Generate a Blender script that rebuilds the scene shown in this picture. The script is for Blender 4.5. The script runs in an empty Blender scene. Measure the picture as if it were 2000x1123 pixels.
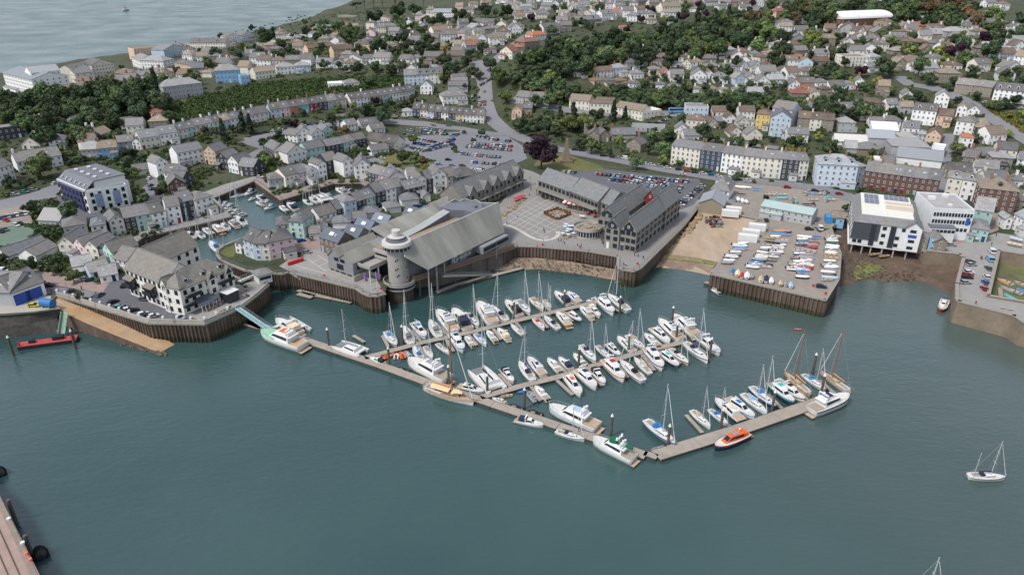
import bpy, bmesh, math, random
import numpy as np
from mathutils import Vector, Matrix
from mathutils.geometry import delaunay_2d_cdt
random.seed(7)
R = math.radians
scene = bpy.context.scene

# ------------------------------------------------------------------ camera, sky, sun, exposure
CAM_H, FPX, PITCH = 100.0, 1390.0, R(25.3)
cam_data = bpy.data.cameras.new('camera')
cam_data.sensor_width = 36.0
cam_data.lens = 36.0 * FPX / 2000.0
cam_data.clip_start, cam_data.clip_end = 1.0, 9000.0
camera = bpy.data.objects.new('camera', cam_data)
scene.collection.objects.link(camera)
camera.location = (0, 0, CAM_H)
camera.rotation_euler = (math.pi / 2 - PITCH, 0, 0)
scene.camera = camera

SUN_EL, SUN_AZ = R(55), R(-125)         # azimuth from +Y towards +X: soft light from behind the camera's left
world = bpy.data.worlds.new('World'); scene.world = world; world.use_nodes = True
wn, wl = world.node_tree.nodes, world.node_tree.links
wn.clear()
w_out = wn.new('ShaderNodeOutputWorld'); w_bg = wn.new('ShaderNodeBackground')
w_sky = wn.new('ShaderNodeTexSky'); w_sky.sky_type = 'NISHITA'; w_sky.sun_disc = False
w_sky.sun_elevation, w_sky.sun_rotation = SUN_EL, SUN_AZ
w_sky.air_density, w_sky.dust_density, w_sky.ozone_density = 1.0, 1.2, 1.0
w_hs = wn.new('ShaderNodeHueSaturation'); w_hs.inputs['Saturation'].default_value = 0.5
wl.new(w_sky.outputs[0], w_hs.inputs['Color']); wl.new(w_hs.outputs[0], w_bg.inputs[0])
w_bg.inputs[1].default_value = 0.10
wl.new(w_bg.outputs[0], w_out.inputs[0])

sun_data = bpy.data.lights.new('sun', 'SUN')
sun_data.energy, sun_data.angle, sun_data.color = 1.5, R(12), (1.0, 0.96, 0.9)
sun = bpy.data.objects.new('sun', sun_data); scene.collection.objects.link(sun)
sdir = Vector((math.sin(SUN_AZ) * math.cos(SUN_EL), math.cos(SUN_AZ) * math.cos(SUN_EL), math.sin(SUN_EL)))
sun.rotation_euler = sdir.to_track_quat('Z', 'Y').to_euler()

vs = scene.view_settings
vs.view_transform = 'Standard'; vs.look = 'None'; vs.gamma = 1.0; vs.use_curve_mapping = False
vs.exposure = 0.95
scene.cycles.max_bounces = 5; scene.cycles.diffuse_bounces = 2; scene.cycles.glossy_bounces = 2
scene.cycles.transparent_max_bounces = 4; scene.cycles.use_denoising = True
scene.cycles.caustics_reflective = False; scene.cycles.caustics_refractive = False

# ------------------------------------------------------------------ survey: bearings from the photograph to ground points
SP, CP = math.sin(PITCH), math.cos(PITCH)
def ray(px, py):
    u = (561.5 - py) / FPX
    return ((px - 1000.0) / FPX, CP + u * SP, -SP + u * CP)
def G(px, py, z=6.0):
    d = ray(px, py); t = (z - CAM_H) / d[2]
    return Vector((d[0] * t, d[1] * t, z))
def P(p):
    x, y, z = p[0], p[1], p[2] - CAM_H
    dep = y * CP - z * SP; up = y * SP + z * CP
    return (1000 + FPX * x / dep, 561.5 - FPX * up / dep)

# ------------------------------------------------------------------ mesh helpers
COL = scene.collection
class MB:
    """collects faces with a material slot each"""
    def __init__(s): s.v, s.f, s.m = [], [], []
    def face(s, pts, m=0):
        i = len(s.v); s.v += [tuple(p) for p in pts]; s.f.append(tuple(range(i, i + len(pts)))); s.m.append(m); return s
    def add(s, vs, fs, m=0, mtx=None):
        i = len(s.v)
        s.v += [tuple(mtx @ Vector(p)) for p in vs] if mtx is not None else [tuple(p) for p in vs]
        for f in fs: s.f.append(tuple(i + k for k in f)); s.m.append(m)
        return s
    def box(s, c, d, m=0, rz=0.0):
        x, y, z = d[0] / 2, d[1] / 2, d[2] / 2
        vs = [(-x,-y,-z),(x,-y,-z),(x,y,-z),(-x,y,-z),(-x,-y,z),(x,-y,z),(x,y,z),(-x,y,z)]
        cr, sr = math.cos(rz), math.sin(rz)
        vs = [(c[0] + a*cr - b*sr, c[1] + a*sr + b*cr, c[2] + k) for a, b, k in vs]
        return s.add(vs, [(0,3,2,1),(4,5,6,7),(0,1,5,4),(1,2,6,5),(2,3,7,6),(3,0,4,7)], m)
    def prism(s, poly, z0, z1, m=0, mtop=None):
        n = len(poly); a = sum(poly[i][0]*poly[(i+1)%n][1] - poly[(i+1)%n][0]*poly[i][1] for i in range(n))
        if a < 0: poly = poly[::-1]
        i = len(s.v); s.v += [(p[0], p[1], z0) for p in poly] + [(p[0], p[1], z1) for p in poly]
        for k in range(n): s.f.append((i+k, i+(k+1)%n, i+n+(k+1)%n, i+n+k)); s.m.append(m)
        s.f.append(tuple(i+n+k for k in range(n))); s.m.append(m if mtop is None else mtop)
        s.f.append(tuple(i+k for k in reversed(range(n)))); s.m.append(m); return s
    def tube(s, a, b, r0, r1=None, n=6, m=0, caps=True):
        a, b = Vector(a), Vector(b); r1 = r0 if r1 is None else r1
        q = (b - a).to_track_quat('Z', 'Y'); i = len(s.v)
        for p, r in ((a, r0), (b, r1)):
            for k in range(n):
                t = 2*math.pi*k/n; s.v.append(tuple(p + q @ Vector((r*math.cos(t), r*math.sin(t), 0))))
        for k in range(n): s.f.append((i+k, i+(k+1)%n, i+n+(k+1)%n, i+n+k)); s.m.append(m)
        if caps: s.f += [tuple(i+k for k in reversed(range(n))), tuple(i+n+k for k in range(n))]; s.m += [m, m]
        return s
    def lathe(s, prof, n=24, m=0, c=(0,0), ms=None):
        i = len(s.v)
        for r, z in prof:
            for k in range(n):
                t = 2*math.pi*k/n; s.v.append((c[0] + r*math.cos(t), c[1] + r*math.sin(t), z))
        for j in range(len(prof)-1):
            for k in range(n):
                s.f.append((i+j*n+k, i+j*n+(k+1)%n, i+(j+1)*n+(k+1)%n, i+(j+1)*n+k)); s.m.append(ms[j] if ms else m)
        s.f.append(tuple(i+(len(prof)-1)*n+k for k in range(n))); s.m.append(ms[-1] if ms else m); return s
    def mesh(s, name, mats, smooth=False):
        me = bpy.data.meshes.new(name); me.from_pydata(s.v, [], s.f)
        for x in (mats if isinstance(mats, (list, tuple)) else [mats]): me.materials.append(x)
        if any(s.m): me.polygons.foreach_set('material_index', s.m)
        if smooth: me.polygons.foreach_set('use_smooth', [True]*len(s.f))
        me.update(); return me
    def build(s, name, mats, parent=None, loc=(0,0,0), rz=0.0, smooth=False, color=None):
        return obj(name, s.mesh(name, mats, smooth), parent, loc, rz, color=color)
def obj(name, data, parent=None, loc=(0,0,0), rz=0.0, scale=None, color=None):
    o = bpy.data.objects.new(name, data); COL.objects.link(o)
    o.location = loc
    if rz: o.rotation_euler = (0, 0, rz)
    if scale is not None: o.scale = (scale,)*3 if isinstance(scale, (int, float)) else scale
    if parent is not None: o.parent = parent
    if color is not None: o.color = (*color[:3], 1.0)
    return o
def empty(name, loc=(0,0,0), rz=0.0):
    o = bpy.data.objects.new(name, None); COL.objects.link(o); o.location = loc; o.rotation_euler = (0,0,rz); o.empty_display_size = .5; return o
def tag(o, label, cat, group=None, kind=None):
    if label: o['label'] = label
    if cat: o['category'] = cat
    if group: o['group'] = group
    if kind: o['kind'] = kind
    return o
def structure(o): o['kind'] = 'structure'; return o
def copy_tree(src, parent=None):
    c = src.copy(); COL.objects.link(c); c.parent = parent
    for ch in KIDS.get(src.name, ()): copy_tree(ch, c)
    return c
KIDS = {}
def index_kids(o):
    KIDS[o.name] = [c for c in o.children]
    for c in o.children: index_kids(c)
ORD = ('first second third fourth fifth sixth seventh eighth ninth tenth eleventh twelfth thirteenth fourteenth fifteenth sixteenth '
       'seventeenth eighteenth nineteenth').split()
TENS = ['', '', 'twenty', 'thirty', 'forty', 'fifty', 'sixty', 'seventy', 'eighty', 'ninety']
def ordinal(i):
    if i <= 19: return ORD[i-1]
    if i > 99: return f'{i}th'
    t, u = divmod(i, 10)
    return TENS[t][:-1] + 'ieth' if u == 0 else TENS[t] + '-' + ORD[u-1]
REG = []     # (object, descriptor, place, category, group): labels are written at the end, counted from the left
def reg(o, desc, place, cat, group=None): REG.append((o, desc, place, cat, group)); return o
def write_labels():
    by = {}
    for r in REG: by.setdefault((r[1], r[2]), []).append(r)
    for (desc, place), rs in by.items():
        rs.sort(key=lambda r: P(r[0].matrix_basis.translation)[0])
        for i, r in enumerate(rs):
            lab = f'{desc} {place}' if len(rs) == 1 else f'{desc}, {ordinal(i+1)} from left, {place}'
            tag(r[0], lab, r[3], r[4])

# ------------------------------------------------------------------ procedural materials
def lin(h):
    h = h.lstrip('#'); c = [int(h[i:i+2], 16)/255 for i in (0, 2, 4)]
    return tuple(x/12.92 if x <= .04045 else ((x+.055)/1.055)**2.4 for x in c)
MATS = {}
def mat(name, col=None, rough=.75, var=.18, scale=.6, metal=0.0, spec=.4, col2=None, scale2=.08, mix2=.5, bump=0.0, bscale=3.0, stretch=None, tint=None, hvar=0.0):
    """col None: the object's own colour. var: fine mottling; col2: broad patches of a second colour"""
    if name in MATS: return MATS[name]
    m = bpy.data.materials.new(name); m.use_nodes = True; nt = m.node_tree; N, L = nt.nodes, nt.links
    b = N['Principled BSDF']; b.inputs['Roughness'].default_value = rough; b.inputs['Metallic'].default_value = metal
    b.inputs['Specular IOR Level'].default_value = spec
    tc = N.new('ShaderNodeTexCoord'); oi = N.new('ShaderNodeObjectInfo'); vec = tc.outputs['Object']
    mp = N.new('ShaderNodeMapping'); L.new(vec, mp.inputs['Vector']); vec = mp.outputs[0]
    if stretch: mp.inputs['Scale'].default_value = stretch
    cx = N.new('ShaderNodeCombineXYZ'); ml = N.new('ShaderNodeMath'); ml.operation = 'MULTIPLY'; ml.inputs[1].default_value = 97.0
    L.new(oi.outputs['Random'], ml.inputs[0]); L.new(ml.outputs[0], cx.inputs[0]); L.new(ml.outputs[0], cx.inputs[1]); L.new(cx.outputs[0], mp.inputs['Location'])
    if col is None: c = oi.outputs['Color']
    else:
        rgb = N.new('ShaderNodeRGB'); rgb.outputs[0].default_value = (*col, 1); c = rgb.outputs[0]
    if col2 is not None:
        n2 = N.new('ShaderNodeTexNoise'); n2.inputs['Scale'].default_value = scale2; n2.inputs['Detail'].default_value = 5; L.new(vec, n2.inputs['Vector'])
        rp = N.new('ShaderNodeValToRGB'); rp.color_ramp.elements[0].position = .5 - .18; rp.color_ramp.elements[1].position = .5 + .22
        rp.color_ramp.elements[1].color = (mix2,)*3 + (1,); L.new(n2.outputs[0], rp.inputs[0])
        mx = N.new('ShaderNodeMix'); mx.data_type = 'RGBA'; L.new(rp.outputs[0], mx.inputs[0]); L.new(c, mx.inputs[6]); mx.inputs[7].default_value = (*col2, 1); c = mx.outputs[2]
    if var:
        n1 = N.new('ShaderNodeTexNoise'); n1.inputs['Scale'].default_value = scale; n1.inputs['Detail'].default_value = 6; n1.inputs['Roughness'].default_value = .65; L.new(vec, n1.inputs['Vector'])
        mr = N.new('ShaderNodeMapRange'); mr.inputs[1].default_value = .25; mr.inputs[2].default_value = .75; mr.inputs[3].default_value = 1 - var; mr.inputs[4].default_value = 1 + var
        L.new(n1.outputs[0], mr.inputs[0])
        vm = N.new('ShaderNodeVectorMath'); vm.operation = 'SCALE'; L.new(c, vm.inputs[0]); L.new(mr.outputs[0], vm.inputs['Scale']); c = vm.outputs[0]
    if hvar:
        hs = N.new('ShaderNodeHueSaturation'); mr2 = N.new('ShaderNodeMapRange'); mr2.inputs[3].default_value = 1 - hvar; mr2.inputs[4].default_value = 1 + hvar
        L.new(oi.outputs['Random'], mr2.inputs[0]); L.new(mr2.outputs[0], hs.inputs['Value']); L.new(c, hs.inputs['Color']); c = hs.outputs[0]
    L.new(c, b.inputs['Base Color'])
    if bump:
        nb = N.new('ShaderNodeTexNoise'); nb.inputs['Scale'].default_value = bscale; nb.inputs['Detail'].default_value = 4; L.new(vec, nb.inputs['Vector'])
        bp = N.new('ShaderNodeBump'); bp.inputs['Strength'].default_value = bump; L.new(nb.outputs[0], bp.inputs['Height']); L.new(bp.outputs[0], b.inputs['Normal'])
    MATS[name] = m; return m
# ------------------------------------------------------------------ terrain heights
CTRL = '''60 420 8;0 500 7;-150 520 8;150 370 9;300 340 7;60 290 12;250 260 14;400 300 8;350 230 18;200 220 20;60 240 18;500 240 13;650 220 15;800 255 8;900 245 8;
850 300 6;500 190 21;650 150 24;440 160 23;300 150 21;150 190 19;60 180 16;0 165 12;120 155 12;230 135 13;300 112 13;420 95 14;540 72 16;600 110 27;700 110 31;
800 110 33;900 60 38;700 50 27;640 48 16;760 20 26;830 25 33;950 30 42;950 150 26;950 200 14;1000 240 9;1050 270 7.5;1100 290 6.6;1200 310 6.6;1350 345 6.6;1500 350 6.8;
1700 380 7;1850 380 8;1100 230 12;1200 240 11;1300 230 13;1500 240 13;1600 270 11;1750 270 11;1900 270 14;1990 260 17;1100 150 28;1200 110 33;1050 100 37;1200 180 20;
1400 180 23;1400 130 31;1600 170 26;1600 120 33;1800 150 30;1900 200 24;1980 180 29;1980 110 38;1800 90 40;1700 50 45;1850 30 49;1980 30 51;1500 60 45;1300 40 47;1100 40 45;
1000 10 47;1300 5 53;1600 5 54;1900 5 55;1000 50 41;2200 200 30;2300 60 52;2300 320 14;-200 240 18;-200 180 14;900 330 6;600 330 6;700 280 7;450 330 6.5;300 420 6;150 480 6;
1000 380 6;1200 400 6;1500 420 6;1800 450 6;1950 430 7;600 420 6;700 380 6;900 400 6;600 480 6;320 560 6;200 540 6;60 560 6;1400 400 6;1640 420 6;880 10 38;700 28 18;820 8 30'''
_c = np.array([[float(t) for t in s.split()] for s in CTRL.replace('\n', '').split(';') if s.strip()])
_xy = np.array([G(a, b, z)[:2] for a, b, z in _c]); _z = _c[:, 2]
_far = np.array([[-700, 900], [-700, 1400], [0, 1500], [600, 1500], [1100, 1400], [1100, 800], [1100, 400], [-800, 500], [-800, 300], [600, 1150], [200, 1150], [-250, 1250]], float)
_xy = np.vstack([_xy, _far]); _z = np.concatenate([_z, [10, 10, 52, 58, 60, 55, 20, 12, 6, 57, 54, 25]])
def _phi(a, b):
    r2 = ((a[:, None] - b[None]) ** 2).sum(2) / 1e4
    return r2 * np.log(r2 + 1e-9)
_n = len(_xy); _A = np.zeros((_n + 3, _n + 3)); _A[:_n, :_n] = _phi(_xy, _xy) + np.eye(_n) * .05
_A[:_n, _n] = 1; _A[:_n, _n+1:] = _xy / 100; _A[_n:, :_n] = _A[:_n, _n:].T
_w = np.linalg.solve(_A, np.concatenate([_z, [0, 0, 0]]))
GX0, GY0, GS, GNX, GNY = -900.0, 100.0, 5.0, 441, 301
_gx, _gy = np.meshgrid(GX0 + GS*np.arange(GNX), GY0 + GS*np.arange(GNY))
_q = np.stack([_gx.ravel(), _gy.ravel()], 1); _h = np.zeros(len(_q))
for _i in range(0, len(_q), 20000):
    _s = _q[_i:_i+20000]; _h[_i:_i+20000] = _phi(_s, _xy) @ _w[:_n] + _w[_n] + _s / 100 @ _w[_n+1:]
_e = np.clip(_h, 0, 64) - 7.0
HG = 6.0 + np.where(_e > 3, _e - .75, np.where(_e > 0, _e*_e/6*1.5, 0)) * (1.0)
HG = np.where(_e > 3, 6 + _e - 0.75, 6 + np.where(_e > 0, _e*_e*.25, 0)).reshape(GNY, GNX)
def height(x, y):
    fx = min(max((x - GX0)/GS, 0), GNX - 1.001); fy = min(max((y - GY0)/GS, 0), GNY - 1.001)
    i, j = int(fx), int(fy); a, b = fx - i, fy - j
    return (HG[j, i]*(1-a) + HG[j, i+1]*a)*(1-b) + (HG[j+1, i]*(1-a) + HG[j+1, i+1]*a)*b
def T(px, py):
    """where the line of sight through a photo point meets the terrain"""
    d = ray(px, py)
    if d[2] > -.001: d = (d[0], d[1], -.001)
    t = (6.0 - CAM_H)/d[2]; t0, t1 = 150.0, min(t, 1700.0)
    s = t0
    while s < t1 and CAM_H + d[2]*s > height(d[0]*s, d[1]*s): s += 6.0
    lo, hi = s - 6, s
    for _ in range(12):
        mid = (lo + hi)/2
        if CAM_H + d[2]*mid > height(d[0]*mid, d[1]*mid): lo = mid
        else: hi = mid
    return Vector((d[0]*hi, d[1]*hi, CAM_H + d[2]*hi))

# ------------------------------------------------------------------ ground materials
m_garden = mat('garden_ground', lin('#353f29'), .95, .55, .55, col2=lin('#5f5b48'), scale2=.05, mix2=.55)
m_asphalt = mat('asphalt', lin('#76757a'), .9, .12, .5, col2=lin('#88868a'), scale2=.05)
m_asphalt_dark = mat('asphalt_dark', lin('#5b5b61'), .9, .12, .5, col2=lin('#6b6a6f'), scale2=.07)
m_paving = mat('paving', lin('#8d8a87'), .88, .12, .4, col2=lin('#9d9994'), scale2=.06)
m_square = mat('square_setts', lin('#86827f'), .88, .1, .8, col2=lin('#93908c'), scale2=.09)
m_yard = mat('yard_concrete', lin('#90877e'), .9, .16, .5, col2=lin('#7a726a'), scale2=.06)
m_brickpave = mat('brick_paving', lin('#93807a'), .9, .12, .7)
m_lawn = mat('lawn', lin('#555c34'), .95, .3, .4, col2=lin('#7a6d45'), scale2=.06, mix2=.8)  # green lowered to carry the tree shade over the monument lawn
m_white = mat('white_marking', lin('#b9b5af'), .8, .08, 1.0)
m_conc = mat('concrete', lin('#a9a49c'), .85, .14, .5, col2=lin('#8f8a83'), scale2=.2)
m_cap = mat('coping', lin('#8e8880'), .85, .15, .6)
m_mud = mat('foreshore_mud', lin('#453d37'), .8, .4, .25, col2=lin('#7a6350'), scale2=.035, bump=.6, bscale=.8)
m_shingle = mat('shingle', lin('#8d7a68'), .9, .3, .5, col2=lin('#57504a'), scale2=.12, bump=.5, bscale=1.2)
m_algae = mat('algae', lin('#74783f'), .8, .4, .8, col2=lin('#4c4436'), scale2=.45, mix2=1.0)
m_stone = mat('harbour_stone', lin('#857868'), .9, .25, .8, col2=lin('#5e5448'), scale2=.2, bump=.5, bscale=1.5)
m_pile = mat('rusty_sheet_piling', lin('#6a5d54'), .85, .35, .6, col2=lin('#4a362a'), scale2=.25, mix2=.8, stretch=(1, 1, .35))
m_pile_wet = mat('wet_sheet_piling', lin('#39352c'), .6, .35, .6, col2=lin('#4d5326'), scale2=.3)
m_rail = mat('galvanised_rail', lin('#8b8d90'), .5, .05, 1, metal=.3)
m_revet = mat('dark_stone_revetment', lin('#464341'), .9, .5, .9, col2=lin('#37352f'), scale2=.2, bump=.8, bscale=1.2)

def cdt(poly, z=None, off=0.0, step=8.0, holes=(), zfun=None):
    """triangulate a plan polygon with inner points so it follows the terrain"""
    pts, edges = [], []
    for ring in [poly] + list(holes):
        b = len(pts); ring2 = []
        for i in range(len(ring)):
            a, c = Vector(ring[i][:2]), Vector(ring[(i+1) % len(ring)][:2]); n = max(1, int((c - a).length/step)) if z is None else 1
            ring2 += [a.lerp(c, k/n) for k in range(n)]
        pts += ring2; edges += [(b+i, b+(i+1) % len(ring2)) for i in range(len(ring2))]
    nb = len(pts)
    if z is None:
        P2 = np.array([p[:] for p in poly[:]])[:, :2]; x0, y0 = P2.min(0); x1, y1 = P2.max(0)
        for gx in np.arange(x0, x1, step):
            for gy in np.arange(y0, y1, step):
                if inside((gx, gy), poly): pts.append(Vector((gx + .13*step, gy + .11*step)))
    v, e, f, *_ = delaunay_2d_cdt(pts, edges, [], 1, 1e-4)
    zf = zfun or ((lambda x, y: z) if z is not None else height)
    mb = MB(); mb.v = [(p[0], p[1], zf(p[0], p[1]) + off) for p in v]
    for t in f:
        a, b, c = (v[i] for i in t); area = (b[0]-a[0])*(c[1]-a[1]) - (c[0]-a[0])*(b[1]-a[1])
        cen = ((a[0]+b[0]+c[0])/3, (a[1]+b[1]+c[1])/3)
        if any(inside(cen, h) for h in holes): continue
        mb.f.append(tuple(t) if area > 0 else tuple(reversed(t))); mb.m.append(0)
    return mb
def inside(p, poly):
    c = False; n = len(poly); j = n - 1; x, y = p[0], p[1]
    for i in range(n):
        xi, yi, xj, yj = poly[i][0], poly[i][1], poly[j][0], poly[j][1]
        if (yi > y) != (yj > y) and x < (xj - xi)*(y - yi)/(yj - yi) + xi: c = not c
        j = i
    return c
MASK = np.zeros((650, 900), bool)     # 2 m cells, x from -900, y from 100: built-on ground
def mask_poly(poly, grow=1.0):
    a = np.array([(p[0], p[1]) for p in poly]); x0, y0 = a.min(0) - grow; x1, y1 = a.max(0) + grow
    i0, i1 = max(int((x0 + 900)/2), 0), min(int((x1 + 900)/2) + 1, 900); j0, j1 = max(int((y0 - 100)/2), 0), min(int((y1 - 100)/2) + 1, 650)
    for j in range(j0, j1):
        for i in range(i0, i1):
            if not MASK[j, i] and inside((i*2 - 899, j*2 + 101), poly): MASK[j, i] = True
def free(x, y):
    i, j = int((x + 900)/2), int((y - 100)/2)
    return 0 <= i < 900 and 0 <= j < 650 and not MASK[j, i]
def px_poly(s): return [tuple(float(t) for t in q.split(',')) for q in s.split()]
def sheet(name, s, material, z=None, off=.02, step=7.0, mask=True):
    q = px_poly(s); w = [G(a, b, z) if z is not None else T(a, b) for a, b in q]
    if mask: mask_poly(w)
    return structure(cdt(w, z, off, step).build(name, material))

# ------------------------------------------------------------------ water
def water_material():
    m = bpy.data.materials.new('harbour_water'); m.use_nodes = True; N, L = m.node_tree.nodes, m.node_tree.links
    b = N['Principled BSDF']; tc = N.new('ShaderNodeTexCoord')
    n = N.new('ShaderNodeTexNoise'); n.inputs['Scale'].default_value = .012; n.inputs['Detail'].default_value = 4; L.new(tc.outputs['Object'], n.inputs['Vector'])
    rp = N.new('ShaderNodeValToRGB'); rp.color_ramp.elements[0].position = .35; rp.color_ramp.elements[1].position = .7
    rp.color_ramp.elements[0].color = (*lin('#2a4545'), 1); rp.color_ramp.elements[1].color = (*lin('#3a5452'), 1)
    L.new(n.outputs[0], rp.inputs[0])
    sx = N.new('ShaderNodeSeparateXYZ'); L.new(tc.outputs['Object'], sx.inputs[0]); n3 = N.new('ShaderNodeTexNoise'); n3.inputs['Scale'].default_value = .02; n3.inputs['Detail'].default_value = 3; L.new(tc.outputs['Object'], n3.inputs['Vector'])
    ma = N.new('ShaderNodeMath'); ma.operation = 'MULTIPLY_ADD'; ma.inputs[1].default_value = 90; L.new(n3.outputs[0], ma.inputs[0]); L.new(sx.outputs[0], ma.inputs[2])
    mr = N.new('ShaderNodeMapRange'); mr.inputs[1].default_value = 60; mr.inputs[2].default_value = 210; L.new(ma.outputs[0], mr.inputs[0])     # silt in the shallows on the right
    mx = N.new('ShaderNodeMix'); mx.data_type = 'RGBA'; L.new(mr.outputs[0], mx.inputs[0]); L.new(rp.outputs[0], mx.inputs[6]); mx.inputs[7].default_value = (*lin('#4d5854'), 1)
    L.new(mx.outputs[2], b.inputs['Base Color'])
    wr = N.new('ShaderNodeMapRange'); wr.inputs[1].default_value = .3; wr.inputs[2].default_value = .7; wr.inputs[3].default_value = .03; wr.inputs[4].default_value = .16; L.new(n3.outputs[0], wr.inputs[0]); fr = N.new('ShaderNodeMapRange'); fr.inputs[1].default_value = 420; fr.inputs[2].default_value = 800; fr.inputs[4].default_value = .2; L.new(sx.outputs[1], fr.inputs[0]); ra = N.new('ShaderNodeMath'); L.new(fr.outputs[0], ra.inputs[0]); L.new(wr.outputs[0], ra.inputs[1]); L.new(ra.outputs[0], b.inputs['Roughness']); b.inputs['IOR'].default_value = 1.72
    mp = N.new('ShaderNodeMapping'); mp.inputs['Rotation'].default_value = (0, 0, R(-25)); mp.inputs['Scale'].default_value = (.45, 1.0, 1); L.new(tc.outputs['Object'], mp.inputs['Vector'])
    w1 = N.new('ShaderNodeTexNoise'); w1.inputs['Scale'].default_value = .85; w1.inputs['Detail'].default_value = 5; w1.inputs['Roughness'].default_value = .6; L.new(mp.outputs[0], w1.inputs['Vector'])
    w2 = N.new('ShaderNodeTexNoise'); w2.inputs['Scale'].default_value = .16; w2.inputs['Detail'].default_value = 3; L.new(mp.outputs[0], w2.inputs['Vector'])
    ad = N.new('ShaderNodeMath'); ad.operation = 'MULTIPLY_ADD'; ad.inputs[1].default_value = 1.3; L.new(w2.outputs[0], ad.inputs[0]); L.new(w1.outputs[0], ad.inputs[2])
    bp = N.new('ShaderNodeBump'); bp.inputs['Strength'].default_value = .26; bp.inputs['Distance'].default_value = .55; fd = N.new('ShaderNodeMapRange'); fd.inputs[1].default_value = 380; fd.inputs[2].default_value = 800; fd.inputs[3].default_value = .26; fd.inputs[4].default_value = .11; L.new(sx.outputs[1], fd.inputs[0]); L.new(fd.outputs[0], bp.inputs['Strength']); L.new(ad.outputs[0], bp.inputs['Height']); L.new(bp.outputs[0], b.inputs['Normal'])
    return m
m_water = water_material()
structure(MB().face([(-3200, -300, 0), (3200, -300, 0), (3200, 4500, 0), (-3200, 4500, 0)]).build('water', m_water))

# ------------------------------------------------------------------ land outline (quay edges at 6 m above low water)
QUAY = px_poly('''2400,560 2000,500 1950,492 1929,580 2000,592 2400,650 2400,735 2000,636 1980,622 1871,594 1868,588 1868,559 1881,508 1874,501 1809,494 1790,480 1668,462 1655,425 1640,425
1622,445 1641,495 1637,545 1612,585 1389,534 1442,472 1478,430 1372,408 1362,406 1335,440 1250,524 1238,529 1216,526 1208,520 1207,500 1150,490 1050,481 1010,480 985,489 968,494 860,524 832,530 800,530
770,545 755,562 752,573 738,577 722,577 708,571 695,562 565,531 553,534 540,534 520,531 480,528 450,516 432,508 424,497 426,488 437,480 470,466 560,456 737,377 722,364 705,357 650,358 550,390 497,353
415,387 450,423 277,463 245,490 300,512 383,505 440,532 470,545 520,548 523,556 500,577 467,602 400,632 292,630 160,590 112,577 100,590 118,604 60,612 0,617 -300,640''')
quay_w = [G(a, b, 6.0) for a, b in QUAY]
COAST = px_poly('-700,260 -300,215 0,150 120,128 230,112 330,100 420,78 500,63 600,42 700,20 780,8 840,-8')
coast_w = [G(a, b, 0.0) for a, b in COAST]
outline = quay_w + [Vector((-880, quay_w[-1].y, 6)), Vector((-880, coast_w[0].y, 0))] + coast_w[1:] + [Vector((-200, 1590, 0)), Vector((1290, 1590, 0)), Vector((1290, quay_w[0].y, 0))]
COASTXY = [(p.x, p.y) for p in coast_w]
def coast_dist(x, y):
    best = 1e9
    for (ax, ay), (bx, by) in zip(COASTXY, COASTXY[1:]):
        dx, dy = bx-ax, by-ay; t = max(0, min(1, ((x-ax)*dx + (y-ay)*dy)/(dx*dx+dy*dy)))
        best = min(best, math.hypot(x-ax-t*dx, y-ay-t*dy))
    return best
def land_z(x, y):
    h = height(x, y)
    if x < -60 and y > 420:
        d = coast_dist(x, y)
        if d < 28: h = min(h, -.5 + (h + .5)*min(1, d/26))
    return h
_pts = [Vector(p[:2]) for p in outline]
_mb_pts = list(_pts); _edges = [(i, (i+1) % len(_pts)) for i in range(len(_pts))]
for gy in list(np.arange(190, 900, 9.0)) + list(np.arange(900, 1590, 24.0)):
    for gx in np.arange(-870, 1285, 9.0 if gy < 900 else 24.0):
        if gy < 420 and abs(gx) > 520: continue
        if inside((gx, gy), outline): _mb_pts.append(Vector((gx, gy)))
_v, _e2, _f, *_ = delaunay_2d_cdt(_mb_pts, _edges, [], 1, 1e-3)
_land = MB(); _land.v = [(p[0], p[1], land_z(p[0], p[1])) for p in _v]
for t in _f:
    a, b, c = (_v[i] for i in t); ar = (b[0]-a[0])*(c[1]-a[1]) - (c[0]-a[0])*(b[1]-a[1])
    _land.f.append(tuple(t) if ar > 0 else tuple(reversed(t))); _land.m.append(0)
structure(_land.build('ground', m_garden, smooth=True))

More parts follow.
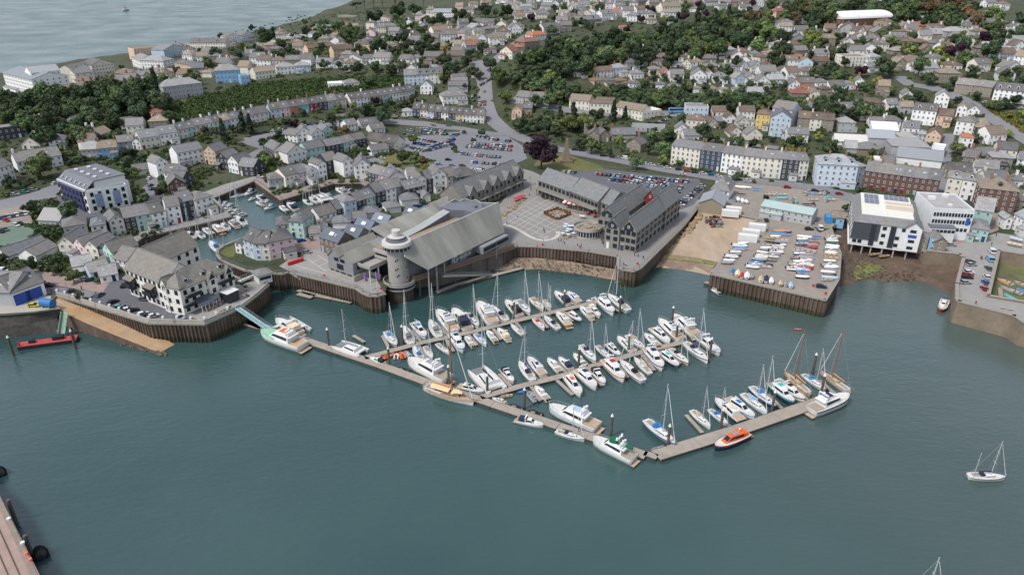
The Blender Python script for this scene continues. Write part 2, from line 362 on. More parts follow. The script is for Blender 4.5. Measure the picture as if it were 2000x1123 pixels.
# ------------------------------------------------------------------ quay walls
def pile_wall(pts, label, z0=-2.0, z1=6.0, pitch=1.1, amp=.42, rail=True, parapet=0.0, wet=1.6, cap=True):
    """corrugated sheet piling along a line of plan points, land on the left-hand side"""
    root = empty('quay_wall', (pts[0].x, pts[0].y, 0)); o = Vector((pts[0].x, pts[0].y, 0))
    mb = MB(); rows = (z0, wet, z1 - .35); line = []
    for a, b in zip(pts, pts[1:]):
        d = Vector((b.x - a.x, b.y - a.y, 0)); L = d.length; d.normalize(); n = Vector((d.y, -d.x, 0)); k = max(2, round(L/pitch))
        for i in range(k):
            for s, q in ((0, 0), (.22, 1), (.5, 1), (.72, 0)):
                line.append(a + d*(L*(i + s)/k) + n*(.05 + amp*q))
    line.append(pts[-1].copy()); i0 = 0
    for z in rows: mb.v += [(p.x - o.x, p.y - o.y, z) for p in line]
    m = len(line)
    for r in range(2):
        for i in range(m - 1): mb.f.append((r*m+i, r*m+i+1, (r+1)*m+i+1, (r+1)*m+i)); mb.m.append(1 if r == 0 else 0)
    mb.build('sheet_piling', [m_pile, m_pile_wet], root)
    cb = MB(); rb = MB(); pb = MB()
    for a, b in zip(pts, pts[1:]):
        d = Vector((b.x - a.x, b.y - a.y, 0)); L = d.length
        if L < .3: continue
        d.normalize(); n = Vector((d.y, -d.x, 0)); c = (a + b)/2 - o; rz = math.atan2(d.y, d.x)
        cb.box((c.x + n.x*.05, c.y + n.y*.05, z1 - .15), (L + .3, .9, .5), 0, rz)
        if parapet: pb.box((c.x - n.x*.1, c.y - n.y*.1, z1 + parapet/2 + .1), (L + .2, .35, parapet), 0, rz)
        if rail:
            k = max(1, int(L/2.5))
            for i in range(k + 1):
                q = a.lerp(b, i/k) - o; rb.box((q.x - n.x*.25, q.y - n.y*.25, z1 + .65), (.07, .07, 1.15), 0, rz)
            for zz in (.55, 1.15): rb.box((c.x - n.x*.25, c.y - n.y*.25, z1 + .1 + zz), (L, .06, .06), 0, rz)
    if cap: cb.build('capping_beam', m_cap, root)
    if rail: rb.build('railing', m_rail, root)
    if parapet: pb.build('parapet', m_conc, root)
    return tag(root, label, 'quay wall')
def stone_wall(pts, label, z0=-2.0, z1=6.9, th=.8):
    root = empty('harbour_wall', (pts[0].x, pts[0].y, 0)); o = Vector((pts[0].x, pts[0].y, 0)); a_, b_ = MB(), MB()
    for a, b in zip(pts, pts[1:]):
        d = Vector((b.x - a.x, b.y - a.y, 0)); L = d.length; d.normalize(); n = Vector((d.y, -d.x, 0)); c = (a + b)/2 - o; rz = math.atan2(d.y, d.x)
        a_.box((c.x, c.y, (z0 + z1)/2 - .1), (L + .5, th, z1 - z0 - .2), 0, rz); b_.box((c.x, c.y, z1), (L + .6, th + .25, .25), 0, rz)
    a_.build('masonry', m_stone, root); b_.build('coping', m_cap, root)
    return tag(root, label, 'harbour wall')
def qs(a, b):    # quay points between two photo points, in the order of the outline
    i, j = sorted((QUAY.index(a), QUAY.index(b))); return [quay_w[k] for k in range(i, j+1)][::-1]
# the outline runs right to left with land to the north, so walls are built on the reversed runs
pile_wall(qs((1622,445),(1637,545)), 'low rusty sheet piled wall along the beach side of the boat park', rail=False, amp=.2)
pile_wall(qs((1637,545),(1389,534)), 'rusty corrugated sheet piled quay along the harbour front of the boat park', rail=False, amp=.5, pitch=1.3)
pile_wall(qs((1389,534),(1478,430)), 'sheet piled edge between the boat park and the wide slipway', rail=False)
pile_wall(qs((1372,408),(1250,524)), 'long dark quay wall beside the slipway rocks', amp=.15)
pile_wall(qs((1250,524),(1207,500)), 'rounded sheet piled end of the promenade with weed at its foot', wet=2.6)
pile_wall(qs((1207,500),(985,489)), 'grey sheet piled promenade wall above the shingle strip', amp=.42, pitch=1.2)
pile_wall(qs((752,573),(695,562)), 'curved sheet piled bastion beside the round tower')
pile_wall(qs((695,562),(565,531)), 'straight sheet piled quay below the museum forecourt')
pile_wall(qs((565,531),(520,531)), 'rounded sheet piled corner at the basin entrance')
pile_wall(qs((520,531),(437,480)), 'brown curved quay wall around the lawn with pastel houses', rail=True)
pile_wall(qs((437,480),(737,377)), 'hidden quay wall behind the central pastel terrace', rail=False)
pile_wall(qs((737,377),(550,390)), 'sheet piled wall at the far end of the inner basin')
pile_wall(qs((550,390),(415,387)), 'sheet piled wall below the walkway on the north side of the inner basin')
pile_wall(qs((415,387),(450,423)), 'short return of the basin wall by the end white house', rail=False)
pile_wall(qs((450,423),(245,490)), 'sheet piled basin wall in front of the left waterside terrace')
pile_wall(qs((245,490),(520,548)), 'quay wall behind the white hotel along the basin channel', rail=False)
pile_wall(qs((520,548),(467,602)), 'sheet piled quay below the hotel terrace and kiosk', parapet=.5, rail=False)
pile_wall(qs((467,602),(112,577)), 'long sheet piled quay with white topped parapet below the hotel car park', parapet=1.0, rail=False, amp=.45)
stone_wall(qs((1868,588),(1809,494)), 'stone harbour wall between the beach and the right hand pier')
stone_wall(qs((2400,735),(1868,588)), 'rough stone outer wall of the right hand pier', z1=7.0, th=1.2)
stone_wall(qs((2000,592),(1950,492)), 'stone wall of the pier facing the small drying dock', z1=6.6)
stone_wall(qs((2400,560),(1950,492)), 'dark stone wall at the back of the small drying dock', z1=6.6)
stone_wall(qs((1809,494),(1668,462)), 'low stone wall beneath the warehouse on stilts', z1=6.2)
stone_wall(qs((1668,462),(1622,445)), 'short rubble wall between boat park and warehouse', z1=6.2)

# the inner basin is held up by a sill at its entrance
_bi, _bj = QUAY.index((450,516)), QUAY.index((383,505))
BASIN = [quay_w[k] for k in range(_bi, _bj + 1)] + [G(430, 526, 6)]
structure(cdt(BASIN, 3.3).build('basin_water', m_water))
_a, _b = G(426, 530, 6), G(456, 516, 6); _d = _b - _a
sill = MB().box((0, 0, 1.2), (_d.length + 2, .8, 4.4)).build('basin_gate', m_conc, None, ((_a.x+_b.x)/2, (_a.y+_b.y)/2, 0), math.atan2(_d.y, _d.x)); tag(sill, 'low concrete sill gate across the basin channel', 'gate')
# ------------------------------------------------------------------ slipways, beaches
def ramp(name, quadz, material, sub=8):
    """a sloping sheet through photo points with heights: rows of (px, py, z)"""
    rows = [[G(*p) for p in row] for row in quadz]; mb = MB()
    n = len(rows[0])
    for r in rows: mb.v += [p[:] for p in r]
    for i in range(len(rows)-1):
        for j in range(n-1):
            a, b, c, d = i*n+j, i*n+j+1, (i+1)*n+j+1, (i+1)*n+j; mb.f.append((a, d, c, b)); mb.m.append(0)
    return structure(mb.build(name, material))
m_slip = mat('slipway_concrete', lin('#a08a72'), .8, .2, .25, col2=lin('#b3aba2'), scale2=.06, stretch=(1, .4, 1))
m_slip2 = mat('weathered_slipway', lin('#a58258'), .8, .2, .25, col2=lin('#b0a597'), scale2=.09)
ramp('slipway', [[(1372,408,6.02),(1410,413,6.02),(1478,428,6.02)], [(1330,460,3.4),(1395,466,3.4),(1455,470,3.4)], [(1291,507,.9),(1340,512,.9),(1392,523,.9)], [(1262,540,-1.0),(1330,545,-1),(1385,556,-1)]], m_slip)
ramp('slipway_weed', [[(1297,496,1.56),(1360,503,1.56),(1402,512,1.56)], [(1291,504,1.2),(1350,511,1.2),(1396,519,1.2)]], mat('slip_weed', lin('#6c7040'), .8, .5, 1.0, col2=lin('#8f7c62'), scale2=.3, mix2=1.0))
ramp('slipway_foot', [[(1291,504,1.1),(1345,510,1.1),(1393,521,1.1)], [(1270,531,-.6),(1335,538,-.6),(1388,548,-.6)]], m_shingle)
ramp('beach', [[(985,503,1.9),(1050,504,1.9),(1120,512,1.9),(1209,527,1.9)], [(975,515,1.0),(1050,516,1.0),(1120,523,1.0),(1209,538,1.0)], [(965,528,0.05),(1050,525,.05),(1120,533,.05),(1209,548,.05)], [(960,545,-1.5),(1050,540,-1.5),(1120,550,-1.5),(1211,560,-1.5)]], m_shingle)
ramp('foreshore', [[(1622,447,3.5),(1660,432,5.2),(1720,474,4.2),(1812,495,3.6),(1880,510,3.6)], [(1640,480,2.6),(1665,478,3),(1720,498,2.6),(1800,510,2.4),(1875,523,2.6)], [(1643,520,1.2),(1680,515,1.3),(1730,520,1.2),(1800,525,1.2),(1872,545,1.2)],
    [(1640,556,.2),(1690,540,.25),(1740,545,.2),(1800,545,.2),(1868,572,.2)], [(1637,590,-1.2),(1690,580,-1.2),(1740,580,-1.2),(1800,580,-1.2),(1866,600,-1.2)]], m_mud)
ramp('algae_patch', [[(1680,508,1.56),(1694,511,1.48),(1703,513,1.44)], [(1672,520,1.2),(1695,521,1.16),(1722,520,1.24)], [(1666,534,.68),(1695,532,.72),(1716,531,.74)], [(1672,548,.16),(1686,544,.26),(1694,543,.28)]], m_algae)
ramp('dock_mud', [[(1946,500,2.6),(2010,507,2.6),(2100,520,2.6)], [(1938,540,1.0),(2000,550,1),(2100,560,1)], [(1925,592,.1),(2000,600,.1),(2100,615,.1)]], mat('green_mud', lin('#5f5c47'), .85, .35, .3, col2=lin('#6f7a35'), scale2=.05))
ramp('slipway_left', [[(84,576,5.9),(100,574,5.95),(118,576,5.95)], [(124,610,4.9),(134,600,4.9),(146,590,4.9)], [(170,632,3.9),(182,620,3.9),(196,609,3.9)], [(225,655,2.6),(238,645,2.6),(252,634,2.6)], [(300,684,.5),(316,674,.5),(330,666,.5)], [(322,694,-.5),(338,686,-.5),(352,679,-.5)]], m_slip2)
ramp('revetment', [[(-200,632,5.9),(0,616,5.9),(60,611,5.9),(118,604,5.9)], [(-200,660,3),(0,640,3),(60,632,3),(112,622,3)], [(-200,700,-.8),(0,668,-.8),(60,660,-.8),(120,655,-.8)]], m_revet)

# slipway side walls
def side_wall(a, b, za, zb, name, label, th=.5):
    p, q = G(*a, za), G(*b, zb); mb = MB(); d = (q - p); d.z = 0; d.normalize(); n = Vector((d.y, -d.x, 0))*th/2
    for s in (n, -n): mb.v += [(p + s)[:], (q + s)[:], (q.x + s.x, q.y + s.y, -2), (p.x + s.x, p.y + s.y, -2)]
    mb.f = [(0,1,2,3),(7,6,5,4),(0,4,5,1),(1,5,6,2),(3,2,6,7),(0,3,7,4)]; mb.m = [0]*6
    o = mb.build(name, m_pile); return tag(o, label, 'retaining wall')
side_wall((122,610.5), (318,692.5), 4.95, 0.05, 'slipway_wall', 'sloping brown wall on the water side of the rusty left slipway')
side_wall((1291,520), (1291,521), .5, .5, 'mooring_block', 'small concrete block at the foot of the wide slipway')

# ------------------------------------------------------------------ flat and draped ground areas
sheet('hotel_forecourt', '250,530 300,545 330,600 395,628 292,628 165,588 185,575 215,545', m_asphalt_dark, 6.0)
sheet('hotel_terrace', '395,628 465,600 498,577 521,555 500,549 440,560 330,600', m_paving, 6.0)
sheet('road_left', '-60,500 0,520 60,540 110,560 185,570 182,582 112,574 60,572 0,555 -60,540', m_asphalt, 6.0)
sheet('left_yard', '-60,556 0,560 60,574 100,578 98,592 118,602 60,609 0,613 -60,617', m_conc, 6.0, .03)
sheet('brick_lane', '60,520 130,535 215,550 200,572 110,558 40,538', m_brickpave, 6.0, .03)
sheet('west_street', '-40,385 0,392 60,378 112,358 130,366 110,385 60,400 0,410 -40,410', m_asphalt, None, .1)
sheet('dry_car_park', '-40,405 0,408 55,398 65,440 40,462 0,470 -40,470', m_yard, None, .1)
sheet('tennis_court', '-40,452 30,440 80,450 62,478 0,486 -40,486', mat('court_green', lin('#64766a'), .9, .12, .3), None, .14)
sheet('block_forecourt', '110,380 150,405 240,420 262,412 310,398 330,385 300,380 262,395 245,418 180,430 150,440 120,425', m_asphalt_dark, None, .1)
sheet('court_road', '262,345 305,340 312,370 330,395 290,400 275,375', m_asphalt, 6.0)
sheet('garage_lane', '60,490 105,475 130,490 60,520 30,510', m_asphalt, 6.0)
sheet('basin_walk', '415,386 497,352 503,343 440,360 400,375', m_paving, 6.0, .03)
sheet('basin_walk_east', '497,352 550,389 650,357 705,356 737,376 745,370 712,350 645,350 552,378 503,343', m_brickpave, 6.0, .03)
sheet('terrace_walk', '277,462 450,422 440,414 270,452 235,482 245,490', m_paving, 6.0, .03)
sheet('museum_forecourt', '565,530 695,560 722,575 750,571 735,545 700,525 655,490 640,480 600,490 575,500 545,520', m_paving, 6.0, .02)
sheet('mews_lane', '575,470 610,462 650,450 640,482 600,492 575,497', m_brickpave, 6.0, .03)
sheet('mews_lane_upper', '600,466 640,447 700,425 760,400 790,385 800,392 740,420 690,440 650,455', m_asphalt, 6.0, .02)
sheet('event_square', '985,488 1010,479 1050,480 1150,489 1206,499 1209,521 1238,528 1250,523 1335,440 1362,406 1375,395 1340,380 1200,470 1190,420 1120,395 1060,390 1050,370 1060,345 1040,335 1022,330 1005,360 980,395 955,415 975,440', m_square, 6.0, .02)
sheet('quay_car_park', '1065,350 1100,333 1180,330 1300,345 1365,350 1375,372 1355,400 1330,410 1300,395 1200,372 1110,362', m_asphalt_dark, 6.0, .05)
sheet('main_car_park', '765,250 800,240 880,246 935,250 985,262 1020,285 1030,310 985,330 925,345 900,345 860,318 800,300 760,290 740,275', m_asphalt, 6.0, .06)
sheet('rear_car_park', '845,312 905,318 1000,322 985,338 940,370 900,372 862,350', m_asphalt, 6.0, .09)
sheet('lower_lane', '690,305 725,318 800,350 815,345 740,310 700,290', m_asphalt, 6.0, .05)
sheet('grass_bank', '740,310 770,300 830,312 860,330 820,343', m_lawn, 6.0, .08)
sheet('triangle_lawn', '1042,325 1055,305 1100,300 1175,325 1180,334 1100,334', m_lawn, None, .10)
sheet('boat_park', '1389,534 1612,585 1637,545 1641,495 1622,447 1600,455 1590,445 1560,425 1480,432 1442,472', m_yard, 6.0, .02)
sheet('boat_yard', '1372,408 1478,429 1560,440 1622,447 1655,425 1664,378 1600,370 1470,355 1410,360 1380,385', m_yard, 6.0, .04)
sheet('pier_top', '1809,494 1874,500 1881,508 1868,559 1868,588 1872,594 1980,621 2000,634 2400,733 2400,652 2000,593 1930,581 1949,493 2000,499 2400,558 2400,520 1950,455 1890,470', m_paving, 6.0, .02)
sheet('pier_street', '1800,492 1890,472 1950,450 1950,420 1930,395 1885,400 1880,440 1840,470 1795,480', m_brickpave, 6.0, .05)
sheet('basin_point_lawn', '430,494 440,485 458,479 462,492 455,502 444,503', m_lawn, 6.0, .03)
def road(name, s, w, material=m_asphalt, off=.14, kerb=False):
    """a road along photo points draped on the terrain"""
    q = [T(a, b) for a, b in px_poly(s)]; L, Rr = [], []
    for i, p in enumerate(q):
        d = (q[min(i+1, len(q)-1)] - q[max(i-1, 0)]); d.z = 0; d.normalize(); n = Vector((-d.y, d.x, 0))*w/2
        L.append(p + n); Rr.append(p - n)
    poly = [Vector((p.x, p.y)) for p in L + Rr[::-1]]; mask_poly(poly)
    return structure(cdt(poly, None, off, 6.0).build(name, material))
road('main_road', '930,120 946,160 948,200 958,230 985,255 1030,275 1080,290 1130,300 1200,312 1300,332 1400,348 1500,356 1600,368 1680,392', 9.5)
road('upper_road', '946,150 955,130 985,105 1010,85 1040,62 1075,48', 8)
road('terrace_road', '760,238 830,243 900,252 960,262 985,262', 8)
road('coloured_terrace_road', '480,275 540,262 620,248 680,240 760,240', 7)
road('west_road', '480,275 520,290 480,310 460,325', 7)
road('hill_street', '1832,385 1838,350 1846,300 1852,262', 6)
road('hill_road', '1755,150 1775,165 1820,172 1880,195 1940,232 1985,262 2050,300', 8)
road('avenue', '1000,195 1100,215 1210,225 1300,222 1400,232 1500,240 1640,250', 7)
road('quay_street', '1680,392 1760,402 1830,405 1900,415 1960,425 2060,440', 6, m_brickpave)
road('back_street', '1380,270 1450,280 1520,290', 5)
# ------------------------------------------------------------------ building materials and parts
m_wall = mat('painted_render', None, .85, .10, .35, col2=None)
m_clad = mat('slate_hanging', None, .8, .2, 1.2)
m_roof = mat('slate_roof', None, .7, .28, .9, col2=lin('#80776a'), scale2=.2, mix2=.5, bump=.25, bscale=2.5)
m_roofmetal = mat('sheet_roof', None, .5, .06, .4, spec=.5)
m_brick = mat('chimney_brick', lin('#8a6a58'), .9, .2, 1.5)
m_frame = mat('window_frame', lin('#c9c9c7'), .6, .04, 1)
m_glass = mat('window_glass', lin('#23282d'), .12, .3, .25, spec=.6)
m_glassblue = mat('roof_glass', lin('#8fa6b4'), .15, .1, .5, spec=.7)
m_door = mat('door_paint', None, .5, .05, 1)
m_timber = mat('weathered_timber', lin('#7d7a76'), .85, .2, .5, stretch=(1, 1, 6), col2=lin('#686560'), scale2=.12)
WC = {'w': ('#e6e5e3', 'white'), 'c': ('#dcd6c8', 'cream'), 'y': ('#d4b86e', 'yellow'), 'b': ('#b7c5d2', 'pale blue'), 'B': ('#84add0', 'bright blue'), 'p': ('#dcc2c5', 'pink'),
      'g': ('#b3d2c9', 'mint green'), 't': ('#8b8272', 'stone'), 'k': ('#3f4349', 'dark slate-hung'), 'r': ('#6a5049', 'red brick'), 'o': ('#b97a60', 'orange'), 'n': ('#414c60', 'navy'),
      'T': ('#7fbfca', 'turquoise'), 'R': ('#8e2f43', 'crimson'), 's': ('#d2b59c', 'peach'), 'G': ('#a9aaab', 'grey'), 'l': ('#c1bed2', 'lilac')}
RC = {'s': ('#6b6c70', 'slate'), 'd': ('#4f5055', 'dark slate'), 'b': ('#66564d', 'brown tiled'), 'r': ('#8a5646', 'red tiled'), 'l': ('#8e9093', 'light grey'), 't': ('#837668', 'lichen-covered'),
      'w': ('#dddddc', 'white sheet'), 'o': ('#b0663f', 'orange tiled')}
WMESH = {}
def win_mesh(w, h, dark=False):
    k = (round(w, 1), round(h, 1), dark)
    if k not in WMESH:
        w, h, mb, t = k[0], k[1], MB(), .12 if k[0] > .7 else .09
        mb.face([(-w/2+t, -.05, t), (w/2-t, -.05, t), (w/2-t, -.05, h-t), (-w/2+t, -.05, h-t)], 1)
        for c, d in (((0, -.05, t/2), (w, .13, t)), ((0, -.05, h-t/2), (w, .13, t)), ((-w/2+t/2, -.05, h/2), (t, .13, h-2*t)), ((w/2-t/2, -.05, h/2), (t, .13, h-2*t)), ((0, -.045, h/2), (t*.7, .10, h-2*t))):
            mb.box(c, d, 0)
        WMESH[k] = mb.mesh('window', [MATS['slate_hanging'] if False else (m_frame if not dark else mat('dark_frame', lin('#2e3034'), .6)), m_glass])
    return WMESH[k]
def door_mesh():
    if 'door' not in WMESH:
        mb = MB(); mb.box((0, -.05, 1.05), (1.0, .12, 2.1), 0); mb.box((0, -.06, 2.22), (1.2, .18, .16), 1); WMESH['door'] = mb.mesh('door', [m_door, m_frame])
    return WMESH['door']
def garage_mesh(w=2.5):
    k = ('garage', w)
    if k not in WMESH:
        mb = MB(); mb.box((0, -.05, 1.05), (w, .12, 2.1), 0); WMESH[k] = mb.mesh('garage_door', [m_door])
    return WMESH[k]
def chimney_mesh(h=1.6):
    k = ('chimney', round(h, 1))
    if k not in WMESH:
        mb = MB(); mb.box((0, 0, h/2 - .6), (1.25, .7, h + 1.2), 0); mb.box((0, 0, h + .08), (1.4, .85, .16), 0)
        for x in (-.35, 0, .35): mb.tube((x, 0, h + .16), (x, 0, h + .6), .13, .11, 6, 1)
        WMESH[k] = mb.mesh('chimney', [m_brick, mat('chimney_pot', lin('#a5734f'), .9)])
    return WMESH[k]
def wall_chim():
    if 'wchim' not in WMESH:
        mb = MB(); mb.box((0, 0, .2), (1.2, .7, 2.4), 0); mb.box((0, 0, 1.48), (1.35, .85, .16), 0)
        for x in (-.3, .3): mb.tube((x, 0, 1.5), (x, 0, 1.95), .13, .11, 6, 1)
        WMESH['wchim'] = mb.mesh('chimney', [m_wall, mat('chimney_pot', lin('#a5734f'), .9)])
    return WMESH['wchim']
def dormer_mesh():
    if 'dormer' not in WMESH:
        mb = MB(); w, h, d = 1.5, 1.5, 2.0
        mb.prism([(-w/2, 0), (w/2, 0), (w/2, d), (-w/2, d)], 0, h, 0)
        mb.face([(-w/2-.2, -.25, h-.05), (0, -.25, h+.75), (0, d, h+.75), (-w/2-.2, d, h-.05)], 1); mb.face([(0, -.25, h+.75), (w/2+.2, -.25, h-.05), (w/2+.2, d, h-.05), (0, d, h+.75)], 1)
        mb.face([(-w/2, -.01, h), (w/2, -.01, h), (0, -.01, h+.6)], 0); mb.box((0, -.03, h*.55), (.95, .1, 1.0), 2)
        WMESH['dormer'] = mb.mesh('dormer', [m_wall, mat('dormer_slate', lin('#5f6065'), .75), m_glass])
    return WMESH['dormer']
def skylight_mesh():
    if 'sky' not in WMESH:
        mb = MB(); mb.box((0, 0, .03), (.8, 1.1, .12), 0); mb.box((0, 0, .10), (.62, .92, .04), 1); WMESH['sky'] = mb.mesh('skylight', [m_frame, m_glassblue])
    return WMESH['sky']

def roof_mb(w, d, e, rh, kind, o=.35):
    """roof over a w x d footprint, eaves at e"""
    mb = MB(); th = .22
    if kind == 'g':
        sl = rh/(d/2); p = [(-o, e - o*sl), (d/2, e + rh), (d + o, e - o*sl)]; x0, x1 = -.18, w + .18
        for (y0, z0), (y1, z1) in ((p[0], p[1]), (p[1], p[2])):
            a = [(x0, y0, z0+th), (x1, y0, z0+th), (x1, y1, z1+th), (x0, y1, z1+th)]; b = [(x, y, z-th) for x, y, z in a]
            mb.face(a); mb.face(b[::-1]); mb.face([b[0], b[1], a[1], a[0]]); mb.face([b[2], b[3], a[3], a[2]]); mb.face([a[1], b[1], b[2], a[2]]); mb.face([b[0], a[0], a[3], b[3]])
        mb.box((w/2, d/2, e + rh + th + .02), (w + .3, .32, .14))
    elif kind == 'p':
        sl = rh/(w/2); p = [(-o, e - o*sl), (w/2, e + rh), (w + o, e - o*sl)]; y0, y1 = -.3, d + .18
        for (xa, za), (xb, zb) in ((p[0], p[1]), (p[1], p[2])):
            a = [(xa, y0, za+th), (xb, y0, zb+th), (xb, y1, zb+th), (xa, y1, za+th)]; b = [(x, y, z-th) for x, y, z in a]
            mb.face(a); mb.face(b[::-1]); mb.face([b[0], b[1], a[1], a[0]]); mb.face([b[2], b[3], a[3], a[2]]); mb.face([a[1], b[1], b[2], a[2]]); mb.face([b[0], a[0], a[3], b[3]])
        mb.box((w/2, d/2 - .05, e + rh + th + .02), (.32, d + .4, .14))
    elif kind == 'h':
        c = [(-o, -o), (w+o, -o), (w+o, d+o), (-o, d+o)]; ze = e + .02
        if w >= d: r = [(d/2*.92, d/2), (w - d/2*.92, d/2)]
        else: r = [(w/2, w/2*.92), (w/2, d - w/2*.92)]
        if w >= d and r[0][0] >= r[1][0]: r = [(w/2 - .2, d/2), (w/2 + .2, d/2)]
        zr = e + rh; C = [(x, y, ze + th) for x, y in c]; B = [(x, y, ze) for x, y in c]; R_ = [(x, y, zr) for x, y in r]
        if w >= d: fs = [(C[0], C[1], R_[1], R_[0]), (C[2], C[3], R_[0], R_[1]), (C[1], C[2], R_[1]), (C[3], C[0], R_[0])]
        else: fs = [(C[0], C[1], R_[0]), (C[2], C[3], R_[1]), (C[1], C[2], R_[1], R_[0]), (C[3], C[0], R_[0], R_[1])]
        for f in fs: mb.face(f)
        for i in range(4): j = (i+1) % 4; mb.face([B[i], B[j], C[j], C[i]])
        mb.face(B[::-1])
    elif kind == 's':
        a = [(-.2, -o, e+th), (w+.2, -o, e+th), (w+.2, d+o, e+rh+th), (-.2, d+o, e+rh+th)]; b = [(x, y, z-th) for x, y, z in a]
        mb.face(a); mb.face(b[::-1]); mb.face([b[0], b[1], a[1], a[0]]); mb.face([b[2], b[3], a[3], a[2]]); mb.face([a[1], b[1], b[2], a[2]]); mb.face([b[0], a[0], a[3], b[3]])
    else:
        mb.box((w/2, d/2, e - .05), (w - .5, d - .5, .3))
    return mb
def wall_mb(w, d, e, rh, kind, base=2.5):
    mb = MB(); z0 = -base
    if kind == 'g':
        mb.face([(0,0,z0),(w,0,z0),(w,0,e),(0,0,e)]); mb.face([(w,d,z0),(0,d,z0),(0,d,e),(w,d,e)])
        mb.face([(w,0,z0),(w,d,z0),(w,d,e),(w,d/2,e+rh),(w,0,e)]); mb.face([(0,d,z0),(0,0,z0),(0,0,e),(0,d/2,e+rh),(0,d,e)])
    elif kind == 'p':
        mb.face([(0,0,z0),(w,0,z0),(w,0,e),(w/2,0,e+rh),(0,0,e)]); mb.face([(w,d,z0),(0,d,z0),(0,d,e),(w/2,d,e+rh),(w,d,e)])
        mb.face([(w,0,z0),(w,d,z0),(w,d,e),(w,0,e)]); mb.face([(0,d,z0),(0,0,z0),(0,0,e),(0,d,e)])
    elif kind == 's':
        mb.face([(0,0,z0),(w,0,z0),(w,0,e),(0,0,e)]); mb.face([(w,d,z0),(0,d,z0),(0,d,e+rh),(w,d,e+rh)])
        mb.face([(w,0,z0),(w,d,z0),(w,d,e+rh),(w,0,e)]); mb.face([(0,d,z0),(0,0,z0),(0,0,e),(0,d,e+rh)])
    else:
        top = e + (.55 if kind == 'f' else 0.1)
        mb.prism([(0,0),(w,0),(w,d),(0,d)], z0, top)
        if kind == 'f':
            mb.f.pop(-2); mb.m.pop(-2); t = .25; i = [(t,t),(w-t,t),(w-t,d-t),(t,d-t)]; o_ = [(0,0),(w,0),(w,d),(0,d)]
            for k in range(4):
                j = (k+1) % 4; mb.face([(*o_[k], top), (*o_[j], top), (*i[j], top), (*i[k], top)]); mb.face([(*i[k], top), (*i[j], top), (*i[j], e-.2), (*i[k], e-.2)])
    return mb
DOORS = ['#2f3d55', '#7d2530', '#d9d9d6', '#3d5a48', '#54585c', '#24324a', '#8fb0b8']
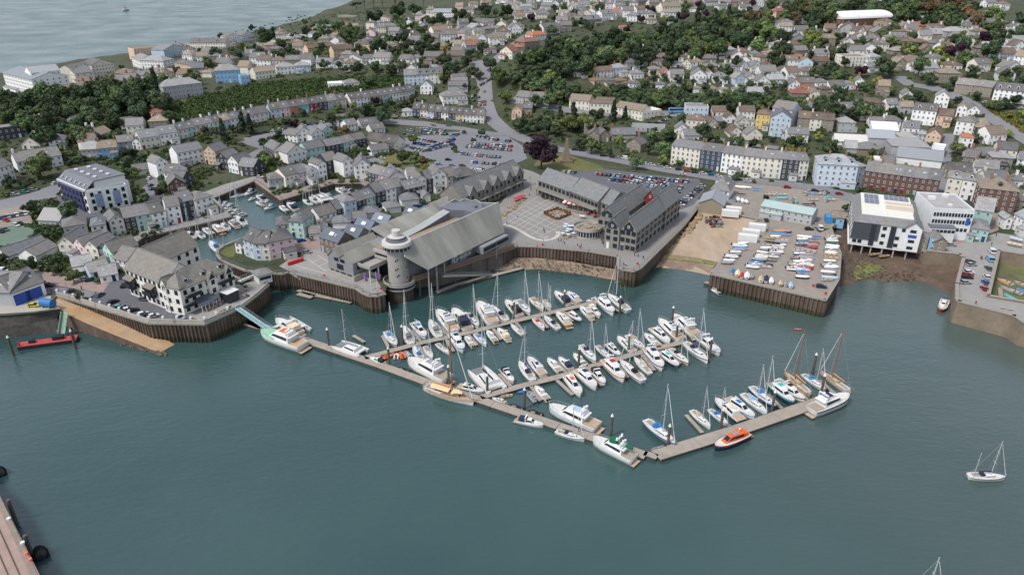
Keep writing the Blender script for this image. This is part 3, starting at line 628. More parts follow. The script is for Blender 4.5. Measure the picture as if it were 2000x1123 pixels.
def house(a, b, d=8.5, e=5.5, kind='g', wc='w', rc='s', rh=None, place='', opts='', name='house', desc=None, cat='house', win=True, rng=random, group=None, ww=.95, wh=1.25, nf=None, nc=None, z=None, into=None, wallmat=None, wcol=None, rcol=None, dark=False):
    """a, b: ground points at the left and right foot of the front wall"""
    dx, dy = b.x - a.x, b.y - a.y; w = max(math.hypot(dx, dy), 2.5); rz = math.atan2(dy, dx)
    nx, ny = -math.sin(rz), math.cos(rz)
    if z is None: z = min(a.z, b.z, height(a.x + nx*d, a.y + ny*d) + 1.5)
    root = empty(name if into is None else 'wing', (a.x, a.y, z), rz)
    if into is not None: root.parent = into; root.location = Vector((a.x, a.y, z)) - into.location
    cor = [(a.x, a.y), (b.x, b.y), (b.x + nx*d, b.y + ny*d), (a.x + nx*d, a.y + ny*d)]; mask_poly(cor)
    if rh is None: rh = {'g': min(d*.32, 3.3), 'p': min(w*.40, 3.4), 'h': min(min(w, d)*.30, 3.6), 's': d*.3, 'f': 0}[kind]
    wcol = wcol or lin(WC[wc][0]); j = rng.uniform(.93, 1.06); wcol = tuple(min(c*j, .82) for c in wcol)
    rcol = rcol or lin(RC[rc][0]); j = rng.uniform(.72, 1.4) if into is None else 1.0; jt = rng.uniform(-.05, .08) if into is None else 0; rcol = (rcol[0]*j*(1 + jt), rcol[1]*j, rcol[2]*j*(1 - jt))
    base = 1.0 + max(0, z - min(height(*c) for c in cor)) + .5
    wall_mb(w, d, e, rh, kind, base).build('wall', wallmat or (m_clad if wc in 'k' else m_wall), root, color=wcol)
    metal = rc == 'w' or 'M' in opts
    roof = roof_mb(w, d, e, rh, kind).build('roof', m_roofmetal if metal else m_roof, root, color=rcol)
    top = roof if into is None else root
    if win:
        nf = nf or max(1, round(e/2.4)); fh = e/nf; nc = nc or max(1, round(w/2.5)); wm = win_mesh(ww, min(wh, fh*.6), dark)
        dk = wc in 'w' and False
        door_c = rng.randrange(nc) if nc > 1 and 'D' not in opts else -1
        for f in range(nf):
            for c in range(nc):
                x = w*(c + .5)/nc
                if f == 0 and c == door_c: obj('door', door_mesh(), root, (x, 0, 0.05), color=lin(rng.choice(DOORS)))
                else: obj('window', wm, root, (x, 0, fh*f + fh*.28))
        if kind == 'p' and w > 4.5 and rh > 1.8: obj('window', win_mesh(.8, 1.0), root, (w/2, 0, e + rh*.12))
        # the side wall that faces the camera
        side = 1 if (b.x + a.x) < 0 else -1
        sx, sang = (w, math.pi/2) if side > 0 else (0, -math.pi/2)
        cx, cy = (b if side > 0 else a).x, (b if side > 0 else a).y
        sn = (math.cos(rz)*side, math.sin(rz)*side)
        if 'S' not in opts and sn[0]*(-cx) + sn[1]*(-cy) > 25:
            ns = max(1, round(d/4.0))
            for f in range(nf):
                for c in range(ns):
                    obj('window', wm, root, (sx, d*(c + .5)/ns, fh*f + fh*.28), sang)
    if 'C' in opts:
        n = opts.count('C')
        for i in range(n):
            if kind == 'g': cpos = (.7 if i == 0 else w - .7, d/2, e + rh)
            elif kind == 'p': cpos = (w/2, d*.75 if i == 0 else d*.2, e + rh)
            else: cpos = (w*.3 if i == 0 else w*.72, d*.55, e + rh*.75)
            obj('chimney', wall_chim() if (wc in 'wcbpgGl' and rng.random() < .6) else chimney_mesh(), top, cpos, 0 if kind == 'p' else math.pi/2, color=wcol)
    if 'd' in opts:
        n = opts.count('d')
        for i in range(n):
            obj('dormer', dormer_mesh(), top, (w*(i + .5)/n, d*.12, e + rh*.18), color=wcol)
    if 'k' in opts:
        for i in range(opts.count('k')):
            y = d*.24; obj('skylight', skylight_mesh(), top, (w*(i + .6)/(opts.count('k') + .2), y, e + rh*.48 + .25), 0).rotation_euler = (math.atan2(rh, d/2), 0, 0)
    if into is not None: return root
    if win and 'T' not in opts and kind in 'gph' and w > 5.5 and e > 2.4 and rng.random() < .5:
        w2, e2, d2 = w*rng.uniform(.3, .5), min(e*.5, 2.6), rng.uniform(1.6, 2.8); x2 = rng.choice([.15, w - w2 - .15])
        ex = wall_mb(w2, d2, e2, .7, 's', 1.5).build('extension', wallmat or m_wall, root, (x2, -d2, 0), color=wcol if rng.random() < .7 else lin('#c9c7c3'))
        roof_mb(w2, d2 - .3, e2, .7, 's', .2).build('extension_roof', m_roof, ex, color=rcol); obj('window', win_mesh(1.2, .9), ex, (w2/2, 0, e2*.4))
    if win and rc in 'sdlt' and kind in 'gh' and 'd' not in opts and 'k' not in opts and rng.random() < .45:
        for i in range(rng.choice([1, 1, 2])):
            o_ = obj('skylight', skylight_mesh(), roof, (w*rng.uniform(.25, .75), d*.24, e + rh*.48 + .25)); o_.rotation_euler = (math.atan2(rh, d/2), 0, 0); o_.scale = (.8, .8, 1)
    if desc is None:
        tall = {1: 'single-storey', 2: 'two-storey'}.get(max(1, round(e/2.75)), 'tall')
        rt = {'g': 'gabled', 'p': 'gable-fronted', 'h': 'hip-roofed', 'f': 'flat-roofed', 's': 'lean-to'}[kind]
        desc = f'{WC[wc][1]} {rt} house with {RC[rc][1]} roof'
    reg(root, desc, place, cat, group)
    return root
def house_px(a, b, z=None, **kw):
    pa = G(*a, z) if z is not None else T(*a); pb = G(*b, z) if z is not None else T(*b)
    return house(pa, pb, **kw)
def table(ox, oy, txt, place, sc=.25025, es=.83, **kw):
    """one house per line: front foot left x y, right x y, depth, eaves, roof kind, wall code, roof code, options"""
    rng = random.Random(hash((ox, oy, len(txt))) & 0xffff)
    for line in txt.strip().split(';'):
        t = line.split()
        if len(t) < 9: continue
        x0, y0, x1, y1 = (float(v)*sc for v in t[:4])
        house_px((ox + x0, oy + y0), (ox + x1, oy + y1), d=float(t[4])*.95, e=float(t[5])*es, kind=t[6], wc=t[7], rc=t[8], opts=t[9] if len(t) > 9 else '', place=place, rng=rng, **kw)
def terrace(ox, oy, a, b, codes, d, e, place, rc='s', kind='g', sc=.25025, opts='C', group='terraced houses', z=None, weights=None, **kw):
    """a row of joined houses between two photo points"""
    rng = random.Random(len(codes)*31 + int(a[0]))
    pa, pb = [(ox + p[0]*sc, oy + p[1]*sc) for p in (a, b)]
    A, B_ = (G(*pa, z), G(*pb, z)) if z is not None else (T(*pa), T(*pb)); n = len(codes)
    for i, c in enumerate(codes):
        p, q = A.lerp(B_, i/n), A.lerp(B_, (i+1)/n); g = (q - p)*.002; p = p + g; q = q - g
        if z is None: p.z = height(p.x, p.y); q.z = height(q.x, q.y)
        r = rng.choice(rc); house(p, q, d=d + rng.uniform(-.05, .05), e=e*.84 + rng.uniform(-.12, .12), kind=kind, wc=c, rc=r, place=place, opts=(opts if rng.random() < .75 else 'k') + 'T', rng=rng, group=group, **kw)
# ------------------------------------------------------------------ the maritime museum
m_mslate = mat('museum_slate', lin('#9a9890'), .7, .2, .5, col2=lin('#6a6862'), scale2=.16, mix2=.75, stretch=(1, .22, .22), bump=.3, bscale=2.0)
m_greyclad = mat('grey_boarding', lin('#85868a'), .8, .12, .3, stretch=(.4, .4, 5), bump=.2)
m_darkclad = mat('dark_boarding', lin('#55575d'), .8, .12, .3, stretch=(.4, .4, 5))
m_precast = mat('precast_concrete', lin('#a29e99'), .8, .09, .4, col2=lin('#8e8a85'), scale2=.25)
m_tan = mat('gravel_roof', lin('#94826f'), .95, .2, .8)
m_leadroof = mat('grey_membrane', lin('#6d6f76'), .6, .1, .3)
m_palemetal = mat('pale_metal', lin('#a8aba8'), .45, .12, .4, metal=.2)
m_whitetrim = mat('white_trim', lin('#d6d6d4'), .6, .05, 1)
m_darkglass = mat('dark_glazing', lin('#2b3036'), .12, .2, .3, spec=.6)
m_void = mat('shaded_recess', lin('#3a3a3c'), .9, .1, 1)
m_brownrail = mat('brown_timber_rail', lin('#76655a'), .85, .2, 1.0)
m_blueroof = mat('blue_grey_roof', lin('#5d6672'), .55, .08, .4)
MO = G(790.1, 475.7, 18.7); MANG = math.atan2(.81145, .58443)
mus = empty('museum', (MO.x, MO.y, 0), MANG)
tag(mus, 'grey maritime museum with one huge sloping slate roof on the quay', 'museum')
def slab(pts, th, material, name, parent, m2=None):
    """thick sheet through a planar outline"""
    v = [Vector(p) for p in pts]; n = (v[1] - v[0]).cross(v[2] - v[0]).normalized()
    if n.z < 0: v = v[::-1]; n = -n
    mb = MB(); k = len(v); mb.v = [p[:] for p in v] + [(p - n*th)[:] for p in v]
    mb.f = [tuple(range(k)), tuple(reversed(range(k, 2*k)))] + [(i, k+i, k+(i+1) % k, (i+1) % k) for i in range(k)]; mb.m = [0, 1 if m2 else 0] + [1 if m2 else 0]*k
    return mb.build(name, [material, m2] if m2 else material, parent)
slab([(0, 0, 18.7), (-2.6, -2.3, 15.8), (3, -6.5, 10.5), (43, -6.5, 10.5), (48.6, 0, 18.7)], .28, m_mslate, 'main_roof', mus, m_whitetrim)
MB().box((24.3, .3, 18.55), (48.6, .45, .5)).build('ridge_parapet', m_palemetal, mus)
# near walls below the eave
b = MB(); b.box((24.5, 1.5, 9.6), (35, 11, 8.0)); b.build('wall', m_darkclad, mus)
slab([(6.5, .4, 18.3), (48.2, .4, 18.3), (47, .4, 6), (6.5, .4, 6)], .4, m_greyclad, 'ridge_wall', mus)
b = MB(); b.box((35.6, -6.3, 8.7), (14.5, 4.2, 2.6)); b.build('window_bay', m_greyclad, mus)
for i in range(11): obj('window', win_mesh(1.0, 1.2, True), mus, (29.2 + i*1.28, -8.42, 8.3))
b = MB(); b.box((39.5, -7.6, 6.9), (6, 2.4, 1.0)); b.build('balcony', m_precast, mus)
b = MB()
for u in (4.4, 8.2, 12.0, 16.0): b.tube((u, -5.2, -1 if u < 9 else 5.8), (u, -5.2, 11.5), .24, .24, 8)
b.build('columns', m_precast, mus)
b = MB(); b.box((11, -2.9, 8.2), (9, .3, 5.5)); b.build('dark_gallery', m_darkglass, mus)
# lettering and logo on the dark wall
def lettering(txt, size, parent, loc, rot, name='lettering', material=m_whitetrim, ext=.03):
    cu = bpy.data.curves.new(name, 'FONT'); cu.body = txt; cu.size = size; cu.extrude = ext; cu.offset = .02*size; cu.materials.append(material)
    tmp = bpy.data.objects.new(name, cu); me = bpy.data.meshes.new_from_object(tmp); bpy.data.objects.remove(tmp); me.materials.clear(); me.materials.append(material)
    o = obj(name, me, parent, loc); o.rotation_euler = rot; return o
b = MB(); b.box((22.5, -4.35, 8.3), (13, .25, 4.6)); sb = b.build('sign_wall', mat('sign_wall_paint', lin('#6a6d74'), .8, .08, .5), mus)
lettering('MARITIME', 1.5, mus, (20.6, -4.5, 8.7), (math.pi/2, 0, 0)); lettering('MUSEUM', 1.5, mus, (20.6, -4.5, 7.35), (math.pi/2, 0, 0)); lettering('CORNWALL', .62, mus, (20.7, -4.5, 6.65), (math.pi/2, 0, 0))
b = MB()
for i in range(20):
    t0, t1 = R(40 + i*14), R(40 + (i+1)*14 + .5); r0 = 1.25
    for ra, rb_ in ((.72, 1.25),):
        b.face([(18.6 + rb_*math.cos(t0), -4.52, 8.1 + rb_*math.sin(t0)), (18.6 + ra*math.cos(t0), -4.52, 8.1 + ra*math.sin(t0)), (18.6 + ra*math.cos(t1), -4.52, 8.1 + ra*math.sin(t1)), (18.6 + rb_*math.cos(t1), -4.52, 8.1 + rb_*math.sin(t1))])
b.box((19.4, -4.5, 7.9), (.9, .06, .45)); b.build('logo', m_whitetrim, mus)
# body behind the ridge, flat roofs, curved light strip, rear slope
b = MB(); b.prism([(0, .6), (48, .6), (50, 6), (50, 14.4), (44, 19), (44, 23), (1, 23), (0, 13)], 5, 13.3); b.build('body', m_greyclad, mus)
MB().prism([(.2, .8), (40, .8), (38, 12.6), (10, 16), (2, 16)], 13.32, 13.5).build('gravel_roof', m_tan, mus)
MB().prism([(38.2, 12.8), (40.3, 9.4), (40.4, 1.0), (48, 1.0), (50, 6), (49.8, 14.4), (48, 17), (44, 19.1), (38.2, 19)], 13.3, 16.2).build('plant_roof', m_leadroof, mus)
b = MB(); saw = [(38.4, 19.2, 16.0), (43.6, 19.3, 16.2), (45.6, 18.2, 17.2), (47.2, 17.2, 16.2), (48.6, 15.6, 17.2), (49.6, 13.4, 16.3), (49.8, 11.6, 17.2), (49.9, 9.6, 16.4), (49.9, 5.6, 17.0), (48.8, .6, 18.3)]
for p, q in zip(saw, saw[1:]):
    b.face([(p[0], p[1], 13.5), (q[0], q[1], 13.5), q, p], 1); b.tube((p[0], p[1], p[2]), (q[0], q[1], q[2]), .2, .2, 5)
b.m = [m_ for m_ in b.m]; b.build('parapet', [m_palemetal, m_greyclad], mus); 
b = MB(); b.box((45, 8, 16.6), (1.2, 1, .9)); b.box((47.4, 6.5, 16.5), (.5, .5, .8)); b.box((46.5, 4.5, 16.5), (.5, .5, .8)); b.build('roof_vents', m_leadroof, mus)
b = MB(); N_ = 16; zz = lambda t: 13.7 + 2.5*t*t*(1.6 - .6*t)
for i in range(N_):
    t0, t1 = i/N_, (i+1)/N_; u0, u1 = 12.5 + 23.5*t0, 12.5 + 23.5*t1
    b.face([(u0, 12.4, zz(t0)), (u1, 12.4, zz(t1)), (u1 + .8, 16.2, zz(t1)), (u0 + .8, 16.2, zz(t0))], 0); b.face([(u0, 12.4, 13.4), (u1, 12.4, 13.4), (u1, 12.4, zz(t1)), (u0, 12.4, zz(t0))], 1)
b.face([(36, 12.4, 13.4), (36.8, 16.2, 13.4), (36.8, 16.2, zz(1)), (36, 12.4, zz(1))], 1); b.build('curved_roof_light', [m_palemetal, m_leadroof], mus)
slab([(9, 16.6, 13.4), (38, 16.6, 13.4), (38, 23.2, 16.2), (8, 23.2, 16.2)], .35, m_mslate, 'rear_roof', mus)
slab([(38.3, 19.2, 13.5), (44, 19.2, 13.5), (49, 24.6, 16.4), (38.3, 24.6, 16.4)], .35, m_mslate, 'rear_roof', mus)
slab([(8, 23.2, 16.2), (49, 24.6, 16.2), (49, 27, 12), (8, 26, 12)], .3, m_mslate, 'rear_roof', mus)
MB().prism([(8, 22.5), (48.5, 22.5), (48.5, 25.6), (8, 25.6)], 5, 13).build('rear_wall', m_greyclad, mus)
# left wing with twin gables facing the forecourt
b = MB(); U0 = -9.6
b.add([(U0, 13.6, 7.6), (U0, 25.2, 7.6), (U0, 25.2, 12.3), (U0, 22.3, 15.0), (U0, 20.0, 12.6), (U0, 17.2, 14.6), (U0, 13.6, 12.3)], [(6, 5, 4, 3, 2, 1, 0)])
b.face([(U0, 13.6, 7.6), (2, 13.6, 7.6), (2, 13.6, 12.3), (U0, 13.6, 12.3)]); b.face([(8, 25.2, 7.6), (U0, 25.2, 7.6), (U0, 25.2, 12.3), (8, 25.2, 12.3)]); b.build('wing_wall', m_greyclad, mus)
for q in ([(U0-.3, 25.5, 12.0), (8, 25.5, 12.0), (8, 22.3, 15.1), (U0-.3, 22.3, 15.1)], [(U0-.3, 22.3, 15.1), (8, 22.3, 15.1), (8, 20, 12.6), (U0-.3, 20, 12.6)], [(U0-.3, 20, 12.6), (3, 20, 12.6), (3, 17.2, 14.7), (U0-.3, 17.2, 14.7)], [(U0-.3, 17.2, 14.7), (3, 17.2, 14.7), (3, 13.2, 12.0), (U0-.3, 13.2, 12.0)]):
    slab(q, .3, m_mslate, 'wing_roof', mus)
MB().prism([(3, 17), (9, 16.6), (9, 22), (3, 20)], 12, 13.2).build('link_roof', m_leadroof, mus)
MB().prism([(-9.4, 13.9), (2, 13.9), (2, 25), (-9.4, 25)], 5.6, 7.6).build('recessed_base', m_void, mus)
b = MB()
for v in (14.2, 17, 20, 22.5, 24.8): b.box((-9.3, v, 6.8), (.6, .6, 1.7))
b.build('piers', m_precast, mus)
for v in (20.6, 21.6, 17.8, 18.8): obj('window', win_mesh(.9, 1.1, True), mus, (U0, v, 11.0), -math.pi/2)
for v in (18.6, 19.6, 20.6): obj('window', win_mesh(.9, 1.8, True), mus, (U0, v, 8.4), -math.pi/2)
for u in (-7.5, -6, -1.8, -.5): obj('window', win_mesh(1, 2.0, True), mus, (u, 13.6, 9.2))
# recess between wing and tower: balcony, columns, glazing, forecourt wall
b = MB(); b.box((-3.6, 10.6, 10.6), (8.4, 5.5, .5)); b.box((-7.9, 10.6, 11.3), (.25, 5.5, 1.0)); b.box((-3.6, 7.85, 11.3), (8.6, .25, 1.0)); b.build('balcony', m_precast, mus)
b = MB(); b.box((-.2, 7, 9.3), (.3, 12, 7.6)); b.build('glazed_wall', m_darkglass, mus)
b = MB(); b.box((-.5, 7, 13.6), (.9, 12.6, .9)); b.box((-.5, 7, 11.6), (.4, 12.6, .9)); b.build('fascia', m_precast, mus)
b = MB(); b.tube((-7.4, 8.6, 6), (-7.4, 8.6, 10.4), .22, .22, 8); b.tube((-4.0, 8.3, 6), (-4.0, 8.3, 10.4), .22, .22, 8); b.build('white_columns', m_whitetrim, mus)
b = MB(); b.box((-10.2, 19, 6.6), (.4, 12.5, 1.4)); b.box((-7, 12.9, 6.9), (6.6, .4, 2.0)); b.box((-3.6, 10.5, 6.7), (.4, 5, 1.6)); b.build('forecourt_wall', m_precast, mus)
# round tower
TC = Vector((-35.55, 204.17, 0)) - Vector((MO.x, MO.y, 0)); TC = Matrix.Rotation(-MANG, 3, 'Z') @ TC; tc = (TC.x, TC.y)
NP = 44; b = MB()
for k in range(NP*2):
    t0, t1 = math.pi*k/NP, math.pi*(k+1)/NP; r = 4.25 if k % 2 else 3.95
    p = [(tc[0] + r*math.cos(t), tc[1] + r*math.sin(t)) for t in (t0, t1)]; r2 = 4.25 if (k+1) % 2 else 3.95
    b.face([(*p[0], -2), (*p[1], -2), (*p[1], 3.9), (*p[0], 3.9)]); q = (tc[0] + r2*math.cos(t1), tc[1] + r2*math.sin(t1)); b.face([(*p[1], -2), (*q, -2), (*q, 3.9), (*p[1], 3.9)])
b.build('sheet_piled_drum', m_pile, mus)
MB().lathe([(4.3, 3.7), (4.9, 4.1), (5.0, 4.6), (4.75, 4.6), (4.75, 5.5), (5.05, 5.5), (5.05, 6.7), (4.8, 6.7), (4.8, 5.7), (0.1, 5.7)], 40, 0, tc, [0, 0, 0, 1, 0, 0, 0, 0, 0, 0]).build('tower_deck', [m_precast, m_darkglass], mus)
MB().lathe([(3.25, 5.6), (3.2, 17.2), (0.1, 17.2)], 32, 0, tc).build('tower_shaft', m_precast, mus, smooth=False)
MB().lathe([(3.2, 16.6), (4.2, 17.1), (4.35, 17.2), (4.35, 18.3), (4.65, 18.4), (4.65, 18.8), (4.45, 19.5), (3.3, 19.7), (3.3, 20.1), (2.7, 20.1), (2.7, 20.9), (2.0, 20.9), (1.7, 21.0), (1.35, 21.1), (1.35, 22.9), (0.1, 23.0)], 32, 0, tc, [0, 0, 1, 1, 0, 0, 0, 2, 2, 2, 0, 0, 0, 0, 0, 0]).build('tower_gallery', [mat('pale_concrete', lin('#bdb9b4'), .7, .1, .6), m_darkglass, m_leadroof], mus)
b = MB()
for k in range(20):
    t = 2*math.pi*k/20; b.tube((tc[0] + 4.37*math.cos(t), tc[1] + 4.37*math.sin(t), 17.1), (tc[0] + 4.37*math.cos(t), tc[1] + 4.37*math.sin(t), 18.5), .06, .06, 4)
b.build('gallery_mullions', m_whitetrim, mus)
wt = win_mesh(.3, .6, True)
for k, (ang, z) in enumerate([(-148, 13.6), (-138, 14.0), (-150, 10.6), (-140, 11.0), (-144, 8.4), (-136, 8.8), (-84, 15), (-86, 11), (-84, 7.6)]):
    t = R(ang); obj('tower_window', wt, mus, (tc[0] + 3.21*math.cos(t), tc[1] + 3.21*math.sin(t), z), t + math.pi/2)
# walkway along the water and concrete wall below
for p, q, w, z in ((G(806, 549, 6.4), G(1005, 485, 6.2), 3.4, 6.3),):
    d = q - p; c = (p + q)/2; n = Vector((d.y, -d.x, 0)).normalized(); rz = math.atan2(d.y, d.x)
    wk = empty('walkway', (c.x - n.x*1.7, c.y - n.y*1.7, 0), rz); tag(wk, 'brown railed walkway on piers between the round tower and the promenade', 'walkway')
    MB().box((0, 0, z), (d.length, w, .45)).build('deck', m_brownrail, wk)
    b = MB(); k = int(d.length/1.6)
    for i in range(k+1): b.box((-d.length/2 + i*d.length/k, -w/2 + .1, z + .8), (.12, .12, 1.2))
    for zz_ in (-.35, .45, .85, 1.3): b.box((0, -w/2 + .1, z + zz_), (d.length, .12, .3))
    b.build('railing', m_brownrail, wk)
    b = MB()
    for i in range(6): b.tube((-d.length/2 + (i+.4)*d.length/6, -w/2 + .6, -2), (-d.length/2 + (i+.4)*d.length/6, -w/2 + .6, z), .3, .3, 8)
    b.build('pier_posts', mat('dark_pier', lin('#5f5852'), .9, .2, 1), wk)
for a_, b_ in (((985, 489), (860, 524)), ((860, 524), (800, 530))):
    p, q = G(*a_), G(*b_); d = q - p; c = (p + q)/2
    o = MB().box((0, 0, 2), (d.length + .5, .7, 8)).build('retaining_wall', mat('stained_concrete', lin('#716a63'), .9, .25, .4, col2=lin('#57514a'), scale2=.15), None, (c.x, c.y, 0), math.atan2(d.y, d.x)); tag(o, 'plain concrete retaining wall beneath the museum walkway, ' + ('long stretch' if a_[0] == 985 else 'short end by the tower'), 'retaining wall')
# sawtooth sheds behind the museum wing
def muv(u, v, z=6.0):
    p = Matrix.Rotation(MANG, 3, 'Z') @ Vector((u, v, 0)); return Vector((MO.x + p.x, MO.y + p.y, z))
for i, (u, v0, v1, dd) in enumerate(((.5, 41, 31.5, 6.5), (7.4, 37, 29.5, 6.2), (14.0, 39, 31.0, 6.5), (21.5, 38, 30.5, 6.5), (34, 34, 28.5, 5.5))):
    h = house(muv(u, v0), muv(u, v1), d=dd, e=5.5, kind='g', rh=2.6, wc='t' if i == 0 else 'G', rc='s', wallmat=m_brownrail if i == 0 else m_greyclad, rcol=lin('#5d6672'), opts='M', win=(i == 0), place='behind the museum wing', desc='shed with blue grey pitched roof and white rooflight', cat='shed', group='museum sheds', z=6.0, name='museum_shed')
    w = (v0 - v1); o = obj('rooflight', MB().box((0, 0, 0), (2.0, 1.3, .12)).mesh('rooflight', m_whitetrim), h, (w*.5, dd*.24, 5.5 + 2.6*.48 + .42)); o.rotation_euler = (math.atan2(2.6, dd/2), 0, 0)

# ------------------------------------------------------------------ buildings of several wings
def block(name, at, label, cat='building'):
    o = empty(name, (at.x, at.y, at.z)); return tag(o, label, cat)
m_qtimber = mat('quay_timber', lin('#8a8680'), .85, .18, .4, stretch=(.5, .5, 5), col2=lin('#67645f'), scale2=.1)
m_qslate = mat('quay_slate', lin('#6f7375'), .7, .2, .6, col2=lin('#7f847f'), scale2=.2, stretch=(1, 1, .4), bump=.3)
C0 = Vector((42.3, 226.3, 6)); QA = math.atan2(.854, .52)
def quv(u, v): return Vector((C0.x + .52*u - .854*v, C0.y + .854*u + .52*v, 6.0))
qb = block('quay_building', C0, 'tall grey timber restaurant building with steep slate gables on the square')
kw = dict(into=qb, z=6.0, wallmat=m_qtimber, wcol=lin('#7b7975'), rcol=lin('#6f7375'), ww=1.5, wh=1.5, dark=True)
house(quv(0, 5.9), quv(0, 0), d=27, e=8.0, kind='p', rh=4.3, nf=3, nc=3, **kw)
house(quv(-.6, 11.4), quv(-.6, 6.0), d=11, e=7.6, kind='p', rh=4.0, nf=3, nc=2, **kw)
house(quv(9, 18.6), quv(9, 11.5), d=32, e=7.2, kind='p', rh=4.2, nf=2, nc=3, **kw)
house(quv(27.2, 6.6), quv(27.2, -.4), d=15, e=8.6, kind='p', rh=4.6, nf=3, nc=2, **kw)
kr = dict(kw); kr['wcol'] = lin('#7c2f2d'); kr['wallmat'] = m_wall
house(quv(35.5, 11.6), quv(35.5, 6.7), d=9, e=8.0, kind='p', rh=3.4, nf=2, nc=1, **kr)
house(quv(42.2, -.5), quv(42.6, 6.5), d=1, e=7.5, kind='f', **kw)
# windows and glazing along the harbour side of the near gable
for f, zc in ((0, .9), (1, 3.6), (2, 6.2)):
    for i in range(10):
        p = quv(2 + i*4.0, -.02 if i < 6 else -.45) - C0; obj('window', win_mesh(2.0, 1.5, True), qb, (p.x, p.y, zc), QA)
for u, v, w in ((-.05, 4.6, 1.7), (-.05, 2.9, 1.7), (-.65, 8.7, 1.7)):
    pass
b = MB()
for (v0, v1, u, zt) in ((1.2, 4.6, -.06, 11.0), (7.0, 10.3, -.66, 10.6), (13, 17, 8.94, 10.2)):
    vm = (v0 + v1)/2; pts = [quv(u, v1) - C0, quv(u, v0) - C0, quv(u, v0) - C0, quv(u, vm) - C0, quv(u, v1) - C0]
    for p, z in zip(pts, (7.6, 7.6, 9.0, zt, 9.0)): p.z = z
    b.face(pts)
b.build('gable_glazing', m_darkglass, qb)
lw = block('square_wing', G(1051, 380), 'long low grey restaurant wing with rippling slate roof along the square')
kq = dict(into=lw, z=6.0, wallmat=m_qtimber, wcol=lin('#7b7975'), rcol=lin('#70767a'), ww=1.6, wh=1.4, dark=True)
A_, B_ = G(1051, 379), G(1112, 402); house(A_, B_, d=10, e=6.2, kind='g', rh=4.2, nf=2, nc=8, opts='S', **kq)
house(B_ + Vector((.3, -.9, 0)), G(1166, 424) + Vector((0, -.9, 0)), d=11, e=6.6, kind='g', rh=4.4, nf=2, nc=8, opts='S', **kq)
A2, B2 = G(1166, 421), quv(24, 18.7); house(A2, A2 + (B2 - A2)*.75, d=9, e=6.4, kind='g', rh=4.2, nf=2, nc=3, opts='S', **kq)
gA = A_.lerp(B_, .02) + Vector((-1.0, -1.4, 0)); gB = G(1162, 422) + Vector((-.6, -1.3, 0)); dd = gB - gA; cc = (gA + gB)/2 - lw.location
b = MB(); k = 12
for i in range(k+1):
    p = gA.lerp(gB, i/k) - lw.location; b.box((p.x, p.y, 1.5), (.35, .35, 3.0))
b.box((cc.x, cc.y, 3.2), (dd.length + 1, 2.2, .35), 0, math.atan2(dd.y, dd.x)); b.build('arcade', m_qtimber, lw)
sw = block('shop_building', G(939, 403), 'grey slate and timber shop building with cross gables left of the square')
ks = dict(into=sw, z=6.0, wallmat=m_qtimber, wcol=lin('#7d7d7d'), rcol=lin('#6c6d70'), ww=1.3, wh=1.5, dark=True)
SA, SB = Vector((-12.7, 276.2, 6)), Vector((5.1, 303, 6)); sd = (SB - SA).normalized(); sn = Vector((sd.y, -sd.x, 0))
SA = SA - sd*12
house(SA, SB, d=11, e=6.8, kind='g', rh=4.4, nf=2, nc=14, opts='S', **ks)
for t in (.14, .36, .52, .72, .9):
    m_ = SA.lerp(SB, t); house(m_ - sd*2.2 + sn*.5, m_ + sd*2.2 + sn*.5, d=5.5, e=7.0, kind='p', rh=2.9, nf=2, nc=1, opts='SD', **ks)
mid = (SA + SB)/2 + sn*1.1 - sw.location
MB().box((mid.x, mid.y, 3.3), ((SB - SA).length, 1.6, .3), 0, math.atan2(sd.y, sd.x)).build('canopy', m_qtimber, sw)
# the white hotel
ht = block('hotel', Vector((-98.3, 182.7, 6)), 'white quayside hotel with steep lichen-tinted slate roofs and dark balconies', 'hotel')
kh = dict(into=ht, z=6.0, wc='w', rc='t', ww=1.05, wh=1.35, dark=True, rcol=lin('#76746f'), wcol=lin('#e2ded6'))
HA, HB = Vector((-115.4, 194.1, 6)), Vector((-98.3, 182.7, 6))
house(HA, HB, d=10.5, e=8.6, kind='g', rh=4.6, nf=3, nc=9, opts='D', **kh)
house(HB + Vector((-.5, -.6, 0)), Vector((-93.3, 180.2, 6)), d=13, e=8.2, kind='h', rh=3.4, nf=3, nc=2, opts='D', **kh)
house(Vector((-93.2, 180.4, 6)), Vector((-84.2, 195.6, 6)), d=9.5, e=7.8, kind='h', rh=3.8, nf=3, nc=7, opts='Dddd', **kh)
house(Vector((-107.6, 198.0, 6)), Vector((-101.0, 213.0, 6)), d=10, e=8.4, kind='g', rh=4.4, nf=3, nc=5, opts='D', **kh)
house(Vector((-117.5, 203.5, 6)), Vector((-110.5, 199.0, 6)), d=9, e=6.5, kind='h', nf=2, nc=2, opts='D', **kh)
hd = (HB - HA).normalized(); hn = Vector((hd.y, -hd.x, 0))
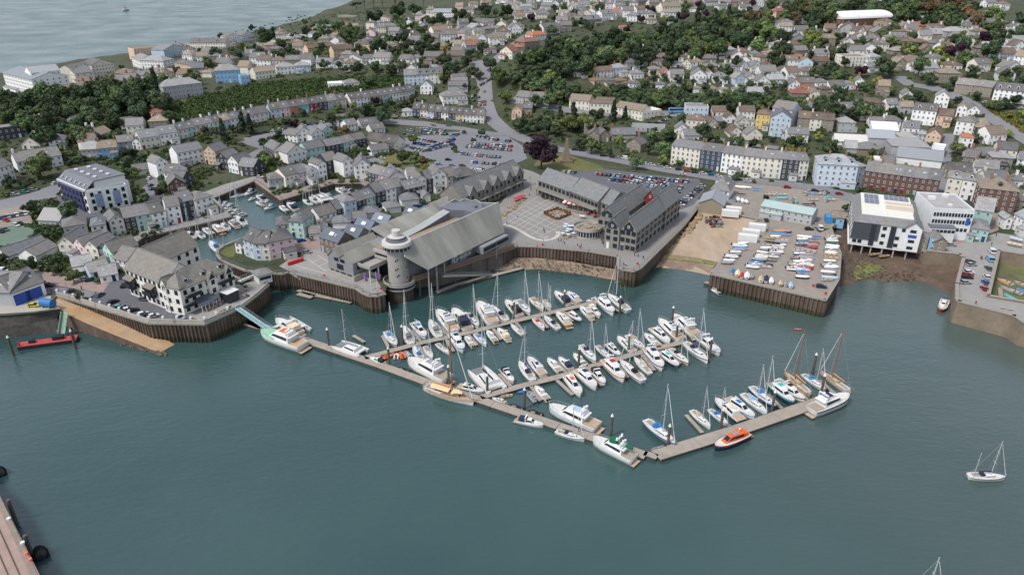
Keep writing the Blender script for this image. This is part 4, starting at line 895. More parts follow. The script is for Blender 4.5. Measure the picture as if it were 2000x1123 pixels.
for t in (.14, .64):
    m_ = HA.lerp(HB, t) + hn*1.1 - ht.location; b = MB(); rz = math.atan2(hd.y, hd.x)
    b.box((m_.x, m_.y, 4.0), (4.2, 2.2, .25), 0, rz); b.box((m_.x + hn.x*1.05, m_.y + hn.y*1.05, 4.55), (4.2, .1, 1.0), 0, rz); b.build('balcony', mat('black_ironwork', lin('#2c2b2b'), .6), ht)
    w0 = HA.lerp(HB, t) - hd*2.0 + hn*1.5 - ht.location; wall_mb(4.0, 1.5, 6.0, .2, 's', -4.1).build('oriel_glazing', m_darkglass, ht, (w0.x, w0.y, 0), rz); roof_mb(4.0, 1.5, 6.0, .9, 's').build('oriel_roof', m_roof, ht, (w0.x, w0.y, 0), rz, color=lin('#77736d'))
    wall_mb(3.0, 1.2, 4.0, .0, 's', -2.9).build('oriel_corbel', MATS['black_ironwork'], ht, (w0.x + hd.x*.5 - hn.x*.2, w0.y + hd.y*.5 - hn.y*.2, 0), rz)
bd = (Vector((-84.2, 195.6, 0)) - Vector((-93.2, 180.4, 0))).normalized(); bn = Vector((bd.y, -bd.x, 0)); rz = math.atan2(bd.y, bd.x)
p0 = Vector((-93.2, 180.4, 6)) - ht.location
for s0, s1, z, nm in ((1.0, 5.5, 5.2, 'balcony'), (-.2, 3.0, 2.6, 'balcony'), (12, 17, 5.0, 'balcony')):
    c = p0 + bd*((s0+s1)/2) + bn*.8; b = MB(); b.box((c.x, c.y, z), (s1-s0, 1.6, .2), 0, rz); b.box((c.x + bn.x*.75, c.y + bn.y*.75, z + .5), (s1-s0, .1, .9), 0, rz); b.build(nm, MATS['black_ironwork'], ht)
q = [p0 + bd*3.2 + bn*.1, p0 + bd*9.5 + bn*.1, p0 + bd*9.5 + bn*3.4, p0 + bd*3.2 + bn*3.4]
slab([(q[0].x, q[0].y, 3.6), (q[1].x, q[1].y, 3.6), (q[2].x, q[2].y, 2.5), (q[3].x, q[3].y, 2.5)], .15, mat('blue_grey_awning', lin('#4b515d'), .8), 'awning', ht)
b = MB()
for i in range(6): p = p0 + bd*(3.3 + i*1.24) + bn*3.3; b.box((p.x, p.y, 1.2), (.12, .12, 2.5))
b.build('awning_posts', m_whitetrim, ht)
for s0, s1, o_, ee in ((8.6, 11.4, .9, 7.8), (14.6, 17.4, .7, 7.2)):
    a0 = Vector((-93.2, 180.4, 6)) + bd*s0 + bn*o_; b0 = Vector((-93.2, 180.4, 6)) + bd*s1 + bn*o_; house(a0, b0, d=5, e=ee, kind='p', rh=2.2, nf=3, nc=1, opts='DS', **kh)
    m0 = (a0 + b0)/2 + bn*.06 - ht.location; k_ = MB(); k_.face([(m0.x - bd.x*1.1, m0.y - bd.y*1.1, ee - .1), (m0.x + bd.x*1.1, m0.y + bd.y*1.1, ee - .1), (m0.x, m0.y, ee + 1.7)]); k_.build('gable_timbering', MATS['black_ironwork'], ht)
house(HB + Vector((-1.6, .3, 0)), HB + Vector((.6, -1.1, 0)), d=6, e=9.0, kind='p', rh=1.8, nf=3, nc=1, opts='DS', **kh)
# porch canopy and glazing
c = p0 + bd*13 + bn*3.2; b = MB(); b.box((c.x, c.y, 3.2), (4.2, 4, .18), 0, rz); b.build('porch_roof', m_whitetrim, ht); b = MB(); b.box((c.x, c.y, 1.6), (3.8, 3.6, 3.0), 0, rz); b.build('porch_glazing', m_darkglass, ht)
# kiosk on the quay corner
kp = G(507, 556); ki = empty('quay_kiosk', (kp.x, kp.y, 6), R(40)); tag(ki, 'small white kiosk with hipped grey roof at the basin entrance', 'kiosk')
wall_mb(4.2, 4.2, 2.8, 1.4, 'h', .2).build('wall', m_whitetrim, ki); roof_mb(4.2, 4.2, 2.8, 1.5, 'h', .6).build('roof', m_roof, ki, color=lin('#77797c'))
b = MB(); b.box((2.1, -.03, 1.7), (3.6, .1, 1.0)); b.box((4.23, 2.1, 1.7), (.1, 3.6, 1.0)); b.build('windows', m_darkglass, ki)
# navy and white apartment block
ap = block('apartment_block', Vector((-165, 267, 6.3)), 'white and navy apartment block with grey mansard roof left of the basin', 'apartment block')
PL, PM, PR = Vector((-186.5, 282.5, 7)), Vector((-166.5, 266.8, 6.6)), Vector((-155.5, 276.5, 6.5))
ka = dict(into=ap, rc='s', rcol=lin('#74777e'), dark=True)
pd = (PM - PL).normalized(); pn = Vector((pd.y, -pd.x, 0))
house(PL, PM, d=17, e=8.8, kind='f', wc='w', nf=3, nc=9, ww=1.6, wh=1.6, z=6.4, opts='D', **ka)
navy = PL.lerp(PM, .5) + pn*.35 - ap.location; b = MB(); b.box((navy.x, navy.y, 4.2), (19, .5, 8.0), 0, math.atan2(pd.y, pd.x)); b.build('navy_facade', mat('navy_panels', lin('#3a3f66'), .6), ap)
for f in range(3):
    for i in range(7):
        p = PL.lerp(PM, (i+.7)/7.6) + pn*.62 - ap.location; obj('window', win_mesh(1.4, 1.5, True), ap, (p.x, p.y, .8 + f*2.7), math.atan2(pd.y, pd.x))
nb = -pn
def at_(p, z): p = p - ap.location; return (p.x, p.y, z)
q = [PL - pn*(-.6), PM - pn*(-.6), PM + nb*4.0, PL + nb*4.0]
slab([at_(q[0], 8.6), at_(q[1], 8.6), at_(q[2], 12.2), at_(q[3], 12.2)], .3, m_leadroof, 'mansard', ap)
q = [PL + nb*4, PM + nb*4, PM + nb*16.5, PL + nb*16.5]; slab([at_(p, 12.25) for p in q], .35, m_leadroof, 'flat_roof', ap)
b = MB(); c = (PL + PM)/2 + nb*10 - ap.location; b.box((c.x, c.y, 10.6), ((PM-PL).length - .3, 12, 3.2), 0, math.atan2(pd.y, pd.x)); b.build('attic_wall', m_whitetrim, ap)
b = MB()
for i in range(4):
    for j in range(2):
        p = PL.lerp(PM, (i+.8)/4.6) + nb*(6.5 + j*5) - ap.location; b.box((p.x, p.y, 12.6), (1.3, 1.3, .5), 0, .3)
b.build('roof_domes', m_whitetrim, ap)
for i in range(6):
    p = PL.lerp(PM, (i+.6)/6.3) + nb*1.4 - ap.location; o = obj('skylight', skylight_mesh(), ap, (p.x, p.y, 10.55), math.atan2(pd.y, pd.x)); o.rotation_euler = (math.atan2(3.6, 4.6), 0, math.atan2(pd.y, pd.x))
house(PM + nb*.5 + pd*.4, PR + pd*.4, d=9, e=8.4, kind='f', wc='w', nf=3, nc=5, ww=1.2, wh=1.7, z=6.3, opts='D', **ka)
rd = (PR - PM).normalized(); rn = Vector((rd.y, -rd.x, 0))
for t in (.28, .72):
    p = PM.lerp(PR, t) + pd*.4 + rn*.12 - ap.location; b = MB(); b.box((p.x, p.y, 4.6), (2.6, .25, 5.4), 0, math.atan2(rd.y, rd.x)); b.build('blue_panel', mat('pale_blue_panel', lin('#8b98b4'), .6), ap)
# grand pale blue house behind the boat yard
bh = house_px((1592, 363), (1668, 368), d=13, e=9.8, kind='h', wc='b', rc='l', rh=3.4, nf=4, nc=6, ww=.9, wh=1.3, opts='CCddd', place='behind the boat yard hedge', desc='grand pale blue four-storey house with grey hipped roof', cat='house', wcol=lin('#c3cfdb'), name='mansion')
house_px((1670, 366), (1686, 364), d=11, e=9, kind='h', wc='b', rc='l', place='joined to the grand pale blue house', desc='narrow pale blue side wing', wcol=lin('#bcc9d6'), name='side_wing', cat='house')
b = MB()
for i in range(7): b.box((38*.5 - 3.4*.5 + .5, -.6 - i*.45, 1.6 - i*.25), (3.0, .45, .5 + .0))
# warehouse on stilts
WL, WR = Vector((120.2, 236.4, 6)), Vector((139.8, 228.1, 6)); wd = (WR - WL).normalized(); wn_ = Vector((wd.y, -wd.x, 0)); wb = -wn_; wz = math.atan2(wd.y, wd.x); WW = (WR - WL).length
wh = empty('warehouse', (WL.x, WL.y, 6), wz); tag(wh, 'white and slate warehouse on stilts over the beach with white solar roof', 'warehouse')
DEP = 31
b = MB(); b.box((WW/2, DEP/2, 4.1), (WW, DEP, 8.2)); b.box((WW/2, DEP/2, -.35), (WW + .8, DEP, .5)); b.build('wall', m_wall, wh, color=lin('#d8d8d8'))
b = MB(); b.box((4.4, -.12, 5.0), (8.8, .3, 6.2)); b.build('slate_cladding', m_clad, wh, color=lin('#44484e'))
b = MB()
for x, w_ in ((6.8, 1.6), (12.9, 1.7)): b.box((x, -.2, 4.0), (w_, .35, 7.6))
b.build('glazed_bay', m_darkglass, wh)
b = MB(); sl = [(-.4, -.4), (WW+.4, -.4), (WW+.4, DEP+.4), (-.4, DEP+.4)]; il = [(2.4, 2.6), (WW-2.4, 2.6), (WW-2.4, DEP-2.4), (2.4, DEP-2.4)]
for k in range(4):
    j = (k+1) % 4; b.face([(*sl[k], 8.1), (*sl[j], 8.1), (*il[j], 10.4), (*il[k], 10.4)])
b.face([(*p, 8.1) for p in sl[::-1]]); b.build('mansard_skirt', m_roof, wh, color=lin('#77797d'))
MB().box((WW/2, DEP/2, 10.3), (WW - 4.6, DEP - 4.8, .3)).build('white_roof', m_roofmetal, wh, color=lin('#d9d6cc'))
MB().box((WW*.62, DEP*.52, 10.5), (WW*.55, .35, .3)).build('roof_kerb', m_roofmetal, wh, color=lin('#e0ded8')); MB().box((WW*.46, DEP*.5, 10.5), (.35, DEP*.8, .3)).build('roof_kerb', m_roofmetal, wh, color=lin('#e0ded8'))
MB().box((WW*.7, DEP*.5, 10.48), (WW*.42, DEP*.3, .1)).build('sand_roof', m_roofmetal, wh, color=lin('#c3b6a1'))
pm = MB().box((0, 0, 0), (1.5, .95, .06)).mesh('solar_panel', mat('solar_cells', lin('#6a6c80'), .3, .1, 2))
for (x0, x1, y0, y1) in ((3.4, 9.0, DEP*.52, DEP*.68), (3.4, 9.0, DEP*.72, DEP*.86), (10.2, WW-3.2, DEP*.74, DEP*.88)):
    y = y0
    while y < y1:
        x = x0 + .8
        while x < x1: obj('solar_panel', pm, wh, (x, y, 10.62)); x += 1.65
        y += 1.08
gx = WW - 4.6
b = MB(); b.add([(gx, -.5, -.2), (WW + .3, -.5, -.2), (WW + .3, -.5, 8.6), ((gx + WW)/2 + .1, -.5, 10.6), (gx, -.5, 8.6)], [(0, 1, 2, 3, 4)]); b.face([(gx, -.5, -.2), (gx, -.5, 8.6), (gx, .3, 8.6), (gx, .3, -.2)]); b.face([(WW+.3, -.5, -.2), (WW+.3, 6, -.2), (WW+.3, 6, 8.6), (WW+.3, -.5, 8.6)]); b.build('gable_wall', m_wall, wh, color=lin('#dcdcdc'))
for s_ in (0, 1):
    a0 = gx - .4 if s_ == 0 else WW + .7; m0 = (gx + WW)/2 + .1
    slab([(a0, -.9, 8.3), (m0, -.9, 10.75), (m0, 8, 10.75), (a0, 8, 8.3)], .25, m_roof, 'gable_roof', wh).color = (*lin('#6d6e72'), 1)
for x, z in ((10.2, .8), (10.2, 3.6), (10.2, 6.2), (14.6, 3.2), (14.6, .6), (1.5, .5), (3.2, .5), (16.2, 6.4)): obj('window', win_mesh(1.3, 1.2, True), wh, (x, -.02, z))
for z in (.6, 3.0, 6.6): obj('window', win_mesh(1.9, 1.0, True), wh, ((gx + WW)/2, -.52, z))
MB().box((0, 0, 0), (2.6, .12, 1.0)).build('sign', mat('blue_sign', lin('#2f55a8'), .5), wh, ((gx + WW)/2, -.6, 5.3)); 
b = MB()
for x in (1.2, 4.6, 7.4, 11, 14.6, 18.6):
    for y in (.6, 6, 12): b.tube((x, y, -5), (x, y, -.5), .28, .28, 8)
b.build('stilts', m_precast, wh)
for f in range(3):
    for i in range(6): obj('window', win_mesh(.9, 1.2, True), wh, (0, 2 + i*4.6, .9 + f*2.6), -math.pi/2)
# white commercial block beside it
wbk = empty('commercial_block', (150.0, 240.6, 6), math.atan2(-2.2, 12.4)); tag(wbk, 'white flat-roofed commercial block with rows of windows beside the warehouse', 'commercial block')
wall_mb(13.4, 19, 11, 0, 'f', 3).build('wall', m_wall, wbk, color=lin('#d6d8da')); MB().box((6.7, 9.5, 10.9), (12.8, 18.4, .3)).build('roof', mat('patched_roof', lin('#a9a6a4'), .9, .2, .4, col2=lin('#787577'), scale2=.2), wbk)
b = MB(); b.box((3, 12, 11.6), (2.4, 1.6, 1.2)); b.box((9, 16, 11.5), (1.8, 1.8, 1)); b.box((7, 5, 11.4), (1.2, 1.2, .7)); b.build('roof_plant', m_whitetrim, wbk)
for f, z in enumerate((8.6, 6.0)):
    for i in range(13): obj('window', win_mesh(.7, 1.3, True), wbk, (.7 + i, 0, z))
for i in range(3): obj('window', win_mesh(.9, 1.2, True), wbk, (9.4 + i*1.3, 0, 3.2))
b = MB(); b.box((3.5, -1.6, 2.6), (8, 3.4, 5.4)); b.build('front_extension', m_wall, wbk, color=lin('#d2d4d6')); MB().box((3.5, -1.6, 5.45), (8.4, 3.8, .3)).build('extension_roof', m_leadroof, wbk)
for i in range(6): obj('window', win_mesh(1.0, 1.0, True), wbk, (.4 + i*1.28, -3.3, 3.6))
MB().box((12.0, -.08, 7.0), (1.2, .14, 2.6)).build('sign', MATS['blue_sign'], wbk)
# teal pub and small quay buildings
for a_, b_, d_, e_, k_, c_, r_, ds in (((1893, 446), (1929, 452), 12, 7.5, 'g', 'g', 'l', 'tall teal house with pale roof'), ((1884, 468), (1925, 474), 10, 4.6, 'h', 'g', 's', 'teal pub with slate hipped roof and white windows'), ((1792, 487), (1808, 490), 7, 4, 'f', 't', 'l', 'small flat-roofed stone store'), ((1810, 489), (1821, 491), 6, 4, 'f', 'B', 'l', 'little bright blue store'), ((1822, 492), (1844, 493), 7, 4, 'p', 't', 's', 'little gabled stone house')):
    house_px(a_, b_, z=6.0, d=d_, e=e_, kind=k_, wc=c_, rc=r_, desc=ds, place='by the pier end', cat='building', wcol=lin('#9dbdb7') if 'teal' in ds else None, name='quay_house')
# boat park sheds and yard buildings
house_px((1484, 422), (1583, 441), z=6.0, d=8.5, e=4.2, kind='g', rh=1.2, wc='G', rc='l', rcol=lin('#a8b8b4'), opts='M', desc='long low club shed with pale green roof', place='at the top of the boat park', cat='shed', name='club_shed')
house_px((1622, 437), (1647, 440), z=6.0, d=5, e=2.8, kind='g', wc='B', rc='t', desc='small bright blue hut with lichened roof', place='by the boat park corner', cat='hut', name='hut')
house_px((1387, 386), (1422, 391), z=6.0, d=11, e=3.6, kind='h', rh=5, wc='w', rc='s', opts='kkk', desc='white pavilion with steep pyramid slate roof', place='at the top of the slipway', cat='pavilion', name='pavilion')
house_px((1363, 413), (1411, 419), z=6.0, d=13, e=3.6, kind='p', rh=2.4, wc='t', rc='l', opts='M', win=False, desc='open boat shed with pale sheet roof', place='at the top of the slipway', cat='boat shed', name='boat_shed')
house_px((30, 598), (92, 575), z=6.0, d=13, e=4.2, kind='g', wc='w', rc='s', opts='kkk', win=False, desc='slate-roofed workshop with big blue roller doors', place='on the left slipway', cat='workshop', name='workshop')
house_px((-45, 596), (28, 598), z=6.0, d=14, e=4.5, kind='g', wc='G', rc='s', win=False, desc='large slate-roofed boat shed', place='at the left edge behind the stone bank', cat='boat shed', name='boat_shed')
p, q = G(32, 597.4), G(92, 574.6); dd = (q - p); n = Vector((dd.y, -dd.x, 0)).normalized()*.12
for t in (.25, .62):
    c = p.lerp(q, t) + n; o = MB().box((0, 0, 1.7), (4.6, .12, 3.2)).build('roller_door', mat('blue_door', lin('#2c4fa0'), .5), None, (c.x, c.y, 6), math.atan2(dd.y, dd.x)); tag(o, 'blue roller door in the workshop, ' + ('left one' if t < .5 else 'right one'), 'door')
# sports hall with white barrel roof on the hill
sh_a, sh_b = T(1640, 52), T(1740, 46); hall = empty('sports_hall', (sh_a.x, sh_a.y, sh_a.z), math.atan2((sh_b - sh_a).y, (sh_b - sh_a).x)); SW_ = (sh_b - sh_a).length
tag(hall, 'big white barrel-roofed hall standing among the hilltop trees', 'hall')
b = MB(); b.prism([(0, 0), (SW_, 0), (SW_, 26), (0, 26)], -3, 5.5); b.build('wall', m_brick, hall)
b = MB(); K = 12
for s0, s1 in ((-.5, SW_*.33), (SW_*.35, SW_+.5)):
    for i in range(K):
        t0, t1 = math.pi*i/K, math.pi*(i+1)/K; y0, y1 = 13 - 13.8*math.cos(t0), 13 - 13.8*math.cos(t1); z0, z1 = 5.4 + 5*math.sin(t0), 5.4 + 5*math.sin(t1)
        b.face([(s0, y0, z0), (s1, y0, z0), (s1, y1, z1), (s0, y1, z1)])
    for s in (s0, s1): b.face([(s, 13 - 13.8*math.cos(math.pi*i/K), 5.4 + 5*math.sin(math.pi*i/K)) for i in range(K+1)])
b.build('roof', m_roofmetal, hall, color=lin('#e2e2e2'))
# ------------------------------------------------------------------ the town: photo tiles read at four times size
table(0, 0, '''60 705 275 735 24 14 g w l M;280 722 505 692 16 15 g w l M;505 640 600 650 14 10 p c s;600 645 738 612 14 11 g c s dd;738 618 905 590 16 12 p c s d;
590 655 700 652 8 3 h c b;890 602 1020 602 12 3.5 h t b;1040 520 1110 540 14 9 h w l;1112 540 1280 530 14 8 h w l;1060 470 1300 440 14 11 f s t;1290 462 1440 432 14 9 p b l''', 'on the left seafront', cat='seafront building', group='seafront buildings', name='seafront_building')
table(0, 0, '''1490 400 1765 380 14 9.5 g c s dd;1770 352 1888 336 14 9 p w s d;1890 332 1990 312 12 8 p w s''', 'at the far seafront end', cat='seafront building', group='seafront buildings', name='seafront_building')
table(0, 0, '''1370 542 1545 548 9 6 h s d CC;1225 590 1350 582 7 3 g s t;1690 655 1880 642 13 9.5 h B l kk;1885 662 1955 655 8 6 f B l;1290 785 1590 742 12 9 h G l C;0 1100 230 1062 11 7 f k l;
1190 960 1290 946 9 6 h w r C;940 1000 1085 972 7 3 g w s''', 'behind the left seafront', group='houses behind the seafront', name='villa')
terrace(0, 0, (540, 790), (830, 705), 'ttttt', 9, 5.5, 'in the brown gabled row', 'b', 'p', opts='C')
terrace(0, 0, (905, 735), (1110, 660), 'ttGt', 9, 5.5, 'in the middle gabled row', 'bs', 'p', opts='C')
terrace(0, 0, (1130, 645), (1330, 605), 'GtGG', 9, 5.5, 'in the grey gabled row', 's', 'p', opts='C')
table(500, 0, '''475 270 600 262 12 8 h G s C;650 215 860 205 9 4 g w r kk;880 190 1045 168 12 7 p w r CC;985 242 1100 226 9 5 h w s C;640 140 770 135 10 4 f t l;1285 190 1380 196 12 8 h w l C;1385 152 1560 132 12 8 g w l CC;
1700 205 1850 200 10 4 g t d;1385 290 1530 272 10 6 g c t CC;1540 270 1580 266 7 3 f c l;1120 340 1275 330 10 5 p w b CC;1295 312 1375 306 7 3 p w s;970 330 1105 330 10 4 h t s C;1580 276 1690 270 9 4 h w s;1692 266 1780 252 9 5 p w l;
1825 270 1920 266 9 5 h w s C;1725 335 1800 332 7 4 p w s;1800 326 1875 322 8 4 h t s;1640 405 1750 386 9 5 g b r C;1345 400 1500 392 10 4 h c t C;1195 436 1280 430 8 4.5 g w d kk;1115 502 1198 514 8 5 g w s C;1205 492 1290 490 7 4 h w s;
1310 500 1460 496 9 6 g t s CC;1490 486 1630 472 9 5 g t b C;1905 452 2000 466 9 6 p c r''', 'on the wooded ridge', group='houses on the wooded ridge', name='ridge_house')
table(500, 0, '''45 402 605 332 8 5 g w b;410 432 608 394 9 6 g s b;610 462 768 428 9 7.5 g s b;772 428 890 426 12 9.5 h s d dd;50 350 190 345 8 3 h w l;235 306 380 298 8 4 h w l;75 470 195 456 8 3 h c s''', 'on the ridge blocks', cat='block', group='blocks on the ridge', name='housing_block')
table(500, 0, '''0 626 155 602 9 6 g c t C;165 588 308 572 9 6 h w l C;315 576 430 562 8 6 h b l;470 536 598 526 8 5 g w s C;602 536 690 526 7 4 h w s;690 522 830 507 8 6 p w s d;836 505 915 497 7 5 g w s;918 502 1045 496 9 5.5 g w s C''', 'above the railway hedge', group='villas above the railway hedge', name='villa')
table(500, 0, '''565 690 690 682 8 3 f w w;694 686 810 672 8 3 h w s;1600 606 1740 592 9 4 p t b C;1440 592 1520 582 8 5 p t b;1520 642 1640 636 6 4 g G s C;1520 674 1650 668 6 4 g G s C;1500 714 1655 708 7 4.5 g G s C;1460 822 1650 802 11 6 h w s kk;820 1006 980 988 8 3 g w s''', 'by the curving road', group='houses by the curving road', name='cottage')
terrace(500, 0, (1160, 672), (1460, 652), 'bbc', 9, 8, 'in the dormered trio', 's', opts='Cdd')
terrace(0, 0, (1400, 1092), (2000, 962), 'cbpwgbwGw', 8.5, 6, 'in the left pastel terrace', 'sst', opts='Ck')
terrace(500, 0, (0, 962), (108, 936), 'c', 9, 6, 'at the left end of the rainbow terrace', 'd')
terrace(500, 0, (118, 928), (708, 842), 'bpoTRnGp', 9, 6, 'in the rainbow coloured terrace', 'dds', opts='Ck')
terrace(500, 0, (740, 842), (1240, 762), 'wwwcpbwwpg', 9, 6, 'in the white terrace', 'd', opts='Ck')
terrace(500, 0, (1226, 908), (1780, 966), 'nclkwkscwc', 9, 6, 'in the bay-fronted terrace', 'd', opts='Ck')
table(500, 0, '1148 905 1222 908 6 3.5 h w l', 'at the left end of the bay-fronted terrace')
TOPR = 'on the hilltop'
table(1000, 0, '''0 250 90 246 9 5 h c s C;160 326 275 312 9 5 h w o C;0 432 92 426 9 6 h t r C;97 392 215 372 10 6 h t r C;245 278 375 262 9 7 g w s CC;385 250 468 245 9 6 g t s C;470 207 575 197 9 6 g t s C;580 216 698 192 9 7 g t s Cd;700 166 805 152 9 7 g w s Cd;
812 141 870 132 8 5 p w r;872 116 968 106 8 5 g w b;972 111 1070 101 8 5 g w b;840 246 920 241 7 3 h w o;1060 191 1130 186 8 4 h c t;1150 231 1270 222 8 3 g w l;1170 106 1330 96 10 7 g c t CC;1332 82 1418 72 9 7 g y t;1420 64 1490 57 9 6 p p s;1500 52 1630 46 9 5 g w s C''', 'on the climbing road', group='houses on the climbing road', name='hill_house')
table(1000, 0, '''-60 62 40 62 9 5 g w s C;60 92 150 86 9 5 g w l C;240 36 345 32 9 6 g w s C;352 112 428 106 8 6 p w s C;432 102 520 96 8 6 p w s C;527 62 605 57 8 5 p w r;700 30 770 26 8 5 g w s;785 48 880 42 8 5 g w s C;972 52 1060 44 9 6 g t s;1080 60 1150 54 8 5 g c s;
620 10 680 8 8 5 g w s;120 20 220 16 8 6 g w s C;400 20 500 16 8 6 g w l;860 10 950 6 8 6 g w s;1100 14 1180 10 8 6 h c s;1200 40 1300 34 8 6 g c t;1680 10 1780 8 9 5 h w s;-120 30 -40 26 9 5 h w s;-60 8 40 6 9 5 g w s C''', TOPR, group='hilltop houses', name='hill_house')
HS = 'above the avenue trees'
table(1000, 0, '''660 612 795 602 8 5 g w b C;485 602 580 597 8 3 h c s;780 596 895 592 9 6 h b l CC;897 546 988 537 9 5 h G s C;990 526 1080 516 8 5.5 p w s C;1082 506 1150 499 8 5 g t s C;1152 499 1215 491 8 5 g t s C;925 620 1030 611 8 4 h w s C;1070 596 1158 588 8 5 h c s C;
1162 611 1240 602 8 4 p p r;1230 632 1340 622 8 5 g w s C;1315 542 1398 546 8 4.5 p c t C;1402 541 1500 532 9 5 h w t C;1480 500 1595 492 9 4 h t s C;1415 441 1545 432 9 5 h c b C;1560 466 1650 457 8 5 p w t;1655 452 1745 442 9 6 h G l CC;1750 446 1850 437 8 4 h c b C;
1855 416 1990 406 9 6 p w d CC;1872 466 1945 461 8 4 h w s;1930 492 2010 484 9 4 h c b;1405 606 1480 601 8 5 p b s C;1510 562 1620 552 8 4 h t s C;1500 621 1568 616 8 4.5 p w b;1572 652 1680 646 8 5 h w s d;1760 572 1848 566 8 5 p b s;1860 581 1950 572 8 5.5 p w s C;
1735 672 1818 662 8 5.5 p b l;1822 668 1900 661 8 5.5 p w s C;1904 691 2000 682 8 5.5 p w s C''', HS, group='houses on the white slope', name='suburban_house')
table(1000, 0, '''640 666 718 660 8 3 h s b C;724 668 806 660 8 3 h s s C;812 668 900 660 8 3 h t b C;912 690 1000 684 8 3.5 h w s C;1040 690 1100 684 8 3.5 h t b C;1122 704 1195 698 8 4 h w s C;1212 722 1308 716 8 4 h p s C;1314 722 1392 714 8 3 h t b C;1412 728 1482 720 8 3 h w s C;1532 730 1602 722 8 3 h c t C;
1640 740 1710 732 8 3 h w s C;1742 748 1812 742 8 4 h w s C;1846 768 1960 758 8 4 g w l''', 'behind the avenue trees', group='houses behind the avenue trees', name='bungalow')
table(1000, 0, '''30 802 128 816 9 5 g G s C;132 812 265 798 8 5 g w s CC;0 926 74 922 9 6 p s t;78 897 155 892 8 5 g t s C''', 'right of curving road', group='houses by the curving road', name='cottage')
care = empty('care_home', T(1155, 222)); tag(care, 'rambling cream care home with brown roofs below the avenue trees', 'care home')
for q in ('445 838 602 868 9 7 g c t', '606 872 792 888 9 7 g c b', '800 884 1012 948 9 7 g c t', '1018 947 1165 904 12 6 f c w'):
    table(1000, 0, q, 'below the avenue', into=care, ww=.9, wh=1.3)
table(1000, 0, '''1345 945 1525 942 11 9.5 f b t;1270 1052 1372 1052 8 4 p w s;1520 1012 1610 994 8 3.5 p c b;1560 910 1670 905 8 3.5 g c b;1665 966 1742 962 7 4 p w b;1765 938 1890 937 8 6 g w b C;1755 996 1852 992 8 3.5 p c s;1690 1072 1800 1066 8 3 p c b;1825 1097 1950 1092 8 4 p c s C;
1895 1006 2000 1018 11 10 h y b CC;590 1112 680 1116 9 5 p t s C;684 1112 762 1106 9 5 p t s;775 1105 960 1102 9 4.5 g t s C;890 1180 1000 1196 9 5 p t s C;930 1024 1190 1034 8 3 f G l;560 1045 700 1050 7 6 f t t''', 'above the harbour road', group='houses above the harbour road', name='cottage')
NE = 'on the right hillside'
table(1500, 0, '''60 141 150 131 9 6 h s r C;105 86 165 81 8 5 h p r;150 192 345 186 9 4 f G l;1070 241 1230 231 9 4 g w o;470 300 560 296 8 4 g s b;690 292 758 287 8 5 p w b C;760 291 830 282 8 5 p w b C;590 342 700 336 9 3 g G s;775 345 880 338 9 3 g t b;590 526 785 512 14 7.5 f c l;
790 512 870 496 9 6 h c l C;995 552 1070 546 9 6 p t t;975 441 1100 432 10 4 h t l;1170 421 1280 414 9 4 h w t C;1050 352 1140 346 8 4 h w b;1140 371 1240 364 8 4 h t b;1385 296 1545 286 11 5 h G l;1300 230 1480 222 8 4 g t b C;1320 652 1490 642 11 7 h t t CC;1860 382 2000 372 10 6 g w l C;
1795 486 1935 472 10 6 g b b C;1900 522 2010 532 10 8 g w t;1785 642 1920 636 9 6 p w s;845 747 940 752 9 7 g t t C;670 697 742 702 9 6 p w s C;475 727 600 717 8 5 g w s;604 704 668 700 8 4 h w s;160 722 243 716 8 6 p w s;247 712 363 706 8 6 g o s;367 716 465 707 8 6 h w s;0 682 120 672 8 5.5 g w l kk;
85 586 195 581 9 3 h w b d;265 591 400 586 9 3 h w b d;200 502 305 492 9 4 h w r;180 765 320 758 9 3 h t r;332 772 400 768 8 4 p c t;412 744 490 738 8 4 h t b;700 852 900 852 9 4 h s b C;922 872 1008 866 8 5 g w s;1040 792 1120 792 8 5 p w s;1022 892 1126 890 8 5 g G t C;
1810 90 1880 84 9 7 h w b;1400 640 1440 640 6 4 p w s;0 470 70 462 9 5 h c t;10 380 135 375 9 3 g G l;330 430 440 425 8 4 h t s;1130 180 1230 176 8 3 g w l;900 20 1000 16 9 4 h w s;380 45 520 40 9 4 h w s;1700 60 1780 54 8 5 g w s;1560 220 1640 214 9 4 h t w''', NE, group='houses on the right hillside', name='hillside_house')
NR = 'below the winding road'
table(1500, 0, '''1745 782 2030 802 10 6.5 g w d dddd;1445 732 1585 748 9 6 g t l C;1588 748 1730 766 9 6 g t l C;1280 866 1390 872 10 8.5 p w l;1105 967 1290 986 9 8.5 g w d dd;1460 912 1538 917 9 5.5 p w t;1542 926 1640 922 8 5 p w s;1445 1052 1588 1066 10 7.5 h w s;1595 1097 1702 1097 9 7 h k t;
0 1066 160 1076 12 11 p b s;165 1012 235 965 12 11 p b s;220 1012 312 1020 9 7 g t b Ck;314 1020 405 1028 9 7 g c b Ck;407 1028 500 1036 9 7 g t b C;860 1002 1028 1012 8 4.5 h w s C;1035 1077 1165 1082 9 6 g w s dC;1300 980 1420 990 9 6 g s b C''', NR, es=.95, group='houses below the winding road', name='town_house')
table(1500, 250, '''515 132 770 152 9 3 g w w M;800 100 1000 112 9 7 s w w M;772 152 980 164 9 6 s G l M;985 302 1340 342 14 6 g w l M;950 232 1250 242 13 7 h G l M;1256 232 1355 242 10 6 f w w M;592 205 690 212 9 4 g G l;690 215 860 222 10 4 h t s;890 325 978 330 9 4 g t s C;820 305 905 312 7 4 f w w''', 'among the pale sheds', cat='shed', group='pale roofed sheds', name='shed', win=False, desc='low building with pale sheet roof')
